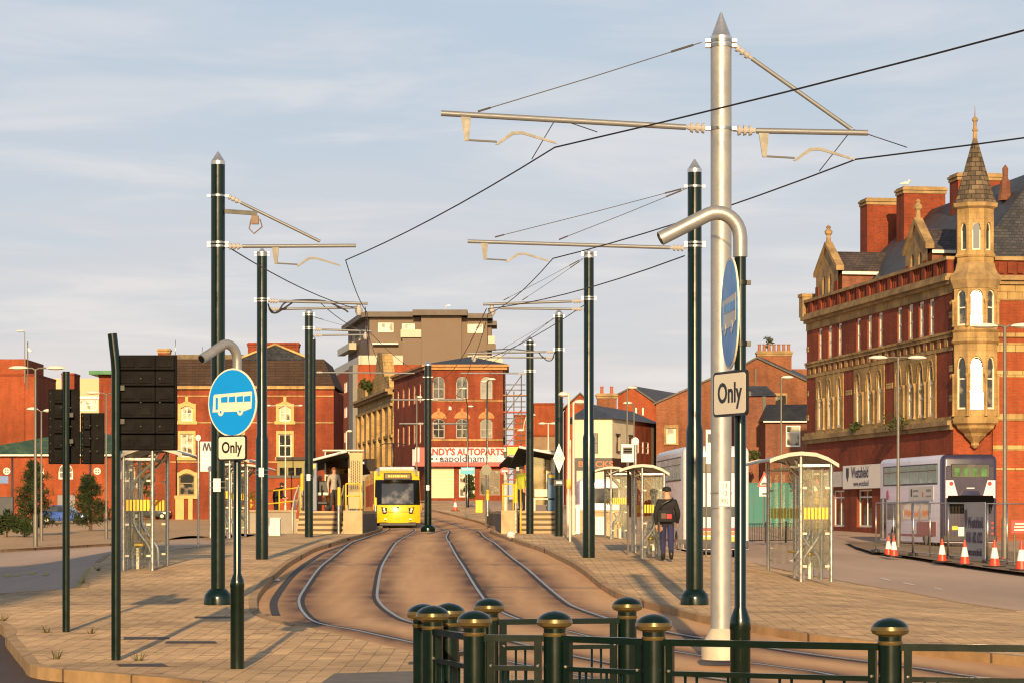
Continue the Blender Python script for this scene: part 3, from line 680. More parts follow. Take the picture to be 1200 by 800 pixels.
def reg_arm(parent, a, drop, z, sgn):
    """dropper bracket and cranked registration arm that holds the wire; local metres"""
    b = MB(); x = a
    b.prism([(x - .05, -.02, z), (x + .07, -.02, z), (x + .045, -.02, z - .29), (x - .005, -.02, z - .29)], (0, .04, 0))
    b.build('dropper_bracket', CREAMARM, parent)
    c = MB(); zz = z - .28
    c.tube([(x + .03 * sgn, 0, zz), (x + .38 * sgn, 0, zz - .02)], .012, 6)
    c.prism([(x + .36 * sgn, -.012, zz - .05), (x + .56 * sgn, -.012, zz + .10), (x + .68 * sgn, -.012, zz + .105), (x + 1.08 * sgn, -.012, zz - .02), (x + 1.10 * sgn, -.012, zz - .05), (x + .68 * sgn, -.012, zz + .07), (x + .58 * sgn, -.012, zz + .065), (x + .39 * sgn, -.012, zz - .06)], (0, .024, 0))
    return c.build('registration_arm', CREAMARM, parent)
def bar_arm(t, z0, x0, z1, x1, r=.034, name='bracket_arm', y0=0.0, dy=0.0):
    d = V((x1 - x0, dy, z1 - z0)).normalized(); b = MB(); st = V((x0, y0, z0)) + d * .28
    b.cyl(st, (x1, y0 + dy, z1), r, r, 10)
    o = b.build(name, ARMM, t); i = MB(); insul(i, V((x0, y0, z0)) + d * .06, d, 3, r * 1.9, .2); i.cyl((x0, y0, z0), V((x0, y0, z0)) + d * .3, .018, .018, 6); i.build('insulator', INSUL, o)
    return o
def px_l(p, px, py, dy=0.0):
    """local coordinates on a pole at p of what shows at a pixel in the plane dy behind it"""
    s = F / (p.y + dy); q = at(px, py, s); return q - p
def stay(t, a, b, r=.006, name='stay_wire'):
    m = MB(); m.tube([a, V(a).lerp(V(b), .5) - V((0, 0, .01)), b], r, 5); d = (V(b) - V(a)).normalized()
    m.cyl(V(a) + d * .1, V(a) + d * .38, r * 2.2, r * 2.2, 6); m.cyl(V(b) - d * .16, V(b), r * 2.0, r * 2.0, 6)
    return m.build(name, mat('dull stay wire', (.07, .065, .06), .6, .2), t)
# silver mast between the tracks and the railing
t, pS, h = pole('tall silver steel mast with a cone top and arms to both sides, near the railing', 845, 770, 15, 100, .125, SILVER, plate=None, cat='tram pole', cone=.40)
band_at(t, px_l(pS, 0, 56).z, .125, 2); band_at(t, px_l(pS, 0, 153).z, .125, 1)
zc = px_l(pS, 0, 580).z
for dz in (-.16, .02): n_ = MB(); n_.lathe([(.131, zc + dz), (.131, zc + dz + .016)], 20); n_.build('clamp_band', STEEL, t)
MB().cbox((.03, -.135, zc + .02), .13, .012, .30).build('number_plate', WHITE, t)
for i, w_ in enumerate(('13', '13', '992')): text(w_, .085, BLACK, t, Matrix.Translation((.03, -.1415, zc + .11 - .09 * i)) @ Matrix.Rotation(R(90), 4, 'X'), 'number', .001, sx=.8)
a = bar_arm(t, px_l(pS, 0, 151).z, -.14, px_l(pS, 0, 133).z, px_l(pS, 517, 0).x, .036)
ra = reg_arm(a, px_l(pS, 545, 0).x, 0, px_l(pS, 0, 137).z, 1)
b_ = bar_arm(t, px_l(pS, 0, 153).z, .14, px_l(pS, 0, 156).z, px_l(pS, 1017, 0).x, .036)
reg_arm(b_, px_l(pS, 894, 0).x, 0, px_l(pS, 0, 156).z, 1)
q = px_l(pS, 998, 152); c = bar_arm(t, px_l(pS, 0, 53).z, .14, q.z, q.x, .026, 'strut')
stay(t, px_l(pS, 822, 50), px_l(pS, 560, 131))
for f0, f1 in (((650, 138), (700, 155)), ((652, 138), (623, 187)), ((1000, 152), (1063, 173)), ((996, 155), (960, 201))): s2 = MB(); s2.tube([px_l(pS, *f0), px_l(pS, *f1, dy=.0)], .006, 5); s2.build('dropper_wire', WIRE, t)
# green pole 1 at the left
t, pA, h = pole('nearest dark green tram pole on the left, behind the face-on blue bus sign', 255.5, 708, 178, 70, .118, GREEN, cone=.22, plate=px_l(gp(255.5, 708), 0, 568).z)
band_at(t, px_l(pA, 0, 231).z, .118); band_at(t, px_l(pA, 0, 290).z, .118, 2)
a = bar_arm(t, px_l(pA, 0, 289).z, .13, px_l(pA, 0, 288).z, px_l(pA, 417, 0).x, .032); reg_arm(a, px_l(pA, 322, 0).x, 0, px_l(pA, 0, 289).z, 1)
q = px_l(pA, 375, 283); bar_arm(t, px_l(pA, 0, 229).z, .13, q.z, q.x, .026, 'strut')
f_ = MB(); f_.cbox((.38, 0, px_l(pA, 0, 249).z), .55, .06, .07, 0, 0, R(4)); f_.build('feeder_bracket', GREEN, t)
f_ = MB(); f_.cbox((.62, 0, px_l(pA, 0, 258).z), .12, .1, .14); f_.tube([(.56, 0, px_l(pA, 0, 256).z), (.52, 0, px_l(pA, 0, 268).z), (.60, 0, px_l(pA, 0, 274).z), (.74, 0, px_l(pA, 0, 266).z), (.70, 0, px_l(pA, 0, 257).z)], .012, 6); f_.build('junction_box', mat('bronze box', (.16, .09, .05), .5), t)
# right pole 1
t, pR, h = pole('nearest dark green tram pole on the right, beside the silver mast', 814, 708, 187, 70, .118, GREEN, cone=.22, plate=None, step=px_l(gp(814, 708), 0, 505).z)
band_at(t, px_l(pR, 0, 220).z, .118); band_at(t, px_l(pR, 0, 290).z, .118, 2)
a = bar_arm(t, px_l(pR, 0, 291).z, -.13, px_l(pR, 0, 283).z, px_l(pR, 548, 0).x, .032); reg_arm(a, px_l(pR, 567, 0).x, 0, px_l(pR, 0, 284).z, 1)
stay(t, px_l(pR, 805, 220), px_l(pR, 580, 278)); stay(t, px_l(pR, 805, 221), px_l(pR, 655, 281))
# second poles
def two_bar(t, p, x0, y0, x1, y1, x2, sg, r):
    a = bar_arm(t, px_l(p, 0, y0).z, sg * (r + .02), px_l(p, 0, y1).z, px_l(p, x1, 0).x, .034, y0=-.06)
    b = bar_arm(t, px_l(p, 0, y0 + 3.5 * (F / p.y) / 48).z - .12, sg * (r + .02), px_l(p, 0, y1 + 4).z, px_l(p, x2, 0).x, .03, y0=.10)
    e = MB(); x = px_l(p, x1, 0).x; z = px_l(p, 0, y1).z
    e.lathe([(.05, z - .28), (.09, z - .2), (.09, z - .12), (.05, z - .08), (.05, z)], 10, (x - sg * .22, 0, 0)); e.build('insulator', INSUL, a)
    return a
def jumper(t, p, pts, r=.02):
    m = MB(); m.tube(smooth_path([px_l(p, *q) for q in pts], 5), r, 6); return m.build('jumper_cable', WIRE, t)
t, pB, h = pole('second dark green tram pole on the left, standing before the raised wall', 307, 655, 290, 48, .125, GREEN, False, step=px_l(gp(307, 655), 0, 515).z, cone=.22, plate=px_l(gp(307, 655), 0, 553).z)
band_at(t, px_l(pB, 0, 300).z, .125, 2); band_at(t, px_l(pB, 0, 354).z, .125, 2)
two_bar(t, pB, 313, 353, 431, 356, 420, 1, .125); jumper(t, pB, [(314, 356), (318, 366), (326, 365), (334, 355), (350, 352), (380, 353), (402, 362), (408, 366)])
jumper(t, pB, [(315, 360), (322, 367), (332, 362), (345, 353)])
t, pB2, h = pole('second dark green tram pole on the right, nearest the pub', 690, 653, 292, 48, .125, GREEN, False, step=px_l(gp(690, 653), 0, 513).z, cone=.22)
band_at(t, px_l(pB2, 0, 300).z, .125, 2); band_at(t, px_l(pB2, 0, 352).z, .125, 2)
two_bar(t, pB2, 683, 353, 566, 357, 586, -1, .125); stay(t, px_l(pB2, 683, 303), px_l(pB2, 590, 352)); stay(t, px_l(pB2, 683, 304), px_l(pB2, 612, 352))
# third poles and those further off
t, pC, h = pole('third dark green tram pole on the left, in front of the platform steps', 362, 629, 360, 36, .14, GREEN, False, cone=.2, plate=px_l(gp(362, 629), 0, 559).z)
band_at(t, px_l(pC, 0, 370).z, .14, 2); band_at(t, px_l(pC, 0, 386).z, .14, 2); two_bar(t, pC, 366, 386, 436, 388, 428, 1, .14); stay(t, px_l(pC, 366, 371), px_l(pC, 420, 386))
t, pC3, h = pole('dark green tram pole just behind the third left pole, showing only its cone top', 366.5, 623, 392, 30, .12, GREEN, False, cone=.2)
bar_arm(t, px_l(pC3, 0, 436).z, .13, px_l(pC3, 0, 437).z, px_l(pC3, 486, 0).x, .03)
t, pC2, h = pole('third dark green tram pole on the right, carrying a white diamond sign', 655, 628, 362, 36, .14, GREEN, False, cone=.2)
band_at(t, px_l(pC2, 0, 372).z, .14, 2); band_at(t, px_l(pC2, 0, 411).z, .14, 2); two_bar(t, pC2, 651, 412, 548, 414, 560, -1, .14); jumper(t, pC2, [(650, 412), (647, 421), (641, 422), (634, 416), (628, 412), (600, 409), (575, 410), (560, 413)])
stay(t, px_l(pC2, 650, 373), px_l(pC2, 590, 408))
b = MB(); z0 = px_l(pC2, 0, 536).z; zz = [px_l(pC2, 0, 519).z, px_l(pC2, 0, 554).z]; zm = sum(zz) / 2; hw = .2
b.prism([(0, -.17, zz[0]), (hw, -.17, zm), (0, -.17, zz[1]), (-hw, -.17, zm)], (0, .01, 0)); d_ = b.build('diamond_plate', WHITE, t)
text('10', .26, mat('grey lettering', (.28, .27, .25), .6), d_, Matrix.Translation((0, -.176, zm)) @ Matrix.Rotation(R(90), 4, 'X'), 'number', .001)
MB().cbox((0, -.17, px_l(pC2, 0, 565).z), .36, .012, .20).build('indicator_plate', BLACK, t); MB().cbox((0, -.182, px_l(pC2, 0, 565).z), .20, .010, .08).build('indicator_plate', WHITE, t)
t, pD, h = pole('fourth dark green tram pole on the right, before the platform steps', 621, 625, 394, 31, .14, GREEN, False, cone=.2)
band_at(t, px_l(pD, 0, 404).z, .14, 1); band_at(t, px_l(pD, 0, 436).z, .14, 2); bar_arm(t, px_l(pD, 0, 437).z, -.15, px_l(pD, 0, 437).z, px_l(pD, 540, 0).x, .03)
t, pM, h = pole('dark green tram pole standing between the tracks to the right of the yellow tram', 501.5, 622, 422, 27, .15, GREEN, True, cone=.22, plate=px_l(gp(501.5, 622), 0, 571).z)
band_at(t, px_l(pM, 0, 442).z, .15); band_at(t, px_l(pM, 0, 468).z, .15)
for y_, xa, xb in ((468, 458, 545), (496, 468, 548)):
    bar_arm(t, px_l(pM, 0, y_).z, -.16, px_l(pM, 0, y_).z, px_l(pM, xa, 0).x, .035); bar_arm(t, px_l(pM, 0, y_).z, .16, px_l(pM, 0, y_).z, px_l(pM, xb, 0).x, .035)
stay(t, px_l(pM, 499, 444), px_l(pM, 462, 467)); stay(t, px_l(pM, 503, 444), px_l(pM, 543, 467))
# contact wires, each one run from mast to mast
def wire(label, pts, r=.011, cat='overhead wire', group='overhead tram wires'):
    m = MB()
    for a, b in zip(pts, pts[1:]):
        a, b = V(a), V(b); n = 8; sag = (b - a).length * .006
        m.tube([a.lerp(b, i / n) - V((0, 0, sag * (1 - (2 * i / n - 1) ** 2))) for i in range(n + 1)], r, 6, False)
    return tag(m.build('overhead_wire', WIRE), label, cat, group)
W = lambda p, x, y, dy=0: p + px_l(p, x, y, dy)
wS1, wS2 = W(pS, 650, 173), W(pS, 1003, 187)
wire('contact wire over the left track, swinging over the silver mast to the top right', [wS1 + V((9.2, -17, .2)), wS1, W(pA, 405, 305), W(pB, 430, 366), W(pC, 434, 400), V((-5.6, 122, 7.4)), V((-7.9, 168, 7.6)), V((-12, 212, 8))], .0095)
wire('contact wire over the right track, passing in front of the corner spire', [wS2 + V((9, -11, .1)), wS2, W(pR, 648, 303), W(pB2, 572, 368), W(pC2, 552, 425), V((-2.6, 122, 7.4)), V((-4.9, 168, 7.6)), V((-9, 212, 8))], .0095)
wire('thin feeder cable slung from the first to the second left pole', [W(pA, 268, 290), W(pB, 418, 362)], .011)
wire('thin feeder cable slung from the first right pole towards the second', [W(pR, 802, 300), W(pB2, 572, 362)], .011)
wire('thin cable sloping from the second right pole to the third', [W(pB2, 684, 358), W(pC2, 556, 425)], .011)
wire('thin slack cable below the second left arm running back to the station', [W(pB, 372, 352), W(pC, 434, 390), V((-4.2, 140, 9.1))], .010)
wire('thin cable from the third right pole down towards the scaffolded corner', [W(pC2, 650, 372), W(pD, 565, 432)], .009)
wire('steep wire dropping from the second left arm tip towards the yellow tram', [W(pB, 428, 360), V((-6.5, 118, 8.0))], .012)
wire('steep wire dropping from the second right arm tip towards the tracks', [W(pB2, 570, 362), V((-3.2, 118, 7.9))], .012)

# ================================================================== blue bus signs on hooked posts
def bus_pic(parent, dR):
    """white bus emblem on the disc, in the disc's plane (x right, y up)"""
    def pl(poly, z, m, nm): 
        b = MB(); b.prism([(x, y, 0.0) for x, y in poly], (0, 0, .0015), Matrix.Translation((0, 0, z))); o = b.build(nm, m, parent); return o
    k = dR / .375
    sc_ = lambda P: [(x * k, y * k) for x, y in P]
    pl(sc_([(-.30, -.10), (.19, -.10), (.30, -.07), (.31, .10), (.30, .115), (-.27, .095), (-.285, .08)]), .004, OFFWHITE, 'bus_emblem')
    for x0 in (-.165, -.045, .075, .19): pl(sc_([(x0, .005), (x0 + .10, .005), (x0 + .10, .07), (x0, .062)]), .0065, SIGNBLUE, 'emblem_window')
    pl(sc_([(-.25, -.07), (-.215, -.07), (-.215, .06), (-.25, .06)]), .0065, SIGNBLUE, 'emblem_window')
    for x0 in (-.17, .13):
        for r_, z_, m_ in ((.045, .0065, OFFWHITE), (.014, .009, SIGNBLUE)): pl([(x0 * k + r_ * k * math.cos(i * math.pi / 8), -.10 * k + r_ * k * math.sin(i * math.pi / 8)) for i in range(16)], z_, m_, 'emblem_wheel')
def hook_sign(label, p, ang, h, dz, dR, pz, pw, ph, low_h, r=.042, reach=.62, ang2=None):
    """ang: direction in plan of the face"""
    t = thing('bus_lane_sign', label, 'road sign', p, 0, 'round blue bus sign posts'); n = V((math.cos(ang), math.sin(ang), 0))
    hb = h - .30
    b = MB(); b.lathe([(r * 1.75, 0), (r * 1.75, low_h), (r * 1.85, low_h + .01), (r * 1.7, low_h + .08), (r, low_h + .16), (r, hb)], 16); b.build('post', GREEN, t)
    c = MB(); pth = [V((0, 0, hb - .01)), V((0, 0, hb + .12))] + [V((0, 0, hb + .12)) + n * (.16 - .16 * math.cos(th)) + V((0, 0, .17 * math.sin(th))) for th in [R(a) for a in range(18, 118, 12)]]
    e = pth[-1]; pth.append(e + n * (reach - .3) * .9 - V((0, 0, (reach - .3) * .46)))
    c.tube(pth, r * 1.22, 14); c.build('lamp_hook', mat('satin hook steel', (.33, .34, .345), .42, .5), t); d2 = MB(); d2.cyl(pth[-1] - (pth[-1] - pth[-2]).normalized() * .02, pth[-1] + (pth[-1] - pth[-2]).normalized() * .006, r * .95, r * .95, 12); d2.build('lamp_end', BLACK, t)
    M = face_to(n * (r + .035) + V((0, 0, dz)), n)
    nn = 40; ring = lambda rr, z: [(rr * math.cos(2 * math.pi * i / nn), rr * math.sin(2 * math.pi * i / nn), z) for i in range(nn)]
    D = MB(); D.prism(ring(dR, -.012), (0, 0, .012), M); disc = D.build('sign_disc', OFFWHITE, t)
    E = MB(); E.prism(ring(dR * .955, .0005), (0, 0, .002), M); E.build('sign_face', SIGNBLUE, disc)
    holder = disc
    # emblem pieces are built flat and carried to the face
    before = set(COL.objects)
    bus_pic(None, dR)
    for o in [o for o in COL.objects if o not in before]: o.data.transform(M); o.parent = disc
    def rr(w_, h_, rad, z): 
        out = []
        for cx, cy, a0 in ((w_ / 2 - rad, h_ / 2 - rad, 0), (-w_ / 2 + rad, h_ / 2 - rad, 90), (-w_ / 2 + rad, -h_ / 2 + rad, 180), (w_ / 2 - rad, -h_ / 2 + rad, 270)):
            out += [(cx + rad * math.cos(R(a0 + k * 18)), cy + rad * math.sin(R(a0 + k * 18)), z) for k in range(6)]
        return out
    n2 = n if ang2 is None else V((math.cos(ang2), math.sin(ang2), 0))
    M2 = face_to(n2 * (r + .04) + V((0, 0, pz)), n2)
    P = MB(); P.prism(rr(pw, ph, .035, -.015), (0, 0, .015), M2); pl = P.build('word_plate', BLACK, t)
    P = MB(); P.prism(rr(pw - .035, ph - .035, .025, .0005), (0, 0, .002), M2); P.build('plate_face', OFFWHITE, pl)
    text('Only', ph * .62, BLACK, pl, M2 @ Matrix.Translation((0, ph * .0, .0035)), 'lettering', .001, bold=.004, sx=.92)
    for z in (dz + dR * .55, dz - dR * .55, pz): k = MB(); k.lathe([(r + .008, z - .015), (r + .008, z + .015)], 14); k.cbox(n * -(r + .012) + V((0, 0, z)), .04, .04, .03); k.build('sign_bracket', BLACK, t)
    return t
p = gp(278, 783); s = F / p.y; z = lambda y, s=s, p=p: CZ - (y - HZ) / s - p.z
hook_sign('round blue bus sign seen nearly face on, over an Only plate, on a green post', p, R(270 - 39), z(403), z(471.5), 40 / s, z(524.5), 47 / s, 29.5 / s, z(688), .044, .66)
p = at(867.5, 600, 172); p.z = T(p.x, p.y); s = 172.0; z = lambda y, s=s, p=p: CZ - (y - HZ) / s - p.z
hook_sign('round blue bus sign seen nearly edge on, over an Only plate, beside the silver mast', p, R(180 + 4), z(248), z(367), 65 / s, z(461), 84 / s, 53 / s, z(738), .040, .66, R(180 + 23))

# ================================================================== signal heads seen from behind
def signal(label, px, base, top, boards, r, bend=0):
    p = gp(px, base); s = F / p.y
    t = thing('traffic_signal', label, 'traffic light', p, 0, 'traffic signals seen from behind')
    h = CZ - (top - HZ) / s - p.z; b = MB()
    if bend: b.tube([(0, 0, 0), (0, 0, h - .45), (-.01, 0, h - .30), (bend, 0, h)], r, 16)
    else: b.lathe([(r, 0), (r, h)], 16)
    b.build('post', GREEN, t)
    for (x0, y0, x1, y1, cols, dy) in boards:
        X0, X1, Z1, Z0 = (x0 - px) / s, (x1 - px) / s, CZ - (y0 - HZ) / s - p.z, CZ - (y1 - HZ) / s - p.z
        k = MB(); k.rbox(((X0 + X1) / 2, dy, (Z0 + Z1) / 2), X1 - X0, .03, Z1 - Z0, .012); bd = k.build('backing_board', mat('black signal board', (.004, .003, .0025), .7, 0, .25, 5, spec=.15), t)
        hd = MB(); n = len(cols)
        for c in cols:
            cx = X0 + (X1 - X0) * c; hw = (X1 - X0) * .15; nz = max(3, int((Z1 - Z0) / .18))
            for i in range(nz):
                zz = Z0 + (Z1 - Z0) * (i + .5) / nz; dz_ = (Z1 - Z0) / nz
                hd.rbox((cx, dy - .055, zz), hw * 2, .08, dz_ * .94, .012); hd.cbox((cx, dy - .10, zz - dz_ * .1), hw * 1.3, .02, dz_ * .34)
            for zq in (.1, .9):
                hd.cbox((cx, dy - .1, Z0 + (Z1 - Z0) * zq), .03, .03, .03)
        hd.build('signal_housing', mat('signal casing', (.0045, .0036, .0032), .75, 0, .3, 6, spec=.2), bd)
        bt = MB(); 
        for i in range(9): bt.cbox((X0 + .03, dy - .018, Z0 + (Z1 - Z0) * (i + .5) / 9), .012, .012, .012)
        for c in (.45, .75):
            for q in (.25, .5, .75): bt.cbox((X0 + (X1 - X0) * c, dy - .115, Z0 + (Z1 - Z0) * q), .014, .014, .014)
        bt.build('bolt', mat('dull bolt', (.05, .045, .04), .6), bd)
    k = MB()
    for q in (.35, .7): zz = boards[0]; zk = CZ - (zz[1] + (zz[3] - zz[1]) * q - HZ) / s - p.z; k.cbox((.03, .05, zk), .14, .12, .06)
    k.build('bracket', BLACK, t)
    return t
signal('traffic signal post at the far left with two staggered black backing boards', 77.5, 740, 435, [(55, 455, 92, 543, (.35,), .12), (92.6, 483, 120.5, 543, (.3,), .14)], .052)
signal('traffic signal post with one big black backing board and a bent top', 136, 773, 391, [(131, 415, 206, 527, (.25, .52, .82), .13)], .056, -.045)

# ================================================================== green guard railings
def railpost(p, h, r=.07):
    b = MB(); b.lathe([(r, 0), (r, h - .13)], 18)
    return b, h
def railing_run(label, pts, h, rails=((.0, .035), (-.28, .03), (-.72, .03)), pick=True, first=True, last=True, rad=.068, cat='railing'):
    """one railing: posts with domed caps joined by framed picket panels"""
    t = thing('guard_railing', label, cat, V((pts[0][0], pts[0][1], T(*pts[0]))), 0, 'green guard railings by the track'); o = V(t.location)
    for i, (x, y) in enumerate(pts):
        if (i == 0 and not first) or (i == len(pts) - 1 and not last): continue
        c = V((x, y, T(x, y))) - o
        b = MB(); b.lathe([(rad * 1.0, 0), (rad * 1.0, h - .10)], 20, c); ps = b.build('post', GREEN, t)
        d = MB(); z = h - .10
        d.lathe([(rad * .98, z - .055), (rad * 1.06, z - .045), (rad * 1.06, z - .032), (rad * .9, z - .025), (rad * .9, z - .01), (rad * 1.05, z), (rad * 1.5, z + .012), (rad * 1.64, z + .032), (rad * 1.56, z + .054)], 24, c); d.build('cap_ring', mat('gilt band paint', (.17, .125, .05), .30, .55, .08, 8), ps)
        d = MB(); d.lathe([(rad * 1.57, z + .052), (rad * 1.42, z + .068), (rad * 1.08, z + .086), (rad * .6, z + .099), (.01, z + .104)], 24, c); d.build('cap_dome', GREEN, ps)
    for (x0, y0), (x1, y1) in zip(pts, pts[1:]):
        a, b_ = V((x0, y0, T(x0, y0))) - o, V((x1, y1, T(x1, y1))) - o; d = (b_ - a); Lh = V((d.x, d.y, 0)).length; u = d.normalized(); rz = math.atan2(d.y, d.x)
        m = MB(); ht = h - .165
        def bar(f0, f1, z, w_, th): 
            p0, p1 = a + u * f0, a + u * f1; m.cbox(((p0 + p1) / 2) + V((0, 0, z)), f1 - f0, w_, th, rz)
        bar(rad * .8, Lh - rad * .8, ht, .045, .04)
        for f in (rad + .035, Lh - rad - .035): q = a + u * f; m.cbox(q + V((0, 0, ht / 2 + .05)), .045, .04, ht - .1, rz)
        if Lh > .45:
            bar(rad + .03, Lh - rad - .03, ht - .185, .035, .03); bar(rad + .03, Lh - rad - .03, ht - .43, .035, .035); bar(rad + .03, Lh - rad - .03, .10, .035, .035)
            n = max(2, int(Lh / .115))
            for i in range(n):
                q = a + u * (rad + .07 + (Lh - 2 * rad - .14) * (i + .5) / n); off = -.012 if i % 2 else .012
                m.cyl(q + V((0, 0, .10)) + V((off, 0, 0)), q + V((off, 0, ht - (.43 if i % 3 == 2 else .19))), .009, .009, 6)
        else: bar(rad + .03, Lh - rad - .03, ht - .40, .035, .035)
        m.build('picket_panel', GREEN, t)
        for f in (rad + .035, Lh - rad - .035): q = a + u * f; bt = MB(); bt.sphere(q + V((u.y * .026, -u.x * .026, ht - .17)), .011, n=8, m=6); bt.build('bolt', STEEL, t)
    return t
hR = 1.13
def rp(px, top): s = (top - HZ) / (CZ - hR); return ((px - 600) / s, F / s)
A_, B_, C_, D_ = rp(1043, 724), rp(766, 719.5), rp(650, 716), rp(556, 715.5)
E_, F_, I_, J_ = rp(507, 709.5), rp(496, 707.5), rp(573, 701), rp(735, 699.5)
G_ = rp(526, 706.5)
railing_run('near green guard railing with domed posts running along the footway to the right', [D_, C_, B_, A_, (A_[0] + 1.6, A_[1] - .35), (A_[0] + 3.2, A_[1] - .8)], hR)
railing_run('far green guard railing with domed posts, parallel to the near one beside the rails', [I_, J_], hR)
railing_run('short green end railing closing the left of the crossing enclosure, with three clustered domed posts', [E_, F_], hR)
railing_run('short green railing link between the clustered end posts and the far railing', [G_, I_], hR, last=False)
railing_run('short green railing link between the end post and the near railing', [E_, D_], hR, first=False, last=False)
# ================================================================== buildings
def B(name, label, pt, cat='building', group=None):
    return thing(name, label, cat, V((pt[0], pt[1], T(pt[0], pt[1]))), 0, group)
def solid(mb, fc, dep, z0, z1, u0=0.0, u1=None, front=False):
    """back, ends and lid of a block whose front skin is built by facade()"""
    u1 = fc.w if u1 is None else u1
    a, b, c, d = fc.P(u0, z0), fc.P(u1, z0), fc.P(u1, z0, -dep), fc.P(u0, z0, -dep); h = V((0, 0, z1 - z0))
    f = [(1, 2, 6, 5), (2, 3, 7, 6), (3, 0, 4, 7), (4, 5, 6, 7)] + ([(0, 1, 5, 4)] if front else [])
    mb.add([a, b, c, d, a + h, b + h, c + h, d + h], f, False)
def hip(mb, fc, z0, z1, dep, u0, u1, o=.3, hl=None, hr=None, d0=0.0):
    """hipped roof over a block: ridge along u; hl / hr = run of the hip ends (0 = gable)"""
    hl = dep / 2 if hl is None else hl; hr = dep / 2 if hr is None else hr; m = -(d0 + dep / 2)
    P = [fc.P(u0 - o, z0, o - d0), fc.P(u1 + o, z0, o - d0), fc.P(u1 + o, z0, -dep - d0 - o), fc.P(u0 - o, z0, -dep - d0 - o), fc.P(u0 + hl - (o if hl == 0 else 0), z1, m), fc.P(u1 - hr + (o if hr == 0 else 0), z1, m)]
    mb.add(P, [(0, 1, 5, 4), (1, 2, 5), (2, 3, 4, 5), (3, 0, 4), (0, 3, 2, 1)], False)
def chimney(parent, c, z0, z1, sx, sy, rz, m, pots=0, capm=None, potm=None, name='chimney'):
    b = MB(); b.cbox((c[0], c[1], (z0 + z1) / 2), sx, sy, z1 - z0, rz); o = b.build(name, m, parent, True)
    k = MB(); k.cbox((c[0], c[1], z1 + .06), sx + .22, sy + .22, .14, rz); k.cbox((c[0], c[1], z1 - .12), sx + .12, sy + .12, .16, rz); k.cbox((c[0], c[1], z1 + .17), sx + .04, sy + .04, .10, rz); k.build('coping', capm or DIRTYSAND, o, True)
    for i in range(pots):
        q = V((c[0], c[1], 0)) + V((math.cos(rz), math.sin(rz), 0)) * (sx * ((i + .5) / pots - .5)); p = MB()
        p.lathe([(.15, z1 + .2), (.12, z1 + .7), (.155, z1 + .72), (.155, z1 + .82)], 10, (q.x, q.y, 0)); p.build('chimney_pot', potm or mat('clay pot', (.30, .12, .06), .8), o, True)
    return o

# ---------------------------------------------------------------- the grand corner building
P1, P0 = at(945.5, 600, 19.0), at(1117, 600, 23.08)
fA = Fac(P1, P0); LA = fA.w
t = B('corner_building', 'grand red brick and sandstone corner building with a round oriel tower and slated spire', P0)
GLOW = pane_mat('sun struck glass', (.10, .10, .09)); GLOW.node_tree.nodes['Bump'].inputs['Strength'].default_value = .02
GLOW.node_tree.nodes['Principled BSDF'].inputs['Roughness'].default_value = .09
up = [fA.upx(x) for x in (961, 972.5, 984, 1006, 1019, 1031.5, 1054, 1067, 1079.5, 1091.5)]
ops2 = [(u - .42, u + .42, 10.95, 12.85, 0) for u in up]
ops1 = [(u - .46, u + .46, 6.75, 9.55, 2) for u in up]
shop = [(fA.upx(975), fA.upx(989.5), .9, 3.05, 0), (fA.upx(1004), fA.upx(1022), .9, 3.05, 0), (fA.upx(1040), fA.upx(1060), .9, 3.0, 0), (fA.upx(1075), fA.upx(1095), .9, 3.0, 0)]
w_ = MB(); facade(w_, fA, -.3, 13.9, ops1 + ops2 + shop, .22); solid(w_, fA, 12, -.3, 13.85); w_.build('wall', BRICKD, t, True)
bd = MB()
for z0, z1, d in ((12.87, 13.32, .05), (10.62, 10.80, .10), (10.80, 10.93, .16), (9.98, 10.16, .06), (6.42, 6.62, .16)): band(bd, fA, z0, z1, d)
bd.build('string_course', SAND, t, True)
cn = MB(); band(cn, fA, 13.32, 13.5, .22); band(cn, fA, 13.5, 13.72, .42); cn.build('cornice', DIRTYSAND, t, True)
lc = MB(); band(lc, fA, 5.95, 6.18, .18); band(lc, fA, 6.18, 6.42, .32); lc.build('sill_band', DIRTYSAND, t, True)
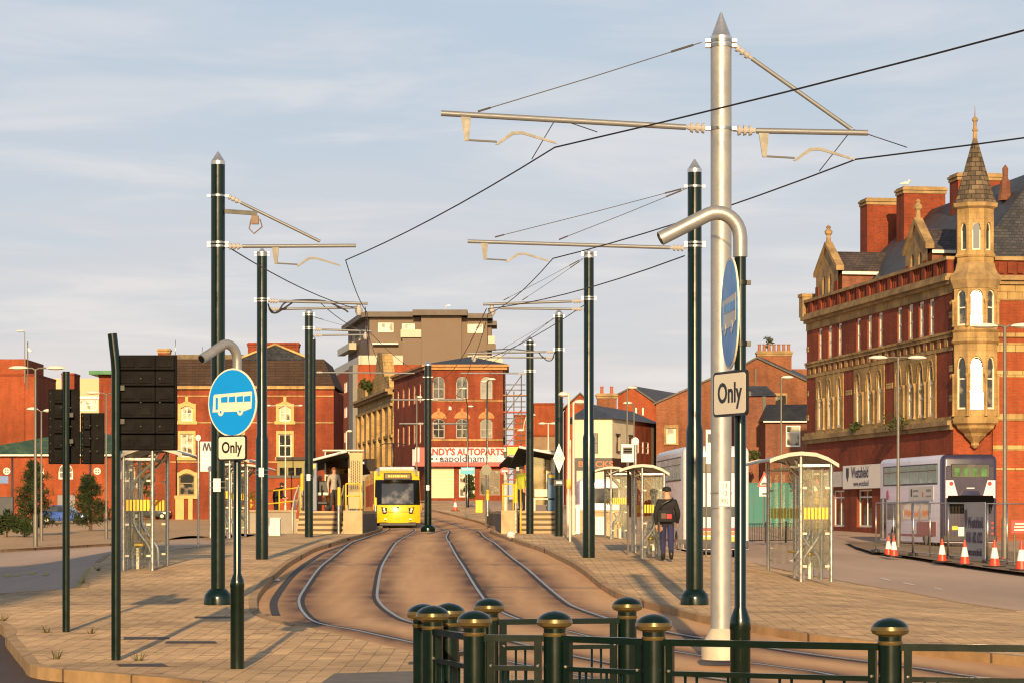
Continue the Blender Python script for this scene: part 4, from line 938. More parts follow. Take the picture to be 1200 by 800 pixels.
# stone surrounds of the first-floor groups, pierced by the windows
for k, (i0, i1) in enumerate(((0, 2), (3, 5), (6, 9))):
    a, b = up[i0] - .85, up[i1] + .85; sfc = Fac(fA.P(a, 0, .05), fA.P(b, 0, .05)); m = MB()
    facade(m, sfc, 6.63, 9.95, [(u - a - .36, u - a + .36, 6.75, 9.50, 2) for u in up[i0:i1 + 1]], .05)
    m.add([sfc.P(0, 6.63), sfc.P(0, 9.95), sfc.P(0, 9.95, -.05), sfc.P(0, 6.63, -.05)], [(0, 1, 2, 3)]); m.add([sfc.P(sfc.w, 6.63), sfc.P(sfc.w, 9.95), sfc.P(sfc.w, 9.95, -.05), sfc.P(sfc.w, 6.63, -.05)], [(0, 1, 2, 3)])
    m.build('window_surround', SAND, t, True)
    for j in list(range(i0, i1)):                      # shafts between the lights
        q = (up[j] + up[j + 1]) / 2; c = MB(); p = fA.P(q, 0, .06); c.lathe([(.11, 6.7), (.065, 6.9), (.065, 8.3), (.12, 8.5), (.12, 8.6)], 10, (p.x, p.y, 0)); c.build('column', SAND, t, True)
    for j in range(i0, i1 + 1):                        # pointed hood moulds
        u = up[j]; hm = MB(); o4 = (u - .56, u + .56, 6.7, 9.74); pt = [u - .56 + 1.12 * i / 10 for i in range(11)]
        for c, d in zip(pt, pt[1:]):
            vs = [fA.P(x, z, dd) for dd in (.052, .09) for x, z in ((c, arch_z(o4, c, 2) - .10), (d, arch_z(o4, d, 2) - .10), (d, arch_z(o4, d, 2) + .02), (c, arch_z(o4, c, 2) + .02))]
            hm.add(vs, [(4, 5, 6, 7), (0, 1, 5, 4), (2, 3, 7, 6)], False)
        hm.build('hood_mould', SAND, t, True)
ck = MB()                                              # stone blocks chequered with brick over the windows
u = .4
while u < LA - .6: fbox(ck, fA, u, u + .55, 10.2, 10.6, .0015, .045); u += 1.15
fbox(ck, fA, 0, LA, 10.161, 10.2, .0015, .02); ck.build('chequer_course', SAND, t, True)
for u0, u1 in ((-.002, .5), (LA - .62, LA)):
    for z in (7.4, 8.9, 11.6): qs = MB(); fbox(qs, fA, u0, u1, z, z + .32, .0015, .03); qs.build('quoin', STONE, t, True)
for u in (up[2] + up[3], up[5] + up[6]): qs = MB(); fbox(qs, fA, u / 2 - .62, u / 2 + .62, 8.55, 8.85, .0015, .028); qs.build('quoin', STONE, t, True)
for i, o in enumerate(ops2): window(t, fA, o, PALEW, WPALE if i % 3 else WPANE, 1, (.5,), .13, .14)
for i, o in enumerate(ops1): window(t, fA, o, PALEW, WPANE if i % 2 else WDARK, 1, (.36, .62) if i > 6 else (.62,), .13, .08)
for o in shop: window(t, fA, o, WHITE, WDARK, 2, (.8,), .09, .22, name='shop_window')
pr = MB(); u = 0.0                                     # brick parapet with balusters between stone piers
cop = MB(); fbox(cop, fA, -.1, LA, 14.55, 14.72, -.10, .36); fbox(cop, fA, -.1, LA, 13.722, 13.86, -.08, .34); cop.build('parapet_coping', DIRTYSAND, t, True)
npier = 14
for i in range(npier + 1):
    u = LA * i / npier; fbox(pr, fA, max(0, u - .28), min(LA, u + .28), 13.86, 14.55, 0, .30)
for i in range(npier * 6):
    u = LA * (i + .5) / (npier * 6); fbox(pr, fA, u - .09, u + .09, 13.86, 14.55, .06, .22)
fbox(pr, fA, 0, LA, 13.86, 14.55, -.02, .03); pr.build('parapet', BRICKD, t, True)
ep = MB(); fbox(ep, fA, -.3, .55, 13.73, 14.95, -.5, .42); fbox(ep, fA, -.38, .62, 14.95, 15.15, -.55, .48); ep.build('corner_pier', DIRTYSAND, t, True)
rf = MB(); hip(rf, fA, 14.0, 19.7, 10.4, 0.2, LA - .3, .0, 4.2, 3.0, d0=.6); rf.build('roof', ROOFSLATE, t, True)
# gabled dormers
for (xa, xb, ap, ez) in ((958.5, 984.5, 17.55, 16.0), (1063.5, 1089.5, 17.0, 15.55)):
    a, b = fA.upx(xa), fA.upx(xb); m = (a + b) / 2; fd = Fac(fA.P(a, 0, .12), fA.P(b, 0, .12)); W_ = fd.w
    ow = [(W_ * .5 - 1.05, W_ * .5 - .30, 14.4, ez - .1, 2), (W_ * .5 + .30, W_ * .5 + 1.05, 14.4, ez - .1, 2)]
    g = MB(); facade(g, fd, 13.9, ez, ow, .25)
    poly_wall(g, fd, [(-.0, ez), (W_, ez), (W_ / 2, ap)], .3)
    dr = g.build('dormer', DIRTYSAND, t, True)
    for u0, u1 in ((0, .7), (W_ - .7, W_)): sd = MB(); fbox(sd, fd, u0, u1, 14.2, ez - .65, .002, .05); sd.build('brick_pier', BRICKD, dr, True)
    ch = MB(); fbox(ch, fd, .05, W_ - .05, 13.9, ez - .15, -4.2, -.26); ch.build('dormer_cheek', BRICKW, dr, True)
    r_ = MB(); d0, d1 = -.3, -5.0
    r_.add([fd.P(-.15, ez - .2, d0), fd.P(W_ / 2, ap - .25, d0), fd.P(W_ + .15, ez - .2, d0), fd.P(-.15, ez - .2, d1), fd.P(W_ / 2, ap - .25, d1), fd.P(W_ + .15, ez - .2, d1)], [(0, 1, 4, 3), (1, 2, 5, 4), (0, 2, 1), (3, 4, 5), (0, 3, 5, 2)], False); r_.build('dormer_roof', ROOFBROWN, dr, True)
    fl = MB(); fbox(fl, fd, W_ + .16, W_ + .20, ez - .3, ez - .13, -4.4, -.2); fl.build('lead_flashing', PALEW, dr, True)
    cp = MB()
    for s_ in (-1, 1):
        q0, q1 = (W_ / 2 + s_ * (W_ / 2 + .12), ez - .05), (W_ / 2, ap + .05)
        vs = [fd.P(x, z, d) for d in (-.33, .14) for x, z in ((q0[0], q0[1]), (q1[0], q1[1]), (q1[0], q1[1] + .28), (q0[0], q0[1] + .28))]
        cp.add(vs, [(0, 1, 2, 3), (4, 5, 6, 7), (0, 1, 5, 4), (2, 3, 7, 6), (0, 3, 7, 4), (1, 2, 6, 5)], False)
    cp.build('gable_coping', DIRTYSAND, dr, True)
    fi = MB(); q = fd.P(W_ / 2, 0, -.1); fi.lathe([(.16, ap + .2), (.12, ap + .7), (.22, ap + .8), (.24, ap + .95), (.10, ap + 1.1), (.16, ap + 1.2), (.03, ap + 1.32)], 8, (q.x, q.y, 0)); fi.build('finial', DIRTYSAND, dr, True)
    for o in ow: window(t, fd, o, PALEW, WDARK, 1, (.5,), .08, .24)
rdg = MB()
q = fA.P(fA.upx(972), 0, -2.6)
for px_, tt, of, zt in ((1030, .965, 4.6, 20.75), (1078, .79, 5.4, 20.85), (1134, .50, 6.0, 20.6)):
    c = fA.P(LA * (1 - tt), 0, -of); chimney(t, (c.x, c.y), 16.2, zt, 2.55, 1.5, math.atan2(-fA.n.y, -fA.n.x), BRICKD, 0)
# corner oriel tower
tc_ = V((at(1142.5, 600, 23.1).x, at(1142.5, 600, 23.1).y, 0)); AZF = R(-95.4)
def octo(ap, rot=0.0):
    r = ap * .93 / math.cos(math.pi / 8); return [tc_ + V((r * math.cos(AZF + R(22.5 + 45 * i) + rot), r * math.sin(AZF + R(22.5 + 45 * i) + rot), 0)) for i in range(8)]
def ring_stack(prof):
    m = MB(); 
    rows = [[p + V((0, 0, z)) for p in octo(a)] for a, z in prof]; vs = [p for r_ in rows for p in r_]
    m.add(vs, [(k * 8 + i, k * 8 + (i + 1) % 8, (k + 1) * 8 + (i + 1) % 8, (k + 1) * 8 + i) for k in range(len(prof) - 1) for i in range(8)], False)
    m.add(rows[0], [tuple(range(8))], False); m.add(rows[-1], [tuple(range(8))], False); return m
tw = MB(); wins = []
for lev, (a, z0, z1, wz0, wz1, ww, k) in enumerate(((1.16, 6.5, 10.25, 6.95, 9.6, .62, 2), (1.16, 10.95, 13.02, 11.15, 12.95, .60, 1), (.98, 14.3, 17.05, 14.95, 16.35, .42, 2))):
    oc = octo(a)
    for i in range(8):
        p, q = oc[i], oc[(i + 1) % 8]; fo = Fac(p, q)
        nn = fo.n; vis = nn.y < .35; two = lev == 2
        o = [(fo.w / 2 - ww / 2, fo.w / 2 + ww / 2, wz0, wz1, k)] if vis else []
        facade(tw, fo, z0, z1, o, .16)
        if o: wins.append((fo, o[0], lev, nn))
tw.build('tower', SAND, t, True)
tt_ = [c for c in t.children if c.name.startswith('tower')][0] if t.children else None
for fo, o, lev, nn in wins:
    front_ = abs(nn.angle(V((math.cos(AZF), math.sin(AZF), 0)))) < .1
    window(t, fo, o, PALEW, (GLOW if (front_ and lev < 2) else WDARK if lev == 2 else WPANE), 1, (.58,) if lev == 0 else (.5,) if lev == 1 else (), .07 if lev < 2 else .05, .16, -(ELEV - R(4.6 if lev else 2.7)) / 2 if (front_ and lev < 2) else 0)
ring_stack([(1.2, 10.25), (1.3, 10.35), (1.22, 10.5), (1.22, 10.8), (1.32, 10.9), (1.2, 10.952)]).build('tower_band', SAND, t, True)
ring_stack([(1.2, 13.02), (1.26, 13.2), (1.36, 13.45), (1.36, 13.66), (1.2, 13.8), (1.08, 14.0), (1.02, 14.3)]).build('tower_cornice', DIRTYSAND, t, True)
ring_stack([(1.05, 14.62), (1.08, 14.7), (1.02, 14.8)]).build('turret_band', SAND, t, True)
ring_stack([(1.0, 17.05), (1.16, 17.15), (1.2, 17.34), (1.1, 17.36)]).build('turret_cornice', DIRTYSAND, t, True)
ring_stack([(.08, 5.0), (.22, 5.15), (.2, 5.28), (.55, 5.62), (.62, 5.75), (.95, 5.98), (1.02, 6.14), (1.2, 6.25), (1.24, 6.5)]).build('oriel_corbel', SAND, t, True)
SPIRE = brick('lichened spire slates', (.21, .155, .095), (.085, .066, .05), (.035, .03, .024), .42, .24, .02, .5, .9, .3, .8)
ring_stack([(1.14, 17.36), (.98, 17.7), (.10, 20.7)]).build('spire', SPIRE, t, True)
m = MB(); m.lathe([(.12, 20.55), (.10, 21.0), (.16, 21.1), (.09, 21.2), (.09, 21.5), (.16, 21.6), (.12, 21.72), (.03, 21.78), (.010, 22.35)], 8, tc_); m.build('spire_finial', DIRTYSAND, t, True)
for i, p in enumerate(octo(1.2)):
    for z0, z1 in ((6.6, 8.5), (11.1, 12.2)):
        c = MB(); c.lathe([(.10, z0), (.065, z0 + .12), (.065, z1), (.12, z1 + .15), (.12, z1 + .25)], 8, p); c.build('tower_column', SAND, t, True)
# wing to the right of the tower
fB = Fac(tc_ + V((.95, .25, 0)), tc_ + V((12, 1.6, 0)))
ob = [(fB.upx(1201), fB.upx(1201) + 1.1, z0, z1, k) for z0, z1, k in ((6.75, 9.55, 2), (10.95, 12.85, 0))]
m = MB(); facade(m, fB, -.4, 13.9, ob, .2); solid(m, fB, 12, -.4, 13.85); m.build('wing_wall', BRICKO, t, True)
m = MB()
for z0, z1, d in ((12.5, 13.3, .05), (10.62, 10.85, .08), (9.9, 10.35, .05), (8.62, 8.95, .03), (6.42, 6.75, .10), (4.9, 5.15, .05), (3.9, 4.0, .06)): band(m, fB, z0, z1, d)
m.build('stone_band', STONE, t, True)
m = MB(); band(m, fB, 13.3, 13.5, .22); band(m, fB, 13.5, 13.74, .42); fbox(m, fB, 0, fB.w, 14.5, 14.7, -.1, .36); m.build('cornice', DIRTYSAND, t, True)
m = MB(); fbox(m, fB, 0, fB.w, 13.74, 14.5, -.05, .2)
for i in range(22): fbox(m, fB, .2 + i * .5, .5 + i * .5, 13.85, 14.4, .2, .3)
m.build('parapet', BRICKD, t, True)
for o in ob: window(t, fB, o, PALEW, WPANE, 1, (.6,), .08, .2)
m = MB(); hip(m, fB, 14.1, 18.5, 9, .3, 12, .0, 2.2, 0, d0=.6); m.build('wing_roof', ROOFBROWN, t, True)
m = MB(); q = fB.P(2.3, 0, -5.1); m.lathe([(.4, 18.2), (.3, 18.7), (.28, 19.2), (.14, 19.4), (.16, 19.9), (.03, 20.1)], 8, (q.x, q.y, 0)); m.build('roof_finial', BRICKW, t, True)
# fascia over the shop
tg = tag(MB().build('sign_fascia', WHITE), 'long white shop fascia with a navy shield emblem on the corner building', 'shop sign') if False else None
ft = thing('shop_fascia', 'long white shop fascia with navy lettering on the ground floor of the corner building', 'shop sign', fA.P(fA.upx(985), 3.2, .1))
NAVY = mat('navy lettering', (.012, .014, .06), .5)
u0, u1, u2 = fA.upx(968), fA.upx(992), fA.upx(1046)
m = MB(); fbox(m, fA, u0, u1 - .05, 3.25, 4.15, .03, .12); m.build('small_panel', mat('greyed sign panel', (.58, .55, .50), .5), ft, True)
m = MB(); fbox(m, fA, u1, u2, 3.1, 4.45, .05, .22); m.build('panel', WHITE, ft, True)
Mw = ROOTM[ft.name].inverted() @ face_to(fA.P((fA.upx(1001) + fA.upx(1022)) / 2 + .1, 4.0, .226), fA.n)
text('Westshield', .88, NAVY, ft, Mw, sx=.86, bold=.02); text('www.westshield', .46, NAVY, ft, Mw @ Matrix.Translation((0.25, -.62, 0)), sx=1.0)
m = MB(); c = fA.P(fA.upx(997.5), 3.95, .226); M_ = face_to(c, fA.n); m.prism([(-.28, .36, 0), (.28, .36, 0), (.28, -.1, 0), (0, -.45, 0), (-.28, -.1, 0)], (0, 0, .006), M_); m.build('shield_emblem', NAVY, ft, True)
text('WURC', .6, mat('faded grey lettering', (.40, .38, .36), .6), ft, ROOTM[ft.name].inverted() @ face_to(fA.P((u0 + u1) / 2, 3.7, .124), fA.n), sx=1.1)

# ---------------------------------------------------------------- houses in the middle distance on the right
def gable_house(name, label, pa, pb, s, apex, z0, eaves, dirv, dep, wm, rm, ops=(), win=(PALEW, WPANE), group='brick houses across the road'):
    """gable towards us between two pixels; apex = (px, row); eaves = rows at both ends"""
    f = Fac(at(pa, 600, s), at(pb, 600, s)); t = B(name, label, f.P(f.w / 2, 0), 'house', group); zz = lambda y: CZ - (y - HZ) / s
    ua = (apex[0] - pa) / s; za, ze0, ze1 = zz(apex[1]), zz(eaves[0]), zz(eaves[1]); d = V((dirv[0], dirv[1], 0)).normalized() * dep
    oo = [((a - pa) / s, (b - pa) / s, zz(y1), zz(y0), k) for a, b, y0, y1, k in ops]; zt = min(ze0, ze1)
    m = MB(); facade(m, f, z0, zt, oo, .15); tri = [f.P(0, zt), f.P(f.w, zt)] + ([f.P(f.w, ze1)] if ze1 > zt + .01 else []) + [f.P(ua, za)] + ([f.P(0, ze0)] if ze0 > zt + .01 else [])
    m.add(tri, [tuple(range(len(tri)))], False)
    for u, ze in ((0, ze0), (f.w, ze1)): m.add([f.P(u, z0), f.P(u, ze), f.P(u, ze) + d, f.P(u, z0) + d], [(0, 1, 2, 3)], False)
    m.add([f.P(0, z0) + d, f.P(f.w, z0) + d, f.P(f.w, ze1) + d, f.P(ua, za) + d, f.P(0, ze0) + d], [(0, 1, 2, 3, 4)], False)
    m.build('wall', wm, t, True)
    r = MB(); th = V((0, 0, .16)); ov = f.n * .2
    for (q0, q1) in ((f.P(-.25, ze0 - .1), f.P(ua, za)), (f.P(ua, za), f.P(f.w + .25, ze1 - .1))):
        a, b = q0 + ov + V((0, 0, .02)), q1 + ov + V((0, 0, .02)); r.add([a, b, b + d, a + d, a + th, b + th, b + d + th, a + d + th], [(0, 1, 2, 3), (4, 5, 6, 7), (0, 1, 5, 4), (1, 2, 6, 5), (2, 3, 7, 6), (3, 0, 4, 7)], False)
    r.build('roof', rm, t, True)
    for o in oo: window(t, f, o, win[0], win[1], 1, (.5,), .07, .14)
    return t, f, zz
t, f, zz = gable_house('brick_house', 'brown brick gable house with many chimney pots, left of the corner building', 838, 949, 14, (887, 420), 0, (447, 449), (.3, 1), 9, BRICKB, ROOFSLATE)
c = at(907, 600, 13.75); chimney(t, (c.x, c.y), zz(440), zz(411), 2.9, .9, 0, BRICKB, 7)
m = MB(); fbox(m, f, f.w * .42, f.w * .435, .3, zz(432), .002, .14); m.build('drainpipe', BLACK, t, True)
for u_ in (.3, .62): ow_ = (f.w * u_, f.w * u_ + 1.0, zz(478), zz(463), 0); m = MB(); fbox(m, f, ow_[0] - .12, ow_[1] + .12, ow_[2] - .15, ow_[3] + .2, .002, .06); m.build('window_surround', SAND, t, True); m = MB(); fbox(m, f, *ow_[:4], .061, .075); m.build('window', WPANE, t, True)
m = MB(); q = at(926, 600, 13.4); m.cbox((q.x + 1.6, q.y + 3, 8.5), 4.5, 5, 11.6); m.build('rear_wing', BRICKB, t, True)
t2 = B('brick_annex', 'brown brick annex with a blue slate lean-to roof below the chimney-pot house', at(890, 600, 14.6), 'house', 'brick houses across the road')
f = Fac(at(868, 600, 14.6), at(909, 600, 14.6)); zz = lambda y: CZ - (y - HZ) / 14.6
m = MB(); fbox(m, f, 0, f.w - .02, 0, zz(463), -2.6, 0); m.build('wall', BRICKW, t2, True)
m = MB(); m.add([f.P(-.2, zz(463) - .05, .25), f.P(f.w + .1, zz(463) - .05, .25), f.P(f.w - .5, zz(450), -2.4), f.P(-.2, zz(450), -2.4), f.P(-.2, zz(465), -2.6), f.P(f.w, zz(465), -2.6)], [(0, 1, 2, 3), (0, 3, 4), (1, 5, 2), (2, 5, 4, 3), (0, 4, 5, 1)], False); m.build('roof', ROOFSLATE, t2, True)
m = MB(); fbox(m, f, f.w * .62, f.w * .72, .2, zz(464), .002, .16); m.build('drainpipe', BLACK, t2, True)
t3 = B('brick_cottage', 'low brick house with a dark slate roof and one white window, beside the corner building', at(920, 600, 15), 'house', 'brick houses across the road')
f = Fac(at(897, 600, 15), at(960, 600, 15)); zz = lambda y: CZ - (y - HZ) / 15
ow = (f.upx(921), f.upx(938), zz(523), zz(498), 0); m = MB(); facade(m, f, 0, zz(492), [ow], .12); solid(m, f, 4, 0, zz(492)); m.build('wall', BRICKW, t3, True); window(t3, f, ow, WHITE, WPALE, 1, (.66,), .09, .1)
m = MB(); m.add([f.P(-.2, zz(493), .3), f.P(f.w, zz(493), .3), f.P(f.w, zz(472), -2.2), f.P(.3, zz(472), -2.2), f.P(-.2, zz(493), -4.4), f.P(f.w, zz(493), -4.4)], [(0, 1, 2, 3), (3, 2, 5, 4), (0, 3, 4), (1, 5, 2), (0, 4, 5, 1)], False); m.build('roof', slate('black slate', (.022, .022, .025), (.035, .035, .038)), t3, True)
m = MB(); fbox(m, f, -.2, f.w, zz(494.5), zz(493), .3, .38); m.build('gutter', PALEW, t3, True)
t, f, zz = gable_house('brick_house', 'orange brown brick gable house with a stone-framed window, behind the parked double decker', 769, 838, 14.4, (834, 444), 0, (473, 447), (.2, 1), 10, BRICKB, ROOFBROWN, [(781, 792, 501, 519, 0)], (PALEW, WPALE))
m = MB(); fbox(m, f, (778 - 769) / 14.4, (795 - 769) / 14.4, zz(501), zz(497.5), .002, .12); fbox(m, f, (778 - 769) / 14.4, (781 - 769) / 14.4, zz(519), zz(501), .002, .08); fbox(m, f, (792 - 769) / 14.4, (795 - 769) / 14.4, zz(519), zz(501), .002, .08); fbox(m, f, (778 - 769) / 14.4, (795 - 769) / 14.4, zz(521), zz(519), .002, .14); m.build('window_surround', SAND, t, True)
c = at(801, 600, 13.9); chimney(t, (c.x, c.y), zz(466), zz(456), .7, .7, 0, BRICKB, 0)
t, f, zz = gable_house('brick_house', 'bright orange brick gable house with a dark roof falling to the right, behind the pub', 724, 771, 13.2, (741, 454), 1, (463, 475), (.34, 1), 15, BRICKO, slate('dark brown tiles', (.05, .042, .04), (.075, .062, .055)), [(744.5, 746.5, 477, 485, 0), (752.5, 754.5, 477, 486, 0)])
# white pub with hipped roof
pc, pl_, pe = at(717.5, 600, 15), at(671, 600, 15.0), at(771, 600, 14.05)
fF, fS = Fac(pl_, pc), Fac(pc, pe); zz = lambda y: CZ - (y - HZ) / 15; ze = zz(490)
t = B('pub', 'cream rendered corner pub with a hipped slate roof and dark shopfront', pc, 'pub')
CREAMR = mat('cream render', (.66, .58, .40), .8, 0, .12, .8)
of = [(fF.upx(694), fF.upx(701), zz(531), zz(507), 0)]; os_ = [(fS.upx(722), fS.upx(725.5), zz(527), zz(509), 0), (fS.upx(737), fS.upx(740.5), zz(527), zz(510), 0)]
m = MB(); facade(m, fF, zz(536), ze, of, .12); facade(m, fS, zz(536), ze, os_, .12, 0, fS.upx(743.5)); m.build('render_wall', CREAMR, t, True)
m = MB(); ow = [(fS.upx(a), fS.upx(b), zz(528), zz(513), 0) for a, b in ((746, 749), (752, 754.5), (757, 760.5))]; facade(m, fS, 1, ze, ow, .12, fS.upx(743.5), fS.upx(763)); m.build('brick_wall', BRICKD, t, True)
m = MB(); facade(m, fS, 1, ze, [], .1, fS.upx(763), fS.w); m.build('end_wall', mat('grey render', (.22, .19, .15), .85), t, True)
m = MB(); facade(m, fF, 0, zz(536), [], .1); facade(m, fS, 0, zz(536), [], .1, 0, fS.upx(743.5)); m.build('shopfront', mat('black shopfront paint', (.014, .012, .011), .4), t, True)
m = MB(); fbox(m, fF, fF.w * .1, fF.w * .95, zz(578), zz(551), .05, .1); m.build('pale_panel', mat('pale shop panel', (.55, .50, .38), .6), t, True)
bk = fF.P(0, 0, -12); bk2 = pe + V((-5, 3, 0))
m = MB(); E = lambda p, z: V((p.x, p.y, z)); r0, r1 = at(692, 473, 14.45), at(742, 482, 13.75)
m.add([E(pl_ + V((-.3, -.3, 0)), ze), E(pc + V((.2, -.35, 0)), ze), E(pe + V((.3, -.1, 0)), ze - .0), E(pe + V((-5, 5, 0)), ze), E(bk, ze), r0, r1], [(0, 1, 5), (1, 2, 6, 5), (2, 3, 6), (3, 4, 5, 6), (4, 0, 5), (0, 4, 3, 2, 1)], False); m.build('roof', ROOFSLATE, t, True)
for o in of: window(t, fF, o, BLACK, WDARK, 1, (.5,), .06, .1)
for o in os_: window(t, fS, o, BLACK, WDARK, 1, (.5,), .06, .1)
for o in ow: window(t, fS, o, WHITE, WPANE, 1, (.5,), .08, .1)
for u in (fS.upx(723.5), fS.upx(738.5)):
    m = MB(); fbox(m, fS, u - .55, u + .55, zz(509), zz(507), .002, .12); m.build('window_head', BLACK, t, True); m = MB(); fbox(m, fS, u - .45, u + .45, zz(529), zz(527.5), .002, .14); m.build('window_sill', BLACK, t, True)
text('BLACKS', .62, mat('orange lettering', (.45, .12, .03), .5), t, ROOTM[t.name].inverted() @ face_to(fF.P(fF.upx(698), zz(543.5), .02), fF.n), sx=1.25, bold=.015)
c = at(711, 600, 13.9); chimney(t, (c.x, c.y), zz(480), zz(453), 1.65, 1.0, 0, BRICKB, 2, potm=mat('orange clay pot', (.42, .10, .04), .8))
for px_, y_ in ((738, 476), (751.5, 482)):
    p = at(px_, 600, 13.9); m = MB(); m.cyl((p.x, p.y, zz(y_ + 10)), (p.x, p.y, zz(y_)), .14, .12, 8); m.build('flue', PALEW, t, True)
t, f, zz = gable_house('brick_house', 'small brick house with a dark roof, half hidden behind the white pub', 663, 693, 12.6, (680, 461), 1, (478, 478), (.0, 1), 10, BRICKO, slate('dark brown tiles', (.05, .042, .04), (.075, .062, .055)))
# plain brick blocks further up the street
def block(name, label, pa, pb, s, ytop, wm, dep=12, cat='building', ops=(), z0=0, coping=None, group=None, pane=WPANE, fr=PALEW):
    f = Fac(at(pa, 600, s), at(pb, 600, s)); t = B(name, label, f.P(f.w / 2, 0), cat, group); zz = lambda y: CZ - (y - HZ) / s
    oo = [(f.upx(a), f.upx(b), zz(y1), zz(y0), k) for a, b, y0, y1, k in ops]
    m = MB(); facade(m, f, z0, zz(ytop), oo, .15); solid(m, f, dep, z0, zz(ytop)); m.build('wall', wm, t, True)
    m = MB(); fbox(m, f, -.05, f.w + .05, zz(ytop) + .002, zz(ytop) + .22, -dep - .05, .1); m.build('coping', coping or BRICKD, t, True)
    for o in oo: window(t, f, o, fr, pane, 1, (.5,), .08, .14)
    return t, f, zz
block('brick_block', 'plain orange brick block with a flat top, behind the right hand tram poles', 626, 660, 10.2, 474, BRICKO, group='orange brick blocks up the street')
block('brick_block', 'lower orange brick block beside the scaffolding up the street', 603, 627, 10.6, 487.5, BRICKO, 6, group='orange brick blocks up the street')
block('stone_block', 'low brown stone block with pale rooftop plant, behind the right platform canopy', 624, 651, 11.2, 511, mat('brown stone', (.26, .17, .10), .85, 0, .3, .8, bump=.3), 6)

# ---------------------------------------------------------------- autoparts corner building
SA = 12.0; q0, q1 = at(499.5, 600, SA), at(592, 600, SA); fF = Fac(q0, q1); far = at(461.5, 600, 11.05); fS = Fac(far, q0); zz = lambda y: CZ - (y - HZ) / SA
t = B('red_brick_shop', 'red brick corner building with round-headed windows, a slate roof and an autoparts sign', fF.P(4, 0))
oF = []
for c in (514, 541.5, 570): oF += [(fF.upx(c - 7), fF.upx(c + 7), zz(467), zz(440.5), 1), (fF.upx(c - 7), fF.upx(c + 7), zz(513), zz(490), 3)]
oG = [(fF.upx(503), fF.upx(532), zz(583), zz(547), 0), (fF.upx(538), fF.upx(556), zz(582), zz(549), 0), (fF.upx(562), fF.upx(586), zz(580), zz(550), 0)]
uu = [fS.w * k for k in (.14, .31, .48, .65, .82)]; oS = [(u - .55, u + .55, z0, z1, k) for u in uu for z0, z1, k in ((12.6, 14.7, 1), (8.6, 10.8, 3))]
m = MB(); facade(m, fF, 1, zz(429), oF + oG, .2); facade(m, fS, 1, zz(429), oS, .2); solid(m, fF, 16, 1, zz(429) - .1); m.build('wall', BRICKD, t, True)
m = MB(); band(m, fF, zz(433), zz(429.5), .25, -.2, fF.w + .2); band(m, fF, zz(429.5), zz(427), .45, -.35, fF.w + .4); band(m, fS, zz(433), zz(429.5), .25); band(m, fS, zz(429.5), zz(427), .44); m.build('cornice', mat('terracotta stone', (.42, .20, .07), .8, 0, .3, 1.5), t, True)
m = MB(); band(m, fF, zz(470), zz(468.5), .06); band(m, fF, zz(516), zz(514), .08); m.build('string_course', SAND, t, True)
for c in (514, 541.5, 570):
    m = MB(); u = fF.upx(c); pts = [(u + .78 * math.cos(a), zz(490) + .02 + .68 * math.sin(a)) for a in [math.pi * i / 10 for i in range(11)]]
    m.add([fF.P(x, z, .03) for x, z in pts] , [tuple(range(11))], False); fbox(m, fF, u - .12, u + .12, zz(490) + .5, zz(490) + 1.0, .03, .14)
    m.build('tympanum', mat('terracotta stone', (.42, .20, .07), .8, 0, .3, 1.5), t, True)
m = MB(); hip(m, fF, zz(427), zz(412.5), 14, 0, fF.w, .35, 4.2, 3.4); m.build('roof', slate('black slate', (.022, .022, .025), (.035, .035, .038)), t, True)
for i, o in enumerate(oF): window(t, fF, o, mat('grey window frame', (.28, .27, .24), .5), pane_mat('sky lit glass', (.05, .06, .065), (.12, .125, .115), .5) if i % 2 == 0 else WPANE, 2, (.45,), .09, .18)
for o in oS: window(t, fS, o, PALEW, WPANE, 1, (.5,), .09, .18)
m = MB(); o = oG[0]
fbox(m, fF, o[0], o[1], o[2], o[3], -.16, -.12)
for i in range(9): z = o[2] + (o[3] - o[2]) * i / 9; fbox(m, fF, o[0], o[1], z, z + .25, -.12, -.09)
m.build('roller_shutter', mat('cream shutter', (.60, .52, .34), .6, 0, .1, 1), t, True)
window(t, fF, oG[1], PALEW, WPALE, 2, (.7,), .1, .18, name='shop_window'); window(t, fF, oG[2], mat('bronze frame', (.2, .11, .05), .5), WPANE, 3, (.7,), .1, .18, name='shop_window')
for c in (500.8, 590.5): m = MB(); p = fF.P(fF.upx(c), 0, .09); m.cyl((p.x, p.y, 1.2), (p.x, p.y, zz(433)), .08, .08, 8); m.build('drainpipe', BLACK, t, True)
m = MB(); fbox(m, fF, fF.upx(526), fF.upx(529), zz(480), zz(476), .002, .2); m.build('alarm_box', WHITE, t, True)
st = thing('shop_sign', 'long white autoparts sign with red and navy lettering over the shutter', 'shop sign', fF.P(4, zz(545), .3))
ul, ur = fF.upx(487), fF.upx(600)
SW = mat('white sign face', (.80, .76, .68), .5, 0, .05, 2)
m = MB(); fbox(m, fF, ul, ur, zz(541), zz(524), .15, .75); m.build('sign_box', SW, st, True)
m = MB(); fbox(m, fF, ul - .02, ur + .02, zz(546), zz(541), .13, .78); fbox(m, fF, ul + .4, ul + .9, zz(541), zz(524), .753, .77); m.build('red_band', RED, st, True)
m = MB(); fbox(m, fF, ul - .3, ul - .02, zz(545), zz(526), -.6, .4); m.build('return_end', mat('grey sign end', (.42, .40, .42), .5), st, True)
Mi = ROOTM[st.name].inverted()
text("ANDY'S AUTOPARTS", .9, mat('sign red lettering', (.42, .008, .008), .5), st, Mi @ face_to(fF.P(fF.upx(545.5), zz(529.5), .755), fF.n), bold=.045, sx=.90, depth=.01)
text('aapoldham', .92, mat('navy sign lettering', (.015, .02, .13), .5), st, Mi @ face_to(fF.P(fF.upx(542), zz(537.3), .755), fF.n), bold=.02, sx=1.1, depth=.01)
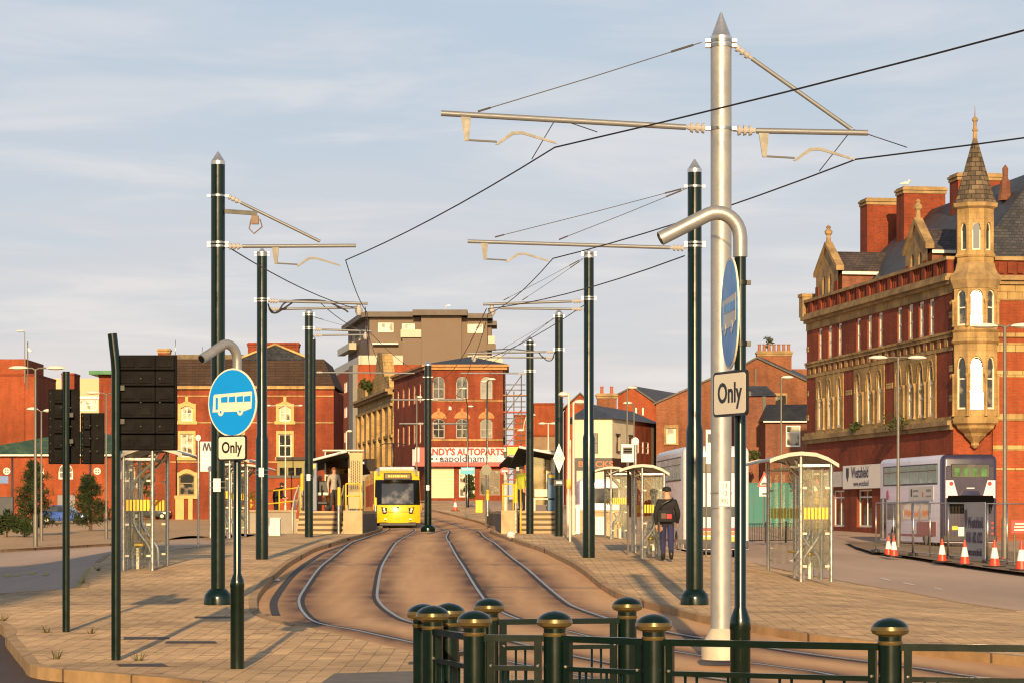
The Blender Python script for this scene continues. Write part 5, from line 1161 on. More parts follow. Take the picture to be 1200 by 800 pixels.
for k in range(3): m = MB(); fbox(m, fF, fF.upx(506 + 5 * k), fF.upx(508 + 5 * k), zz(538.5), zz(536), .752, .765); m.build('spark_emblem', BLACK, st, True)
text('56', .8, mat('pink lettering', (.70, .28, .22), .5), st, Mi @ face_to(fF.P(fF.upx(578), zz(537.5), .755), fF.n), depth=.01)
# stone-faced street building and brick flats behind
t = B('stone_building', 'tall pale sandstone street front with a ruined gable top and weeds on its parapet', far)
sa, sb = at(419, 600, 9.75), far + V((-.15, .6, 0)); fT = Fac(sa, sb); ze = CZ + (600 - 459) / 10.95
uu = [fT.w * k for k in (.12, .27, .42, .57, .72, .87)]; oo = [(u - .75, u + .75, z0, z1, k) for u in uu for z0, z1, k in ((10.2, 12.6, 0), (6.9, 9.6, 0))]
m = MB(); facade(m, fT, 1, ze, oo, .5); solid(m, fT, 10, 1, ze - .05); m.build('wall', STONE, t, True)
for o in oo: window(t, fT, o, mat('bronze frame', (.2, .11, .05), .5), WDARK, 1, (.5,), .1, .5)
m = MB(); band(m, fT, ze - .3, ze, .5); band(m, fT, ze, ze + .3, .8); m.build('cornice', DIRTYSAND, t, True)
m = MB(); band(m, fT, 13.1, 13.4, .25); band(m, fT, 9.75, 10.05, .2); band(m, fT, 6.3, 6.7, .3); m.build('string_course', SAND, t, True)
for k in (.05, .195, .345, .495, .645, .795, .95): m = MB(); fbox(m, fT, fT.w * k - .4, fT.w * k + .4, 6.72, 13.08, .002, .34); m.build('pilaster', SAND, t, True)
m = MB(); fbox(m, fT, fT.w * .5, fT.w * .72, 6.0, 6.28, .3, 1.6); fbox(m, fT, fT.w * .52, fT.w * .56, 5.0, 6.0, .002, 1.2); fbox(m, fT, fT.w * .66, fT.w * .70, 5.0, 6.0, .002, 1.2); m.build('balcony', SAND, t, True)
m = MB(); fbox(m, fT, fT.w * .55, fT.w * .68, 6.28, 7.7, .6, 1.5); m.build('balcony_planter', mat('dark planter', (.03, .022, .016), .8, 0, .4, 4), t, True)
m = MB(); poly_wall(m, fT, [(fT.w * .30, ze + .3), (fT.w * .92, ze + .3), (fT.w * .90, ze + 1.8), (fT.w * .78, ze + 2.0), (fT.w * .72, ze + 4.6), (fT.w * .60, ze + 5.0), (fT.w * .52, ze + 2.4), (fT.w * .36, ze + 1.6)], 1.2); m.build('ruined_gable', STONE, t, True)
m = MB(); poly_wall(m, fT, [(-.5, ze + .3), (fT.w * .25, ze + .3), (fT.w * .22, ze + 2.2), (-.5, ze + 2.0)], .9); m.build('parapet_block', SAND, t, True)
# flats: brick below, brown penthouse storeys above
SP = 8.0; zz = lambda y: CZ - (y - HZ) / SP
fF = Fac(at(419, 600, SP), at(590, 600, SP)); fS = Fac(at(389, 600, 7.3), at(419, 600, SP))
t = B('apartment_block', 'modern apartment block with red brick below and brown flat-roofed penthouse storeys', fF.P(8, 0))
oS = [(fS.w * a, fS.w * b, z0, z0 + 1.7, 0) for z0 in (20, 16.2, 12.4, 8.6) for a, b in ((.22, .34), (.5, .62))]
m = MB(); facade(m, fF, 1, zz(427), [], .1); facade(m, fS, 1, zz(427), oS, .15); solid(m, fF, 20, 1, zz(428)); m.build('brick_wall', BRICKO, t, True)
for o in oS: window(t, fS, o, PALEW, WPALE, 2, (), .09, .14)
GREYC = mat('grey concrete panel', (.20, .185, .16), .8, 0, .15, .6)
for a, b in ((.0, .12), (.85, 1.0)): m = MB(); fbox(m, fS, fS.w * a, fS.w * b, 1, zz(427), .002, .7); m.build('concrete_pier', GREYC, t, True)
PEN = mat('brown render', (.165, .118, .082), .75, 0, .06, .3); PEND = mat('dark brown roof edge', (.10, .078, .06), .6, 0, .08, .4)
gF = Fac(at(433, 600, 7.9), at(571, 600, 7.9)); gS = Fac(at(408, 600, 7.35), at(433, 600, 7.9)); y2 = lambda y: CZ - (y - HZ) / 7.9
oP = [(gF.upx(443), gF.upx(461), y2(389), y2(378), 0), (gF.upx(471), gF.upx(486), y2(392), y2(379), 0), (gF.upx(548), gF.upx(566), y2(390), y2(379.5), 0)]
oQ = [(gS.w * .18, gS.w * .3, y2(392), y2(380), 0), (gS.w * .5, gS.w * .62, y2(392), y2(380), 0), (gS.w * .78, gS.w * .9, y2(392), y2(379), 0)]
m = MB(); facade(m, gF, zz(428), y2(372), oP, .2); facade(m, gS, zz(428), y2(372), oQ, .2); solid(m, gF, 14, zz(428), y2(372.1)); m.build('penthouse_wall', PEN, t, True)
for o in oP: window(t, gF, o, PALEW, WPALE, 2, (), .1, .18)
for o in oQ: window(t, gS, o, PALEW, WPALE, 1, (), .1, .18)
fbx = lambda nm, fc, a, b, z0, z1, d0, d1, mt: (lambda m: (fbox(m, fc, a, b, z0, z1, d0, d1), m.build(nm, mt, t, True)))(MB())
fbx('projecting_bay', gF, gF.upx(494), gF.upx(541), zz(427), y2(371), .01, 1.4, PEN)
fbx('lower_bay', gF, gF.upx(472), gF.upx(493.8), zz(427), y2(397), .01, 1.4, PEN)
fbx('roof_edge', gF, gF.upx(427), gF.upx(484), y2(372), y2(366), -12, 1.2, PEND); fbx('roof_edge', gF, gF.upx(484.2), gF.upx(548), y2(371), y2(364.5), -11, 2.6, PEND); fbx('roof_edge', gF, gF.upx(548.2), gF.upx(577), y2(373.5), y2(368), -12, 1.2, PEND); fbx('roof_edge', gF, gF.upx(571), gF.upx(582), y2(380.5), y2(375.5), -9, -1, PEND)
m = MB(); a, b, c, d = gS.P(-.8, y2(372) , 1), gS.P(gS.w, y2(372), 1.2), gS.P(gS.w, y2(372), -4), gS.P(-.8, y2(372), -4); h = V((0, 0, .75)); m.add([a, b, c, d, a + h, b + h, c + h, d + h], [(0, 1, 5, 4), (1, 2, 6, 5), (2, 3, 7, 6), (3, 0, 4, 7), (4, 5, 6, 7), (0, 1, 2, 3)], False); m.build('roof_edge', PEND, t, True)
BAL = mat('pale balcony screen', (.36, .34, .25), .4, 0, .1, .6)
fbx('balcony_screen', gF, gF.upx(470), gF.upx(494), y2(396), y2(387), 1.45, 1.6, BAL); fbx('balcony_screen', gF, gF.upx(572), gF.upx(580), y2(403), y2(394), -.4, .8, BAL); fbx('balcony_slab', gF, gF.upx(571), gF.upx(581), y2(410), y2(403.4), -1, .9, PEN); fbx('right_wing', gF, gF.upx(571.3), gF.upx(576), zz(426), y2(380.5), -9, -2, PEN)
fbx('balcony_screen', gS, -1, gS.w * .55, y2(403), y2(395), .5, 1.6, BAL); fbx('terrace_screen', fF, fF.upx(420), fF.upx(472), zz(426.6), zz(416), -.6, -.4, BAL); fbx('terrace_screen', fS, 0, fS.w, zz(426.6), zz(416), -.6, -.4, BAL); fbx('terrace_screen', fF, fF.upx(548), fF.upx(589), zz(426.6), zz(416), -.6, -.4, BAL)
fbx('canopy_ledge', gF, gF.upx(437), gF.upx(467), y2(404), y2(402.4), .0, 1.2, PALEW); m = MB(); p = gF.P(gF.upx(522), 0, -3); m.tube([(p.x, p.y, y2(364)), (p.x, p.y, y2(356)), (p.x + .6, p.y, y2(356))], .05, 6); m.build('roof_aerial', STEEL, t, True)

# ---------------------------------------------------------------- mansard-roofed brick building on the left
SL = 12.5; zz = lambda y: CZ - (y - HZ) / SL; fL = Fac(at(182, 600, SL), at(391, 600, SL))
t = B('mansard_building', 'long red brick building with stone-dressed windows under a brown tiled mansard roof', fL.P(8, 0))
cols = (219, 277, 334)
o1 = [(fL.upx(c - 6.5), fL.upx(c + 6.5), zz(493), zz(475), 3) for c in cols]; o2 = [(fL.upx(c - 7.5), fL.upx(c + 7.5), zz(535), zz(508), 0) for c in cols]; o3 = [(fL.upx(c - 9), fL.upx(c + 9), zz(580), zz(554), 3) for c in cols[:2]]
m = MB(); facade(m, fL, 0, zz(455.5), o1 + o2 + o3, .2); solid(m, fL, 14, 0, zz(455.6)); m.build('wall', BRICKD, t, True)
m = MB(); band(m, fL, zz(455.5), zz(452), .35, -.1, fL.w + .1); band(m, fL, zz(464.5), zz(463), .08); band(m, fL, zz(495.5), zz(494), .10); band(m, fL, zz(541.5), zz(540), .08); m.build('string_course', SAND, t, True)
def surround(t, f, o, wd, m_=SAND, key=False, d=.10):
    a, b, c, e = o[:4]; k = o[4]; m = MB()
    fbox(m, f, a - wd, a, c - .25, e - (.22 * (b - a) if k == 3 else 0), .002, d); fbox(m, f, b, b + wd, c - .25, e - (.22 * (b - a) if k == 3 else 0), .002, d); fbox(m, f, a - wd * 1.4, b + wd * 1.4, c - .3, c - .002, .0025, d + .08)
    n = 8; pt = [a - wd + (b - a + 2 * wd) * i / n for i in range(n + 1)]; hh = (lambda u: e - .22 * (b - a) * (2 * (u - a) / (b - a) - 1) ** 2) if k == 3 else (lambda u: e)
    for p, q in zip(pt, pt[1:]):
        cl = lambda u: min(max(u, a), b); vs = [f.P(x, z, dd) for dd in (.003, d + .02) for x, z in ((p, hh(cl(p)) + .002), (q, hh(cl(q)) + .002), (q, hh(cl(q)) + wd * 1.3), (p, hh(cl(p)) + wd * 1.3))]; m.add(vs, [(4, 5, 6, 7), (0, 1, 5, 4), (2, 3, 7, 6), (0, 3, 7, 4), (1, 2, 6, 5)], False)
    if key: u = (a + b) / 2; fbox(m, f, u - .14, u + .14, e + wd * .9, e + wd * 2.6, .004, d + .1)
    return m.build('window_surround', m_, t, True)
LSURR = mat('cream window stone', (.52, .36, .13), .8, 0, .2, 2)
for o in o1: surround(t, fL, o, .32, LSURR, True); window(t, fL, o, PALEW, WPALE, 2, (.5,), .09, .16)
for o in o2: surround(t, fL, o, .22, LSURR); window(t, fL, o, PALEW, WPALE if o is not o2[2] else WPANE, 2, (.5,), .09, .16)
for o in o3: surround(t, fL, o, .3, LSURR); window(t, fL, o, mat('olive frame', (.22, .17, .07), .6), WPANE, 1, (.55,), .1, .16)
MT = brick('brown roof tiles', (.065, .038, .026), (.046, .028, .02), (.028, .018, .013), 1.2, .25, .03, .3, .8, .3, .2)
m = MB(); z0, z1 = zz(452), zz(420); m.add([fL.P(-.2, z0, .2), fL.P(fL.w + .1, z0, .2), fL.P(fL.w + .1, z0, -14), fL.P(-.2, z0, -14), fL.P(.6, z1, -.7), fL.P(fL.w - 1.0, z1, -.7), fL.P(fL.w - 1.0, z1, -13), fL.P(.6, z1, -13)], [(0, 1, 5, 4), (1, 2, 6, 5), (2, 3, 7, 6), (3, 0, 4, 7), (4, 5, 6, 7), (0, 3, 2, 1)], False); m.build('mansard_roof', MT, t, True)
m = MB(); fbox(m, fL, .8, fL.upx(283), z1 + .002, zz(414.5), -4, -1.0); m.build('roof_ridge', mat('lichened ridge', (.16, .12, .075), .9, 0, .4, 2), t, True)
m = MB(); u0, u1, ua = fL.upx(278), fL.upx(364), fL.upx(320); m.add([fL.P(u0, z1 - .1, -.6), fL.P(u1, z1 - .1, -.6), fL.P(ua, zz(401.5), -2.2), fL.P(u0, z1 - .1, -9), fL.P(u1, z1 - .1, -9), fL.P(ua, zz(401.5), -7)], [(0, 1, 2), (1, 4, 5, 2), (0, 2, 5, 3), (3, 5, 4), (0, 3, 4, 1)], False); m.build('hipped_roof', ROOFSLATE, t, True)
m = MB()
for a, b in (((u0, z1), (ua, zz(401.5))), ((ua, zz(401.5)), (u1, z1))):
    da, db = (-.6, -2.2) if a[0] == u0 else (-2.2, -.6); m.tube([fL.P(a[0], a[1], da + .1), fL.P(b[0], b[1], db + .1)], .11, 6)
m.build('ridge_tile', LSURR, t, True)
q = fL.P(fL.upx(311), 0, -8.5); chimney(t, (q.x, q.y), z1 - .5, zz(397.5), 4.9, 1.4, 0, BRICKD, 0, BRICKD); q = fL.P(fL.upx(187.5), 0, -3); chimney(t, (q.x, q.y), z1 - .6, zz(409), 1.1, .9, 0, BRICKD, 0, SAND)
for c, h in ((199, 395), (231, 403), (241, 410)): p = fL.P(fL.upx(c), 0, -4); m = MB(); m.cyl((p.x, p.y, z1), (p.x, p.y, zz(h)), .035, .03, 6); m.build('roof_aerial', STEEL, t, True)
m = MB(); p = fL.P(fL.upx(207), 0, .1); m.cyl((p.x, p.y, 1.2), (p.x, p.y, zz(456)), .07, .07, 8); m.build('drainpipe', BLACK, t, True)
m = MB(); fbox(m, fL, fL.upx(206), fL.upx(216), .6, zz(584), .002, .3); fbox(m, fL, fL.upx(221), fL.upx(226), .6, zz(583), .002, .25); m.build('door_pier', LSURR, t, True)
# low brick annexe in front of its right end
t, f, zz = block('low_brick_building', 'low orange brick building with an olive fascia behind the left tram platform', 313, 372, 13.6, 559.5, BRICKO, 5, z0=.5, coping=BLACK)
m = MB(); fbox(m, f, f.upx(323), f.upx(357), zz(558), zz(538), -3.5, -1.5); m.build('upper_storey', mat('olive fascia', (.26, .22, .08), .7), t, True)
m = MB(); fbox(m, f, f.upx(322), f.upx(358), zz(538), zz(534.5), -3.7, -1.2); m.build('flat_roof', mat('dark felt roof', (.06, .045, .035), .8), t, True)
for a, b in ((326, 334), (336, 343), (345, 352)): m = MB(); fbox(m, f, f.upx(a), f.upx(b), zz(556), zz(547), -1.5, -1.46); m.build('window', WDARK, t, True)

# ---------------------------------------------------------------- far left
t, f, zz = block('brick_tower_block', 'tall plain orange brick block at the far left edge', -40, 42, 11, 440, BRICKO, 12, group='brick blocks at the far left')
m = MB(); fbox(m, f, 0, f.upx(29), zz(440) + .23, zz(420), -11, -.6); m.build('upper_stage', BRICKO, t, True)
m = MB(); fbox(m, f, f.upx(28.5), f.upx(29.5), zz(520), zz(441), .002, .06); m.build('joint_strip', BRICKD, t, True)
t = B('cream_building', 'long cream clad building with a strip of white windows behind the green-roofed shed', at(80, 600, 9.2)); f = Fac(at(38, 600, 9.2), at(150, 600, 9.2)); zz = lambda y: CZ - (y - HZ) / 9.2
oo = [(f.upx(46), f.upx(62), zz(483), zz(468), 0), (f.upx(93), f.upx(114), zz(481), zz(467), 0)]
m = MB(); facade(m, f, 0, zz(443), oo, .2); solid(m, f, 10, 0, zz(443.1)); m.build('wall', mat('cream cladding', (.52, .42, .24), .7, 0, .08, .4), t, True)
m = MB(); band(m, f, zz(467), zz(464), .12); m.build('white_band', WHITE, t, True)
for o in oo: window(t, f, o, WHITE, WPALE, 3, (.5,), .12, .18)
t, f, zz = block('brick_stair_tower', 'red brick stair tower with a projecting green roof, right of the cream building', 116, 150, 9.8, 441, BRICKD, 6, group='brick stair towers')
m = MB(); fbox(m, f, f.upx(106), f.upx(165), zz(441) + .23, zz(434.5), -6.5, 1.2); m.build('green_roof', mat('green sheet roof', (.015, .16, .05), .5, 0, .1, 1), t, True)
block('brick_stair_tower', 'narrow red brick stair tower in front of the cream building', 72, 87, 9.8, 439, BRICKD, 4, group='brick stair towers')
t = B('green_roofed_building', 'low orange brick building with arched windows and a mossy green hipped roof', at(90, 600, 11.6)); f = Fac(at(-60, 600, 11.6), at(214, 600, 11.6)); zz = lambda y: CZ - (y - HZ) / 11.6
oo = [(f.upx(c - 8.5), f.upx(c + 8.5), zz(561), zz(543), 1) for c in (43, 77, 150)]; od = [(f.upx(67), f.upx(88), zz(606), zz(579), 0)]
m = MB(); facade(m, f, 0, zz(532), oo + od, .15); solid(m, f, 12, 0, zz(532.1)); m.build('wall', BRICKO, t, True)
for o in oo: window(t, f, o, PALEW, WDARK, 2, (.45,), .13, .14)
m = MB(); fbox(m, f, od[0][0], od[0][1], od[0][2], od[0][3], -.14, -.1); m.build('loading_door', mat('grey door', (.20, .19, .19), .6), t, True)
for c in (8, 114):
    p = f.P(f.upx(c), zz(551.5), .02); M_ = face_to(p, f.n); m = MB(); n = 16; m.prism([(.36 * math.cos(2 * math.pi * i / n), .36 * math.sin(2 * math.pi * i / n), 0) for i in range(n)], (0, 0, .04), M_); w_ = m.build('round_window', PALEW, t, True)
    m = MB()
    for sx in (-1, 1):
        for sy in (-1, 1): m.cbox((sx * .12, sy * .12, .045), .17, .17, .02)
    m.v = [M_ @ v for v in m.v]; m.build('pane', WDARK, w_, True)
m = MB(); z0, z1 = zz(532) + .002, zz(502); m.add([f.P(-.4, z0, .5), f.P(f.w + .3, z0, .5), f.P(f.upx(92), z1, -5), f.P(-.4, z0, -12), f.P(f.w + .3, z0, -12), f.P(f.upx(100), z1, -6)], [(0, 1, 5, 2), (1, 4, 5), (4, 3, 2, 5), (3, 0, 2), (0, 3, 4, 1)], False)
MOSS = slate('mossy green roof', (.03, .075, .05), (.06, .11, .06), .3, .5); m.build('roof', MOSS, t, True)
m = MB(); fbox(m, f, -.4, f.w + .3, zz(534), zz(532), .5, .62); m.build('gutter', PALEW, t, True)
for c in (14.5, 106): m = MB(); p = f.P(f.upx(c), 0, .1); m.cyl((p.x, p.y, .6), (p.x, p.y, zz(534)), .09, .09, 8); m.build('drainpipe', mat('slate blue pipe', (.03, .035, .06), .5), t, True)
m = MB(); fbox(m, f, f.upx(0) , f.upx(10), zz(566), zz(557), .01, .06); m.build('blue_sign_panel', mat('blue panel', (.10, .18, .40), .4), t, True)
m = MB(); fbox(m, f, f.upx(100), f.upx(110), zz(577), zz(571), .01, .08); m.build('red_sign_panel', RED, t, True); m = MB(); fbox(m, f, f.upx(105), f.upx(112), zz(593), zz(590), .01, .08); m.build('red_sign_panel', RED, t, True)

# the office building behind the photographer, whose shadow lies over the left road
t = B('office_building', 'plain brick office building standing behind the camera on the left', (-30, -24)); m = MB(); fS_ = Fac((-8.65, -20), (-75, -20)); oo = [(4 + 5 * i, 6.5 + 5 * i, 2 + 4 * j, 4.4 + 4 * j, 0) for i in range(12) for j in range(6)]
facade(m, fS_, 0, 31, oo, .2); solid(m, fS_, 14, 0, 31); m.build('wall', BRICKD, t, True)
for o in oo: window(t, fS_, o, PALEW, WDARK, 2, (), .08, .18)
# ================================================================== street lamps and posts
LAMPW = mat('pale lamp housing', (.72, .66, .55), .4, 0, .05, 4); LAMPP = mat('grey lamp column', (.16, .145, .12), .5, .4, .1, 6); LAMPC = mat('pale lamp column', (.62, .55, .43), .5, 0, .1, 6)
def lamp(label, px, base, top, heads, r=.07, m=LAMPP, name='street_lamp', arms=True, z0=None, Y=None, round_head=False, hl=.7, group='street lamps'):
    """heads: list of (px of the outer end, row) ; the lantern hangs at the end of a level arm"""
    p = gp(px, base) if Y is None else gx(px, Y)
    if z0 is not None: p.z = z0
    s = F / p.y; t = thing(name, label, 'street lamp', p, 0, group); h = CZ - (top - HZ) / s - p.z
    b = MB(); b.lathe([(r * 1.5, 0), (r * 1.5, min(1.4, h * .3)), (r, min(1.5, h * .3 + .1)), (r * .7, h)], 12); b.build('column', m, t)
    for hx, hy in heads:
        x = (hx - px) / s; z = CZ - (hy - HZ) / s - p.z; sg = 1 if x > 0 else -1; L_ = min(hl, abs(x))
        a = MB(); a.tube([(0, 0, h - .06), (sg * .15, 0, (h + z) / 2 + .01), (x - sg * L_ * .8, 0, z)], r * .5, 8)
        ar = a.build('arm', m, t)
        q = MB(); q.lathe([(.01, -.085), (.10, -.07), (.17, -.02), (.17, .02), (.13, .07), (.05, .10), (.01, .105)], 12); q.v = [V((x - sg * L_ / 2 + v.x * L_ * 2.9, v.y * 1.0, z + v.z)) for v in q.v]
        q.build('lamp_head', LAMPW, t)
    return t
lamp('tall twin-headed grey street lamp at the far left, in front of the pine', 41.5, 640, 432, [(10, 431), (77, 431)], .075, hl=.9)
lamp('smaller twin-headed grey lamp just behind the tall one at the far left', 48.5, 633, 481, [(31, 479), (64, 481)], .06, hl=.6)
lamp('twin-headed lamp behind the right pine, left of the big signal board', 124.5, 631, 461, [(100, 460), (148, 461)], .06, hl=.8)
lamp('thin roof-top lamp column with a single arm, above the far left brick block', 29, 600, 389, [(19, 388)], .05, z0=15.0, Y=262, hl=1.0)
lamp('pale twin-armed lamp with domed shades, in front of the mansard building', 334.5, 612, 475, [(312, 475), (355, 475)], .06, LAMPC, hl=.42)
lamp('second pale twin-armed lamp with domed shades, further up the left platform', 362, 606, 494, [(344, 494), (381, 494)], .06, LAMPC, hl=.5)
lamp('pale lamp with one short arm to the right, above the left canopy', 377.5, 602, 501, [(395, 500)], .06, LAMPC, hl=.5)
lamp('pale lamp with one short arm, second from the left canopy', 388.5, 600, 508, [(406, 507)], .06, LAMPC, hl=.5)
lamp('slim pale lamp column in front of the sandstone street front', 406, 604, 505, [(413, 505)], .06, LAMPC, hl=.4)
lamp('grey twin-headed street lamp in front of the corner building, beside the purple bus', 1052.5, 641, 418, [(1018, 419), (1086, 419)], .075, hl=.85)
lamp('tall grey twin-headed lamp at the right edge, behind the site fence', 1177.5, 655, 382, [(1137, 382), (1217, 382)], .08, hl=1.0)
lamp('single-headed grey lamp before the low brick cottage', 915.5, 628, 443, [(930, 442)], .06, hl=.65)
lamp('thin dark lamp in front of the orange gable house', 735, 618, 455, [(747, 454)], .06, hl=.7)
lamp('second thin lamp right of the white pub, lower than its neighbour', 743, 616, 473, [(730, 472)], .055, hl=.6)
lamp('pale lamp column with one arm left and a box head, behind the diamond sign pole', 666.5, 629, 461, [(654, 462)], .055, LAMPC, hl=.4)
lamp('pale lamp column beside it with its arm to the right, before the pub', 672, 626, 471, [(687, 471)], .05, LAMPC, hl=.5)
lamp('dark green lamp in the middle distance before the right windows of the autoparts building', 571, 603, 446, [(581, 444), (563, 447)], .08, GREEN, hl=.8)
lamp('dark green lamp before the shutter of the autoparts shop, carrying a blue plate', 548, 594, 475, [(538, 455), (555, 476)], .08, GREEN, hl=.7)
lamp('slim grey lamp left of the centre tram pole', 488.5, 603, 463, [(495, 465)], .06, hl=.5)
lamp('pale domed lamp left of the fourth right tram pole', 617, 606, 486, [(628, 486), (606, 504)], .06, LAMPC, hl=.5)
lamp('short pale domed lamp before the brown stone block', 642.5, 606, 495, [(631, 496), (653, 496)], .06, LAMPC, hl=.5)
t = thing('camera_mast', 'slim mast with a white security camera, beside the roof-top lamp at the far left', 'camera mast', (at(32.5, 600, 11.3).x, F / 11.3, 14.5)); h = 1.74 + (600 - 400) / 11.3 - 14.5
MB().lathe([(.07, 0), (.05, h)], 8).build('mast', LAMPP, t); m = MB(); m.cbox((.25, 0, h - .95), .4, .2, .2, 0, 0, R(20)); m.sphere((.12, 0, h - .8), .15, n=8, m=6); m.build('camera', WHITE, t)
# signs on thin posts
def post_sign(name, label, px, base, parts, cat='road sign', r=.03, m=LAMPP, top=None, Y=None, group=None):
    p = gp(px, base) if Y is None else gx(px, Y); s = F / p.y; t = thing(name, label, cat, p, 0, group); h = CZ - (top - HZ) / s - p.z
    MB().lathe([(r, 0), (r, h)], 10).build('post', m, t)
    for k, x0, y0, x1, y1, mm in parts:
        a, b, c, d = (x0 - px) / s, (x1 - px) / s, CZ - (y1 - HZ) / s - p.z, CZ - (y0 - HZ) / s - p.z; q = MB()
        if k == 'rect': q.rbox(((a + b) / 2, -r - .014, (c + d) / 2), b - a, .02, d - c, .006)
        elif k == 'disc': n = 20; q.prism([((a + b) / 2 + (b - a) / 2 * math.cos(2 * math.pi * i / n), -r - .03, (c + d) / 2 + (d - c) / 2 * math.sin(2 * math.pi * i / n)) for i in range(n)], (0, .02, 0))
        elif k == 'face': q.cbox(((a + b) / 2, -r - .034, (c + d) / 2), b - a, .012, d - c)
        elif k == 'tri': q.prism([(a, -r - .03, c), (b, -r - .03, c), ((a + b) / 2, -r - .03, d)], (0, .02, 0))
        elif k == 'tri2': q.prism([(a, -r - .036, c), (b, -r - .036, c), ((a + b) / 2, -r - .036, d)], (0, .004, 0))
        elif k == 'hump': n = 10; q.prism([((a + b) / 2 + (b - a) / 2 * math.cos(math.pi * i / n), -r - .040, c + (d - c) * math.sin(math.pi * i / n)) for i in range(n + 1)], (0, .003, 0))
        q.build({'rect': 'plate', 'disc': 'round_plate', 'face': 'plate_mark', 'tri': 'triangle_plate', 'tri2': 'triangle_face', 'hump': 'hump_mark'}[k], mm, t)
    return t, s
post_sign('warning_sign', 'red triangular road hump sign with a white plate, seen through the right shelter', 895, 636, [('tri', 887, 552, 904.5, 569.5, RED), ('tri2', 890, 556.5, 901.5, 568, WHITE), ('hump', 891.5, 564.5, 899.5, 567.3, BLACK), ('rect', 889.5, 570, 902, 581, WHITE), ('face', 893, 577, 898, 579, BLACK)], top=552)
post_sign('warning_sign', 'red triangular sign half hidden behind the near posts of the right shelter', 957, 630, [('tri', 948, 560, 966, 576, RED), ('tri2', 952, 564, 962, 574.5, WHITE)], top=558)
t, s = post_sign('stop_flag', 'white bus stop flag board with a framed black word panel, above the second right shelter', 736, 640, [('rect', 728, 520, 743, 541, WHITE), ('face', 730, 523.5, 741, 531, BLACK), ('face', 731, 525.2, 740, 526.4, WHITE), ('face', 731, 528, 740, 529.4, WHITE)], 'bus stop', top=520, Y=66.2)
post_sign('stop_flag', 'white bus stop flag board beside the rear of the second double decker', 827.5, 640, [('rect', 827, 503, 836, 543, WHITE), ('face', 829, 508, 834.5, 518, BLACK)], 'bus stop', top=502, Y=88)
post_sign('globe_post', 'slim steel post with a white round top, left of the near left tram pole', 232.5, 640, [('disc', 229.5, 509, 235.5, 516, WHITE)], 'post', .03, STEEL, top=514)
post_sign('globe_post', 'slim steel post with a white round sign, right of the white flag board', 745, 642, [('disc', 740.5, 512, 748.5, 521, WHITE)], 'post', .03, STEEL, top=514, Y=68)
t, s = post_sign('tram_stop_board', 'white tram stop board with a squiggle emblem, left of the near left tram pole', 250, 636, [('rect', 235, 517, 252, 552, WHITE)], 'sign', .03, STEEL, top=516, Y=76)
p = V(t.location); m = MB(); e = [((238 + i * .68 - 250) / s, -.062, CZ - (523 + 4.2 * math.cos(i * .95) - HZ) / s - p.z) for i in range(16)]; m.tube(smooth_path(e, 3), .025, 6); m.build('emblem', mat('grey emblem', (.10, .10, .11), .5), t)
post_sign('notice_board', 'white notice board on the post beside the big signal board', 149.5, 668, [('rect', 144, 526, 155.5, 551.5, WHITE), ('face', 146, 532, 153.5, 532.5, mat('grey lettering', (.28, .27, .25), .6)), ('face', 146, 536, 153.5, 536.5, mat('grey lettering', (.28, .27, .25), .6))], 'sign', .03, STEEL, top=526, Y=56.2)
post_sign('direction_sign', 'small blue and white plate on a post before the autoparts shutter', 545.5, 596, [('rect', 540, 547, 556.5, 555, mat('turquoise sign', (.05, .40, .55), .4)), ('face', 541.5, 548.5, 555, 550.2, WHITE)], top=547, Y=170)
post_sign('round_sign', 'pale round sign plate on a post beside the sandstone street front', 427, 604, [('disc', 421, 549, 434, 563, mat('back of sign', (.22, .21, .15), .6))], top=549, r=.05)
post_sign('round_sign', 'pale round sign on the post right of the dark green middle lamp', 569.5, 602, [('disc', 564, 544, 576, 556, mat('back of sign', (.22, .21, .15), .6))], top=544, Y=140, r=.05)
post_sign('no_entry_sign', 'red and white round no entry sign under the right canopy', 591, 603, [('disc', 586, 547, 597, 556, mat('faded red', (.62, .10, .10), .5)), ('face', 588, 550.6, 595, 552.6, WHITE)], top=547, Y=125)
post_sign('stop_post', 'pale post with a yellow notice, right of the diamond sign pole', 668, 634, [('rect', 664, 561, 669, 572, YELLOW)], 'post', .035, LAMPC, top=515)
post_sign('red_notice', 'red site notice board with white lettering on the fence at the right edge', 1189, 668, [('rect', 1184.5, 609, 1206, 624.5, RED), ('face', 1189, 612.3, 1203, 614, WHITE), ('face', 1188, 616, 1203, 617.7, WHITE), ('face', 1188, 619.5, 1202, 621.2, WHITE)], 'sign', top=609, Y=82.5)
# hoarding and railing across the right road
t = thing('hoarding', 'teal painted site hoarding seen through the right shelter', 'hoarding', gx(880, 166)); f = Fac(gx(846, 166), gx(958, 166)); m = MB(); TEAL = mat('teal hoarding paint', (.025, .17, .16), .6, 0, .2, 1)
zb, zt = t.location.z - .1, CZ + (600 - 566.5) * 166 / F
n = 9
for i in range(n): fbox(m, f, f.w * i / n + .01, f.w * (i + 1) / n - .01, zb, zt, -.05, .0 if i % 2 else .012)
m.build('boarding', TEAL, t, True); m = MB(); fbox(m, f, 0, f.w, zt + .002, zt + .08, -.08, .05); m.build('capping', TEAL, t, True)
t = thing('roadside_railing', 'dark pedestrian guard rail with upright bars in front of the teal hoarding', 'railing', gp(885, 637)); p0, p1 = gp(852, 637), gp(965, 634); d = p1 - p0; m = MB(); rz = math.atan2(d.y, d.x)
for k in range(6): q = p0 + d * k / 5; MB().cbox(q + V((0, 0, .5)), .07, .07, 1.02, rz).build('post', BLACK, t, True)
for z in (.12, .9): m.cbox((p0 + p1) / 2 + V((0, 0, z)), d.length, .04, .04, rz)
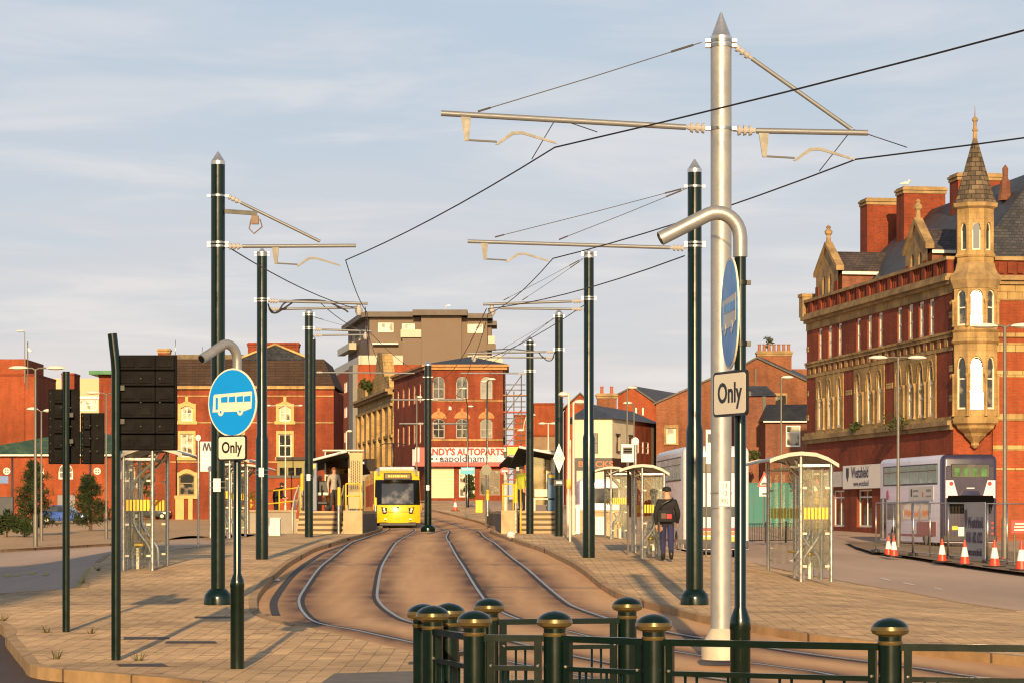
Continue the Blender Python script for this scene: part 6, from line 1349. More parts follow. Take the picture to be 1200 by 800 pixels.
for k in range(56): q = p0 + d * (k + .5) / 56; m.cyl(q + V((0, 0, .12)), q + V((0, 0, .9)), .012, .012, 5)
m.build('bar_panel', BLACK, t, True)

# ================================================================== bus shelters
YSQ = mat('yellow safety squares', (.75, .52, .02), .5, 0, .05, 4); ROOFM = mat('translucent shelter roof', (.20, .19, .17), .35, .3, .1, 3)
def shelter(label, p, L_, mirror=1, rz=0):
    """near end at y=0; posts at x=0 and .63, roof cantilevers towards -x (times mirror)"""
    t = thing('bus_shelter', label, 'bus shelter', p, rz, 'curved roof bus shelters'); k = mirror; X = lambda x: x * k
    nb = max(2, round(L_ / 1.9)); ys = [L_ * i / nb for i in range(nb + 1)]
    arc = [(-.66, 2.50), (-.50, 2.56), (-.25, 2.63), (.0, 2.655), (.3, 2.63), (.55, 2.54), (.78, 2.40)]
    m = MB(); vs = [(X(x), y, z) for y in (-.12, L_ + .12) for x, z in arc] + [(X(x), y, z + .035) for y in (-.12, L_ + .12) for x, z in arc]; n = len(arc)
    fs = [(i, i + 1, n + i + 1, n + i) for i in range(n - 1)] + [(2 * n + i, 2 * n + i + 1, 3 * n + i + 1, 3 * n + i) for i in range(n - 1)] + [(0, n, 3 * n, 2 * n), (n - 1, 2 * n - 1, 4 * n - 1, 3 * n - 1)]
    m.add(vs, fs, False); m.build('roof', ROOFM, t)
    for y in (-.14, L_ + .10): m = MB(); pr = [(X(x), y, z - .03) for x, z in arc] + [(X(x), y, z + .05) for x, z in arc[::-1]]; m.prism(pr, (0, .05, 0)); m.build('roof_end', mat('shelter roof edge', (.30, .285, .25), .4, .3), t)
    for y in ys:
        m = MB(); m.cyl((X(.63), y, 0), (X(.63), y, 2.47), .045, .045, 10); m.build('post', STEEL, t)
        m = MB(); S = [(.08, 0), (.08, .35), (.12, .52), (.32, .80), (.42, .98), (.44, 1.15), (.44, 1.75), (.38, 1.98), (.2, 2.18), (.02, 2.36), (-.1, 2.55)]
        m.tube(smooth_path([(X(a), y + .22, z) for a, z in S], 4), .036, 8)
        if y <= ys[1]: m.build('curved_rail', STEEL, t)
        m = MB(); m.cbox((X(.3), y, 2.42), .7, .05, .05); m.build('roof_rib', STEEL, t)
    for y in (0, L_): m = MB(); m.cyl((0, y, 0), (0, y, 2.62), .045, .045, 10); m.build('post', STEEL, t)
    for y in (ys[1],): m = MB(); m.tube(smooth_path([(X(.16), y - .3, 1.0), (X(.3), y - .3, .75), (X(.5), y - .3, .52), (X(.56), y - .3, .3), (X(.56), y - .3, 0)], 4), .034, 8); m.build('curved_rail', STEEL, t)
    for y in (0, L_):
        m = MB(); m.cbox((X(.315), y, 1.28), .53, .012, 2.1); g = m.build('glass_panel', CLEAR, t)
        m = MB()
        for i in range(7): m.cbox((X(.09 + .075 * i), y - .011, 1.42), .05, .004, .24)
        m.build('yellow_squares', YSQ, g)
        for z in (.32, 1.0, 1.95):
            for x in (.075, .555): m = MB(); m.cbox((X(x), y, z), .10, .04, .045); m.build('glass_clip', LAMPC, g)
    for a, b in zip(ys, ys[1:]):
        m = MB(); m.cbox((X(.63), (a + b) / 2, 1.28), .012, b - a - .12, 2.1); g = m.build('glass_panel', CLEAR, t)
        m = MB(); c = int((b - a) / .16)
        for i in range(c): m.cbox((X(.618), a + .14 + (b - a - .28) * i / max(1, c - 1), 1.42), .004, .07, .24)
        m.build('yellow_squares', YSQ, g)
    m = MB(); m.rbox((X(.38), L_ / 2, .55), .2, L_ * .55, .05, .015); m.build('bench_seat', mat('yellow bench', (.62, .40, .04), .5), t)
    for q in (.3, .7): m = MB(); m.cbox((X(.42), L_ * q, .27), .06, .06, .52); m.build('bench_leg', STEEL, t)
    return t
def spt(px, py): return gp(px, py)
shelter('nearest curved-roof bus shelter on the right footway, by the road', spt(938.5, 681), 6.8)
shelter('second curved-roof bus shelter on the right, just left of the walking man', spt(752.5, 653.5), 5.8).scale = (.86, .86, .86)
shelter('third curved-roof bus shelter on the right, mostly behind the second', gx(716, 82), 6.0).scale = (.86, .86, .86)
shelter('nearest curved-roof bus shelter on the left, behind the big signal board', spt(178.5, 668), 2.4, -1)
shelter('second curved-roof bus shelter on the left, behind the near tram pole', gx(269, 84), 5.0, -1)
shelter('third curved-roof bus shelter on the left, near the raised concrete wall', gx(290, 100), 5.0, -1)

# ================================================================== site fence, cones and banner
FL = [gp(*p) for p in [(1026, 647), (1070, 651.2), (1111, 655), (1157, 660), (1205, 665.5), (1260, 672)]]
MESHM = None
for i, (a, b) in enumerate(zip(FL, FL[1:])):
    t = thing('fence_panel', ['temporary fence panel beside the pair of cones', 'temporary fence panel in front of the purple bus side', 'temporary fence panel carrying the grey banner', 'temporary fence panel with the red notice before the lamp', 'temporary fence panel running out of the right edge'][i], 'fence', a, 0, 'temporary site fence panels')
    d = b - a; rz = math.atan2(d.y, d.x); H_ = 2.0; m = MB()
    for q in (a + d * .012, a + d * .5, a + d * .988): m.cyl(q + V((0, 0, .05)), q + V((0, 0, H_)), .022, .022, 8)
    for z in (.15, H_ - .02): m.cyl(a + d * .012 + V((0, 0, z)), b - d * .012 + V((0, 0, z)), .020, .020, 8)
    m.build('frame', STEEL, t, True)
    m = MB(); n = int(d.length / .22)
    for k in range(1, n): q = a + d * k / n; m.cyl(q + V((0, 0, .16)), q + V((0, 0, H_ - .03)), .0022, .0022, 4, False)
    for k in range(1, 7): z = .15 + (H_ - .2) * k / 7; m.cyl(a + d * .02 + V((0, 0, z)), b - d * .02 + V((0, 0, z)), .0025, .0025, 4, False)
    m.build('mesh_infill', mat('dull mesh wire', (.20, .17, .13), .6, .3), t, True)
    for q in (a, b):
        m = MB(); m.rbox(q + V((0, 0, .07)), .7, .22, .14, .03, rz); m.build('foot_block', BLACK, t, True)
t = thing('banner', 'grey banner with navy lettering and a shield tied to the site fence', 'banner', FL[2].lerp(FL[3], .7)); d = (FL[3] - FL[2]); s = F / FL[2].lerp(FL[3], .7).y
f = Fac(FL[2], FL[3]); a_, b_ = f.upx(1131.5), f.upx(1156); zc = V(t.location).z
m = MB(); fbox(m, f, a_, b_, zc + .1, zc + 2.02, .03, .045); m.build('sheet', mat('grey banner cloth', (.36, .36, .37), .7, 0, .15, 2), t, True)
Mi = ROOTM[t.name].inverted(); fc = lambda z: Mi @ face_to(f.P((a_ + b_) / 2, zc + z, .048), f.n)
wb = b_ - a_; text('Westshield', .50, NAVY, t, fc(1.32) @ Matrix.Translation((wb * .05, 0, 0)), sx=wb * .78 / 2.4, bold=.02); text('0161 682 6222', .48, NAVY, t, fc(.82), sx=wb * .88 / 3.3, bold=.02); text('www.westshield', .34, NAVY, t, fc(.34), sx=wb * .8 / 2.5, bold=.01)
m = MB(); M_ = face_to(f.P(a_ + .1, zc + 1.45, .048), f.n); m.prism([(-.02, .32, 0), (.36, .32, 0), (.36, -.05, 0), (.17, -.34, 0), (-.02, -.05, 0)], (0, 0, .004), M_); m.build('shield_emblem', NAVY, t, True)
def cone_thing(label, p, h=.75):
    t = thing('traffic_cone', label, 'traffic cone', p, random.uniform(0, 1), 'traffic cones along the site fence'); q = h / .75
    MB().rbox((0, 0, .025 * q), .44 * q, .44 * q, .05 * q, .012).build('base', RUBBER, t)
    prof = lambda z: .165 * q * (1 - z / (h * 1.18)) ; zs = (.05 * q, h * .34, h * .72, h)
    OR = mat('orange red cone plastic', (.62, .055, .018), .45, 0, .1, 6)
    for i, (a, b) in enumerate(zip(zs, zs[1:])): m = MB(); m.lathe([(prof(a), a), (prof(b), b)], 20, cap=(i == 2)); m.build('cone' if i != 1 else 'reflective_sleeve', OR if i != 1 else mat('white sleeve', (.80, .78, .72), .4, 0, .08, 8), t)
    return t
for lab, (px_, y_), h in (('left one of the pair of traffic cones at the start of the site fence', (1041, 650.5), .75), ('right one of the pair of traffic cones at the start of the site fence', (1047.5, 652), .78), ('single traffic cone between the pair and the grey banner', (1104, 658.5), .80),
                          ('traffic cone standing in front of the left edge of the grey banner', (1130.5, 661.5), .80), ('traffic cone standing right of the grey banner', (1165.5, 664.5), .86), ('traffic cone at the right edge under the red notice', (1197, 668.5), .88), ('small traffic cone behind the fence by the lamp foot', (1177, 655), .55)):
    cone_thing(lab, gp(px_, y_), h)
cone_thing('lone traffic cone far up the street before the autoparts shop', gx(533.5, 190), .9)

# ================================================================== tram stop
PZ = 1.80
CONC2 = mat('tan platform concrete', (.46, .34, .19), .85, 0, .28, 1.1, bump=.3); PSIDE = mat('dark platform wall', (.13, .115, .10), .8, 0, .25, 1.2)  # tan for decks, steps and end walls, darker for the platform sides
def platform(label, edge, back, steps, top_front):
    t = thing('tram_platform', label, 'platform', (edge[0][0], edge[0][1], T(*edge[0])), 0, 'tram platforms'); poly = edge + back[::-1]
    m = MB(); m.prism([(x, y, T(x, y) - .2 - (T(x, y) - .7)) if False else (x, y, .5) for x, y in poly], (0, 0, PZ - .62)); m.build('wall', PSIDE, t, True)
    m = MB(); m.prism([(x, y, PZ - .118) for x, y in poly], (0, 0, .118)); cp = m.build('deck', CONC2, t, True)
    m = MB(); (x0, y0), (x1, y1) = top_front; m.box(x0, x1, y0 - .14, y0 - .004, .6, PZ + .02); m.build('end_wall', CONC2, t, True)
    sx0, sx1, sy = steps; n = 5
    m = MB()
    for i in range(n): m.box(sx0, sx1, sy + .34 * i, sy + .34 * n + .8, .78 + (PZ - .78) * i / n + (.0 if i else -.2), .78 + (PZ - .78) * (i + 1) / n - .002 * (i == n - 1))
    m.build('steps', CONC2, t, True)
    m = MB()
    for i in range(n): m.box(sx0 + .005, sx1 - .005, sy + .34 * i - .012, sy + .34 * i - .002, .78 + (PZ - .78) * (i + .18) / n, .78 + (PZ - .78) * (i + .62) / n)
    m.build('riser_strip', mat('dark step riser', (.12, .085, .05), .8), t, True)  # dark brown strip on the face of each step
    return t
platform('left tram platform with steps at its near end, beside the yellow tram', [(-5.72, 98), (-6.02, 112), (-6.85, 130), (-7.95, 148), (-9.3, 162)], [(-6.45, 98), (-6.5, 100.3), (-8.2, 100.4), (-9.6, 130), (-12.4, 162)][0:0] + [(-6.45, 98), (-6.5, 100.4), (-8.3, 100.5), (-9.7, 130), (-12.4, 162)], (-8.3, -6.52, 98.6), ((-6.45, 98), (-5.72, 98)))
platform('right tram platform with steps at its near end and a glazed kiosk', [(-.42, 99), (-.72, 112), (-.85, 130), (-.9, 142), (-1.6, 158)], [(.12, 99), (.3, 101.4), (1.75, 101.5), (2.4, 130), (2.0, 158)], (.3, 1.72, 99.6), ((-.42, 99), (.12, 99)))
def wing_canopy(label, wings, cols_, strip):
    t = thing('platform_canopy', label, 'canopy', (cols_[0][0], cols_[0][1], PZ), 0, 'tram platform canopies'); DK = mat('dark canopy sheet', (.007, .007, .007), .7, 0, .2, 2, spec=.2)
    for q in wings:
        vs = [at(*c) for c in q]; m = MB(); m.add(vs + [v + V((0, 0, .08)) for v in vs], [(0, 1, 2, 3), (4, 5, 6, 7), (0, 1, 5, 4), (1, 2, 6, 5), (2, 3, 7, 6), (3, 0, 4, 7)], False); w_ = m.build('canopy_wing', DK, t, True)
        m = MB(); m.tube([vs[0] + V((0, -.06, .06)), vs[1] + V((0, -.06, .06))], .055, 6); m.build('edge_trim', WHITE, w_, True)
    for x, y, zt in cols_: m = MB(); m.cyl((x, y, PZ), (x, y, zt), .10, .085, 10); m.build('column', LAMPC, t, True)
    x0, x1, y, z = strip; m = MB(); m.box(x0, x1, y, y + .06, z, z + .2); m.build('sign_strip', YELLOW, t, True)
    return t
wing_canopy('dark winged canopy over the left tram platform', [[(364, 541, 29.6), (406.5, 530, 29.6), (415, 544, 28.2), (372, 551, 28.2)], [(398, 547, 28.0), (427, 543.5, 28.0), (434, 555, 26.8), (396, 560, 26.8)]], [(-7.95, 102.2, 3.75), (-6.7, 108.5, 3.6), (-7.0, 113, 3.1)], (-7.6, -6.4, 106, 3.35))
wing_canopy('dark winged canopy over the right tram platform', [[(608, 525, 29.6), (650, 533, 29.6), (642, 547, 28.2), (599, 542, 28.2)], [(596, 535, 28.0), (618, 538, 28.0), (612, 550, 26.8), (585, 546, 26.8)]], [(1.65, 102.6, 3.95), (.25, 107.6, 3.65), (-.28, 110.5, 3.5)], (.6, 1.3, 106, 3.65))
def kiosk(label, x, y, w_, d_, h, mirror=1):
    t = thing('platform_shelter', label, 'shelter', (x, y, PZ), 0, 'glazed platform shelters'); G2 = glass('warm shelter glass', (.62, .58, .36), .10)
    m = MB(); m.box(-w_ / 2, w_ / 2, -.02, .02, .25, h); m.build('glass_panel', G2, t); m = MB(); m.box(-w_ / 2, -w_ / 2 + .04, .03, d_, .25, h); m.build('glass_panel', G2, t)
    m = MB(); x0 = w_ / 2 if mirror > 0 else -w_ / 2 - .55; m.box(x0 + .005, x0 + .55, -.03, .03, .1, h); p_ = m.build('perforated_panel', mat('pale yellow panel', (.44, .34, .15), .5, 0, .1, 2), t)
    m = MB()
    for i in range(5):
        for k in range(18): m.cbox((x0 + .1 + .085 * i, -.036, .9 + (h - 1.2) * k / 18 + (.03 if i % 2 else 0)), .04, .006, .04)
    m.build('perforation', mat('perforation holes', (.07, .06, .04), .7), p_)
    for q in (-w_ / 2, w_ / 2): m = MB(); m.cyl((q, 0, 0), (q, 0, h + .05), .035, .035, 8); m.build('post', LAMPC, t)
    m = MB(); m.box(-w_ / 2 - .1, w_ / 2 + .6, -.1, d_, h + .06, h + .12); m.build('flat_roof', LAMPC, t)
    return t
kiosk('glazed shelter with a perforated panel under the left canopy', -7.05, 103.2, .95, 1.6, 2.35, 1); kiosk('glazed shelter with a tall perforated panel under the right canopy', 1.0, 103.4, .8, 1.6, 2.35, 1)
def machine(label, x, y, h, w_, col, rot=0):
    t = thing('ticket_machine', label, 'ticket machine', (x, y, PZ), rot, 'platform ticket machines'); m = MB(); m.rbox((0, 0, h / 2), w_, .4, h, .03); m.build('cabinet', col, t)
    m = MB(); m.cbox((0, -.205, h * .78), w_ * .6, .012, h * .16); m.build('screen', BLACK, t); m = MB(); m.cbox((0, -.206, h * .93), w_ * .8, .012, h * .08); m.build('header', YELLOW, t); return t
machine('slate blue ticket machine beside the left platform steps', -7.95, 101.2, 1.9, .5, mat('blue grey cabinet', (.16, .19, .25), .5)); machine('blue ticket machine at the right end of the right platform', 1.62, 102.2, 1.5, .42, mat('blue cabinet', (.06, .14, .24), .5))
def ylw_post(label, x, y, z, h):
    t = thing('marker_post', label, 'post', (x, y, z), 0, 'steel marker posts with yellow tops'); MB().lathe([(.07, 0), (.07, h * .62)], 10).build('post', STEEL, t); MB().lathe([(.072, h * .62), (.072, h), (.04, h + .03)], 10).build('yellow_sleeve', YELLOW, t)
for lab, px_, base, top, Y in (('steel post with a yellow top between the left steps and the platform wall', 397, 627, 571, 98.2), ('steel post with a yellow top beside the right platform end wall', 604.5, 624, 567, 99), ('short yellow-topped post on the left platform edge', 452 - 12, 606, 583, 120), ('yellow-topped post left of the right canopy column', 571.5, 604, 574, 112), ('slim yellow-topped post behind the slate blue machine', 354, 605, 555, 104)):
    p = gx(px_, Y); s = F / Y; zb = max(T(p.x, p.y), CZ - (base - HZ) / s); ylw_post(lab, p.x, Y, zb, CZ - (top - HZ) / s - zb)
def hoop_rail(label, pts, h, m=YELLOW, r=.028, mid=True, group='handrails at the tram stop'):
    t = thing('handrail', label, 'handrail', pts[0], 0, group); P = [V(p) for p in pts]
    for a in P: mb = MB(); mb.cyl(a, a + V((0, 0, h)), r, r, 8); mb.build('post', m, t, True)
    for z in ([h, h * .55] if mid else [h]): mb = MB(); mb.tube([p + V((0, 0, z)) for p in P], r, 8); mb.build('rail', m, t, True)
    return t
hoop_rail('yellow hand rails along the raised walk left of the left platform', [(-10.6, 104, 1.4), (-9.4, 103.4, 1.5), (-8.5, 102.8, 1.6)], 1.15)
hoop_rail('yellow hoop handrail at the near corner of the left platform', [(-6.4, 98.6, PZ), (-5.85, 98.7, PZ)], 1.05)
hoop_rail('yellow hoop handrail at the near corner of the right platform', [(-.36, 100, PZ), (.05, 99.8, PZ)], 1.05)
hoop_rail('sloping pale handrail on the left side of the left steps', [(-8.45, 98.5, .9), (-8.45, 99.6, 1.4), (-8.4, 100.8, PZ)], 1.0, LAMPC)
hoop_rail('sloping pale handrail on the right side of the left steps', [(-6.62, 98.3, .9), (-6.62, 99.4, 1.4), (-6.62, 100.8, PZ)], 1.0, mat('tan rail', (.45, .34, .16), .5))
hoop_rail('sloping yellow handrail beside the right steps', [(.34, 98.9, .9), (.34, 100, 1.4), (.34, 101.2, PZ)], 1.0)
hoop_rail('sloping handrail on the far side of the right steps', [(1.76, 98.9, .9), (1.76, 100, 1.4), (1.76, 101.2, PZ)], 1.0, LAMPC)
def low_wall(label, a, b, z1, m=CONC2, th=.3, cat='wall', name='concrete_wall'):
    t = thing(name, label, cat, (a[0], a[1], min(T(*a), T(*b)) - .1)); f = Fac(a, b); mb = MB(); z0 = min(T(*a), T(*b)) - .15; fbox(mb, f, 0, f.w, z0, z1, -th, 0); mb.build('wall', m, t, True); mb = MB(); fbox(mb, f, -.02, f.w + .02, z1 + .002, z1 + .09, -th - .03, .04); mb.build('coping', CONC2, t, True); return t
low_wall('pale concrete ramp wall left of the left platform steps', (-11.4, 101.5), (-8.55, 98.6), 1.75, mat('pale ramp concrete', (.40, .35, .27), .85, 0, .2, 1))
low_wall('stone retaining wall beyond the white cabinets on the right', (2.4, 101), (4.4, 101.5), 1.75)
def cabinet(label, px_, base, top, w_, Y, m=WHITE, name='utility_cabinet', group='utility cabinets'):
    p = gx(px_, Y); s = F / Y; h = CZ - (top - HZ) / s - p.z; t = thing(name, label, 'cabinet', p, 0, group); MB().rbox((0, 0, h / 2), w_, .4, h, .02).build('body', m, t); mb = MB(); mb.cbox((0, -.203, h * .5), .014, .012, h * .82); mb.build('door_seam', mat('dark door seam', (.10, .09, .07), .8), t); MB().cbox((0, 0, h + .02), w_ + .05, .46, .04).build('lid', m, t); return t  # thin dark strip marks the door seam
cabinet('white cabinet at the foot of the second left tram pole', 322, 632, 607.5, .40, 91); cabinet('tall white cabinet left of the second right tram pole', 674.5, 627, 592, .34, 97); cabinet('low white cabinet right of the second right tram pole', 703, 626, 606, .36, 97)
cabinet('small yellow grit bin by the right track kerb', 561.5, 603, 586, .5, 185, mat('yellow plastic bin', (.85, .50, .02), .5), 'grit_bin', None)
cabinet('dark grey cabinet at the far left in front of the shed', 3, 640, 582, 1.6, 190, mat('dark cabinet', (.05, .055, .065), .6), 'dark_cabinet', None)
# seats and odds on the platforms
t = thing('platform_bench', 'pale slatted bench beside the glazed right platform shelter', 'bench', (1.25, 102.2, PZ)); MB().cbox((0, 0, .48), .9, .4, .06).build('seat', LAMPC, t); MB().cbox((.1, .2, .72), .9, .05, .3, 0, R(-12)).build('backrest', LAMPC, t)
for x in (-.35, .35): MB().cbox((x, 0, .23), .07, .35, .45).build('leg', LAMPC, t)
t = thing('mobility_scooter', 'dark mobility scooter with a pale seat on the left platform', 'scooter', (-7.55, 102.0, PZ)); MB().rbox((0, 0, .32), .5, .9, .16, .05).build('body', BLACK, t); MB().rbox((0, .1, .68), .48, .42, .12, .04).build('seat', OFFWHITE, t); MB().rbox((0, .33, .95), .44, .12, .5, .04).build('backrest', BLACK, t); m = MB(); m.tube([(0, -.4, .3), (0, -.42, .9), (0, -.3, 1.0)], .03, 6); m.build('steering_column', BLACK, t)
for x, y in ((-.24, -.35), (.24, -.35), (-.26, .35), (.26, .35)): m = MB(); m.cyl((x - .05, y, .13), (x + .05, y, .13), .13, .13, 12); m.build('wheel', RUBBER, t)
t = thing('litter', 'crumpled white plastic bag lying by the right track kerb', 'litter', gp(599, 630)); m = MB(); m.sphere((0, 0, .10), .15, .12, .11, 12, 8); m.v = [v + V((random.uniform(-.03, .03), random.uniform(-.03, .03), random.uniform(-.03, .03))) for v in m.v]; m.build('plastic_bag', WHITE, t, fix=False)
t = thing('litter', 'flat scrap of white paper on the track bed near the left kerb', 'litter', gp(322, 680, -.09)); m = MB(); m.cbox((0, 0, .01), .14, .20, .006, .4); m.cbox((.06, .05, .022), .08, .1, .006, .2, R(20)); m.build('paper', WHITE, t)
t = thing('ad_bench', 'black low barrier rail standing between the walking man and the mast', 'barrier', gx(822, 84)); m = MB(); m.cbox((0, 0, .55), 1.6, .06, .16); m.build('rail', BLACK, t)
for x in (-.7, .7): MB().cbox((x, 0, .24), .06, .06, .5).build('post', BLACK, t)
# scaffolding beside the autoparts building
t = thing('scaffold', 'tube and board scaffolding on the right flank of the autoparts building', 'scaffolding', (at(601, 600, 12.2).x, F / 12.2, T(0, 246))); s = 12.2; x0, x1 = at(593.5, 600, s).x, at(611, 600, s).x; y0 = F / s; zt = CZ + (600 - 458) / s; zb = V(t.location).z
for x in (x0, (x0 + x1) / 2, x1):
    for y in (y0, y0 + 1.6): m = MB(); m.cyl((x, y, zb), (x, y, zt + (1.6 if x == x1 else 0)), .05, .05, 6); m.build('upright', LAMPP, t, True)
for k in range(6):
    z = zb + 1.9 + (zt - zb - 2) * k / 5.2
    m = MB(); m.box(x0 - .3, x1 + .5, y0 - .1, y0 + 1.7, z, z + .1); m.build('deck_board', mat('scaffold boards', (.34, .20, .09), .8) if k % 2 else mat('red scaffold sheet', (.45, .06, .03), .7), t, True)
    for zz_ in (z + .55, z + 1.05): m = MB(); m.cyl((x0 - .2, y0 - .05, zz_), (x1 + .4, y0 - .05, zz_), .045, .045, 6); m.build('guard_tube', LAMPP, t, True)
    m = MB(); m.cyl((x0, y0 - .08, z), (x1, y0 - .08, z + 1.9), .045, .045, 6); m.build('brace', mat('faded red', (.62, .10, .10), .5) if k == 2 else LAMPP, t, True)
t = thing('skip_hoist', 'yellow boarded hoist enclosure at the foot of the scaffolding', 'site hoarding', (at(603, 600, 13).x, F / 13, T(0, 230))); m = MB(); z0, z1 = CZ + (600 - 541) / 13, CZ + (600 - 523) / 13; xx = at(603, 600, 13).x; m.box(xx - .65, xx + .65, F / 13, F / 13 + 1, z0, z1); m.build('yellow_box', YELLOW, t, True); m = MB(); m.box(xx - .6, xx - .5, F / 13 + .2, F / 13 + .3, 2, z0 - .002); m.box(xx + .5, xx + .6, F / 13 + .2, F / 13 + .3, 2, z0 - .002); m.build('support', BLACK, t, True)
# ================================================================== vehicles
def wheel(parent, c, r, w_, axis='x'):
    m = MB(); d = V((w_ / 2, 0, 0)); m.cyl(V(c) - d, V(c) + d, r, r, 20); wh = m.build('wheel', RUBBER, parent)
    m = MB(); m.cyl(V(c) - d * 1.06, V(c) + d * 1.06, r * .58, r * .52, 16); m.build('rim', STEEL, wh); return wh
BLUELT = mat('cool bus glass', (.16, .33, .34), .15, 0, .2, 1.5, spec=.6)
def loft_box(w_, L_, H_, zb, r=.18, rf=.25):
    """body with rounded upright corners and roof edges: stacked outlines"""
    def outline(ins, z):
        out = []; hw, y0, y1 = w_ / 2 - ins, 0 + ins, L_ - ins
        for cx, cy, a0 in ((hw - r, y1 - r, 0), (-hw + r, y1 - r, 90), (-hw + r, y0 + r, 180), (hw - r, y0 + r, 270)): out += [V((cx + r * math.cos(R(a0 + 22.5 * k)), cy + r * math.sin(R(a0 + 22.5 * k)), z)) for k in range(5)]
        return out
    rows = [outline(.0, zb), outline(0, H_ - rf)] + [outline(rf * (1 - math.cos(R(a))), H_ - rf + rf * math.sin(R(a))) for a in (30, 60, 85)]
    m = MB(); n = len(rows[0]); m.add([v for r_ in rows for v in r_], [(k * n + i, k * n + (i + 1) % n, (k + 1) * n + (i + 1) % n, (k + 1) * n + i) for k in range(len(rows) - 1) for i in range(n)], True)
    m.add(rows[-1], [tuple(range(n))], False); m.add(rows[0], [tuple(range(n))], False); return m
def double_decker(label, p, rz, side, rear, stripes=False, L_=10.8):
    """rear end at y=0 looking at -y; forward is +y"""
    t = thing('double_decker_bus', label, 'bus', p, rz, None); W_, H_ = 2.5, 4.25
    loft_box(W_, L_, H_, .32).build('body', side, t)
    sh = loft_box(W_ + .014, .62, H_ + .006, .34, .2); sh.v = [v + V((0, -.012, 0)) for v in sh.v]; sh.build('rear_shell', rear, t)
    m = MB(); m.rbox((0, .0, 2.1), W_ - .3, .10, 3.3, .04); rp = m.build('rear_panel', rear, t)
    m = MB(); m.rbox((0, -.035, 3.52), 1.75, .06, .62, .025); m.build('rear_window', DARKGLASS, t)
    if not stripes:
        GRN = mat('green seat covers', (.05, .15, .04), .6, 0, .9, 3)
        m = MB()
        for i in range(4): m.rbox((-.62 + .41 * i, -.072, 3.46), .24, .012, .36, .004)
        m.build('seat_reflection', GRN, t)
        LIL = mat('pale lilac flash', (.62, .56, .66), .35, 0, .05, 2)
        for sx in (-1, 1): m = MB(); m.prism([(sx * 1.14, -.058, 3.10), (sx * .78, -.058, 3.10), (sx * .58, -.058, 2.42), (sx * 1.14, -.058, 2.30)], (0, .006, 0)); m.build('lilac_flash', LIL, t); m = MB(); m.cyl((sx * .88, -.07, 2.95), (sx * .88, -.05, 2.95), .09, .09, 14); m.build('lamp_ring', RED, t)
        m = MB(); m.prism([(-1.02, -.075, 2.42), (1.02, -.075, 2.42), (1.08, -.075, 2.22), (.92, -.075, 1.62), (-.92, -.075, 1.62), (-1.08, -.075, 2.22)], (0, .03, 0)); m.build('engine_grille', mat('engine void', (.003, .003, .003), .9, 0, .1, 4, spec=.05), t)
        m = MB(); m.prism([(-.34, -.10, 2.62), (.34, -.10, 2.62), (.46, -.10, 2.44), (-.46, -.10, 2.44)], (0, .04, 0)); m.build('spoiler', mat('navy spoiler', (.01, .012, .06), .3), t)
        m = MB(); m.cbox((0, -.062, 2.75), .36, .01, .05); m.build('rear_emblem', LIL, t)
        m = MB(); m.cbox((-.72, -.06, .98), .26, .012, .18); m.build('number_plate', YELLOW, t); m = MB(); m.cbox((-.40, -.062, .80), .34, .012, .44); m.build('notice', WHITE, t)
        for z in (.72, .98, 1.2): m = MB(); m.cyl((1.0, -.075, z), (1.0, -.045, z), .055, .055, 12); m.build('tail_light', RED, t)
        for z in (.72, .98, 1.2): m = MB(); m.cyl((-1.02, -.075, z), (-1.02, -.045, z), .055, .055, 12); m.build('tail_light', RED, t)
    else:
        for z0, z1, mm in ((2.0, 2.75, WHITE), (1.55, 1.95, BLACK), (1.18, 1.5, WHITE), (1.02, 1.14, RED), (.86, 1.0, mat('orange stripe', (.75, .22, .03), .5)), (.55, .80, YELLOW)):
            m = MB(); m.cbox((0, -.058, (z0 + z1) / 2), 2.1, .012, z1 - z0); m.build('rear_stripe', mm, t)
    m = MB(); m.rbox((0, .02, .50), W_ - .06, .18, .30, .04); m.build('bumper', mat('charcoal bumper', (.035, .03, .04), .5), t)
    for sx in (-1, 1):
        nm = 6
        m = MB(); m.cbox((sx * (W_ / 2 + .004), L_ / 2 + .05, 3.4), .012, L_ - 1.55, .94); m.build('window_band', BLACK, t)
        for i in range(nm):
            y0 = .9 + (L_ - 1.7) * i / nm; y1 = .9 + (L_ - 1.7) * (i + 1) / nm - .06
            m = MB(); m.rbox((sx * (W_ / 2 + .008), (y0 + y1) / 2, 3.40), .03, y1 - y0, .82, .012); w_ = m.build('upper_window', BLUELT, t)
            m = MB(); m.cbox((sx * (W_ / 2 + .026), (y0 + y1) / 2, 3.56), .012, y1 - y0, .03); m.build('window_bar', BLACK, w_)
        for i in range(5):
            y0 = 2.2 + (L_ - 3.6) * i / 5; y1 = 2.2 + (L_ - 3.6) * (i + 1) / 5 - .07
            m = MB(); m.rbox((sx * (W_ / 2 + .002), (y0 + y1) / 2, 1.75), .03, y1 - y0, .85, .012); m.build('lower_window', DARKGLASS, t)
        m = MB(); m.rbox((sx * (W_ / 2 + .003), L_ - .72, 1.38), .03, 1.1, 1.95, .012); d_ = m.build('door', DARKGLASS, t); m = MB(); m.cbox((sx * (W_ / 2 + .022), L_ - .72, 1.38), .012, .05, 1.9); m.build('door_bar', side, d_)
        for y in (2.6, L_ - 2.6): wheel(t, (sx * (W_ / 2 - .13), y, .48), .48, .28); 
        for y in (2.6, L_ - 2.6): m = MB(); n = 12; m.prism([(sx * (W_ / 2 + .002), y + .60 * math.cos(math.pi * i / n), .40 + .62 * math.sin(math.pi * i / n)) for i in range(n + 1)], (sx * .006, 0, 0)); m.build('wheel_arch', BLACK, t)
        m = MB(); m.cbox((sx * (W_ / 2 + .004), L_ / 2, .62), .014, L_ - 3.2, .10); m.build('red_stripe', mat('dull red stripe', (.35, .08, .10), .5), t)
    return t
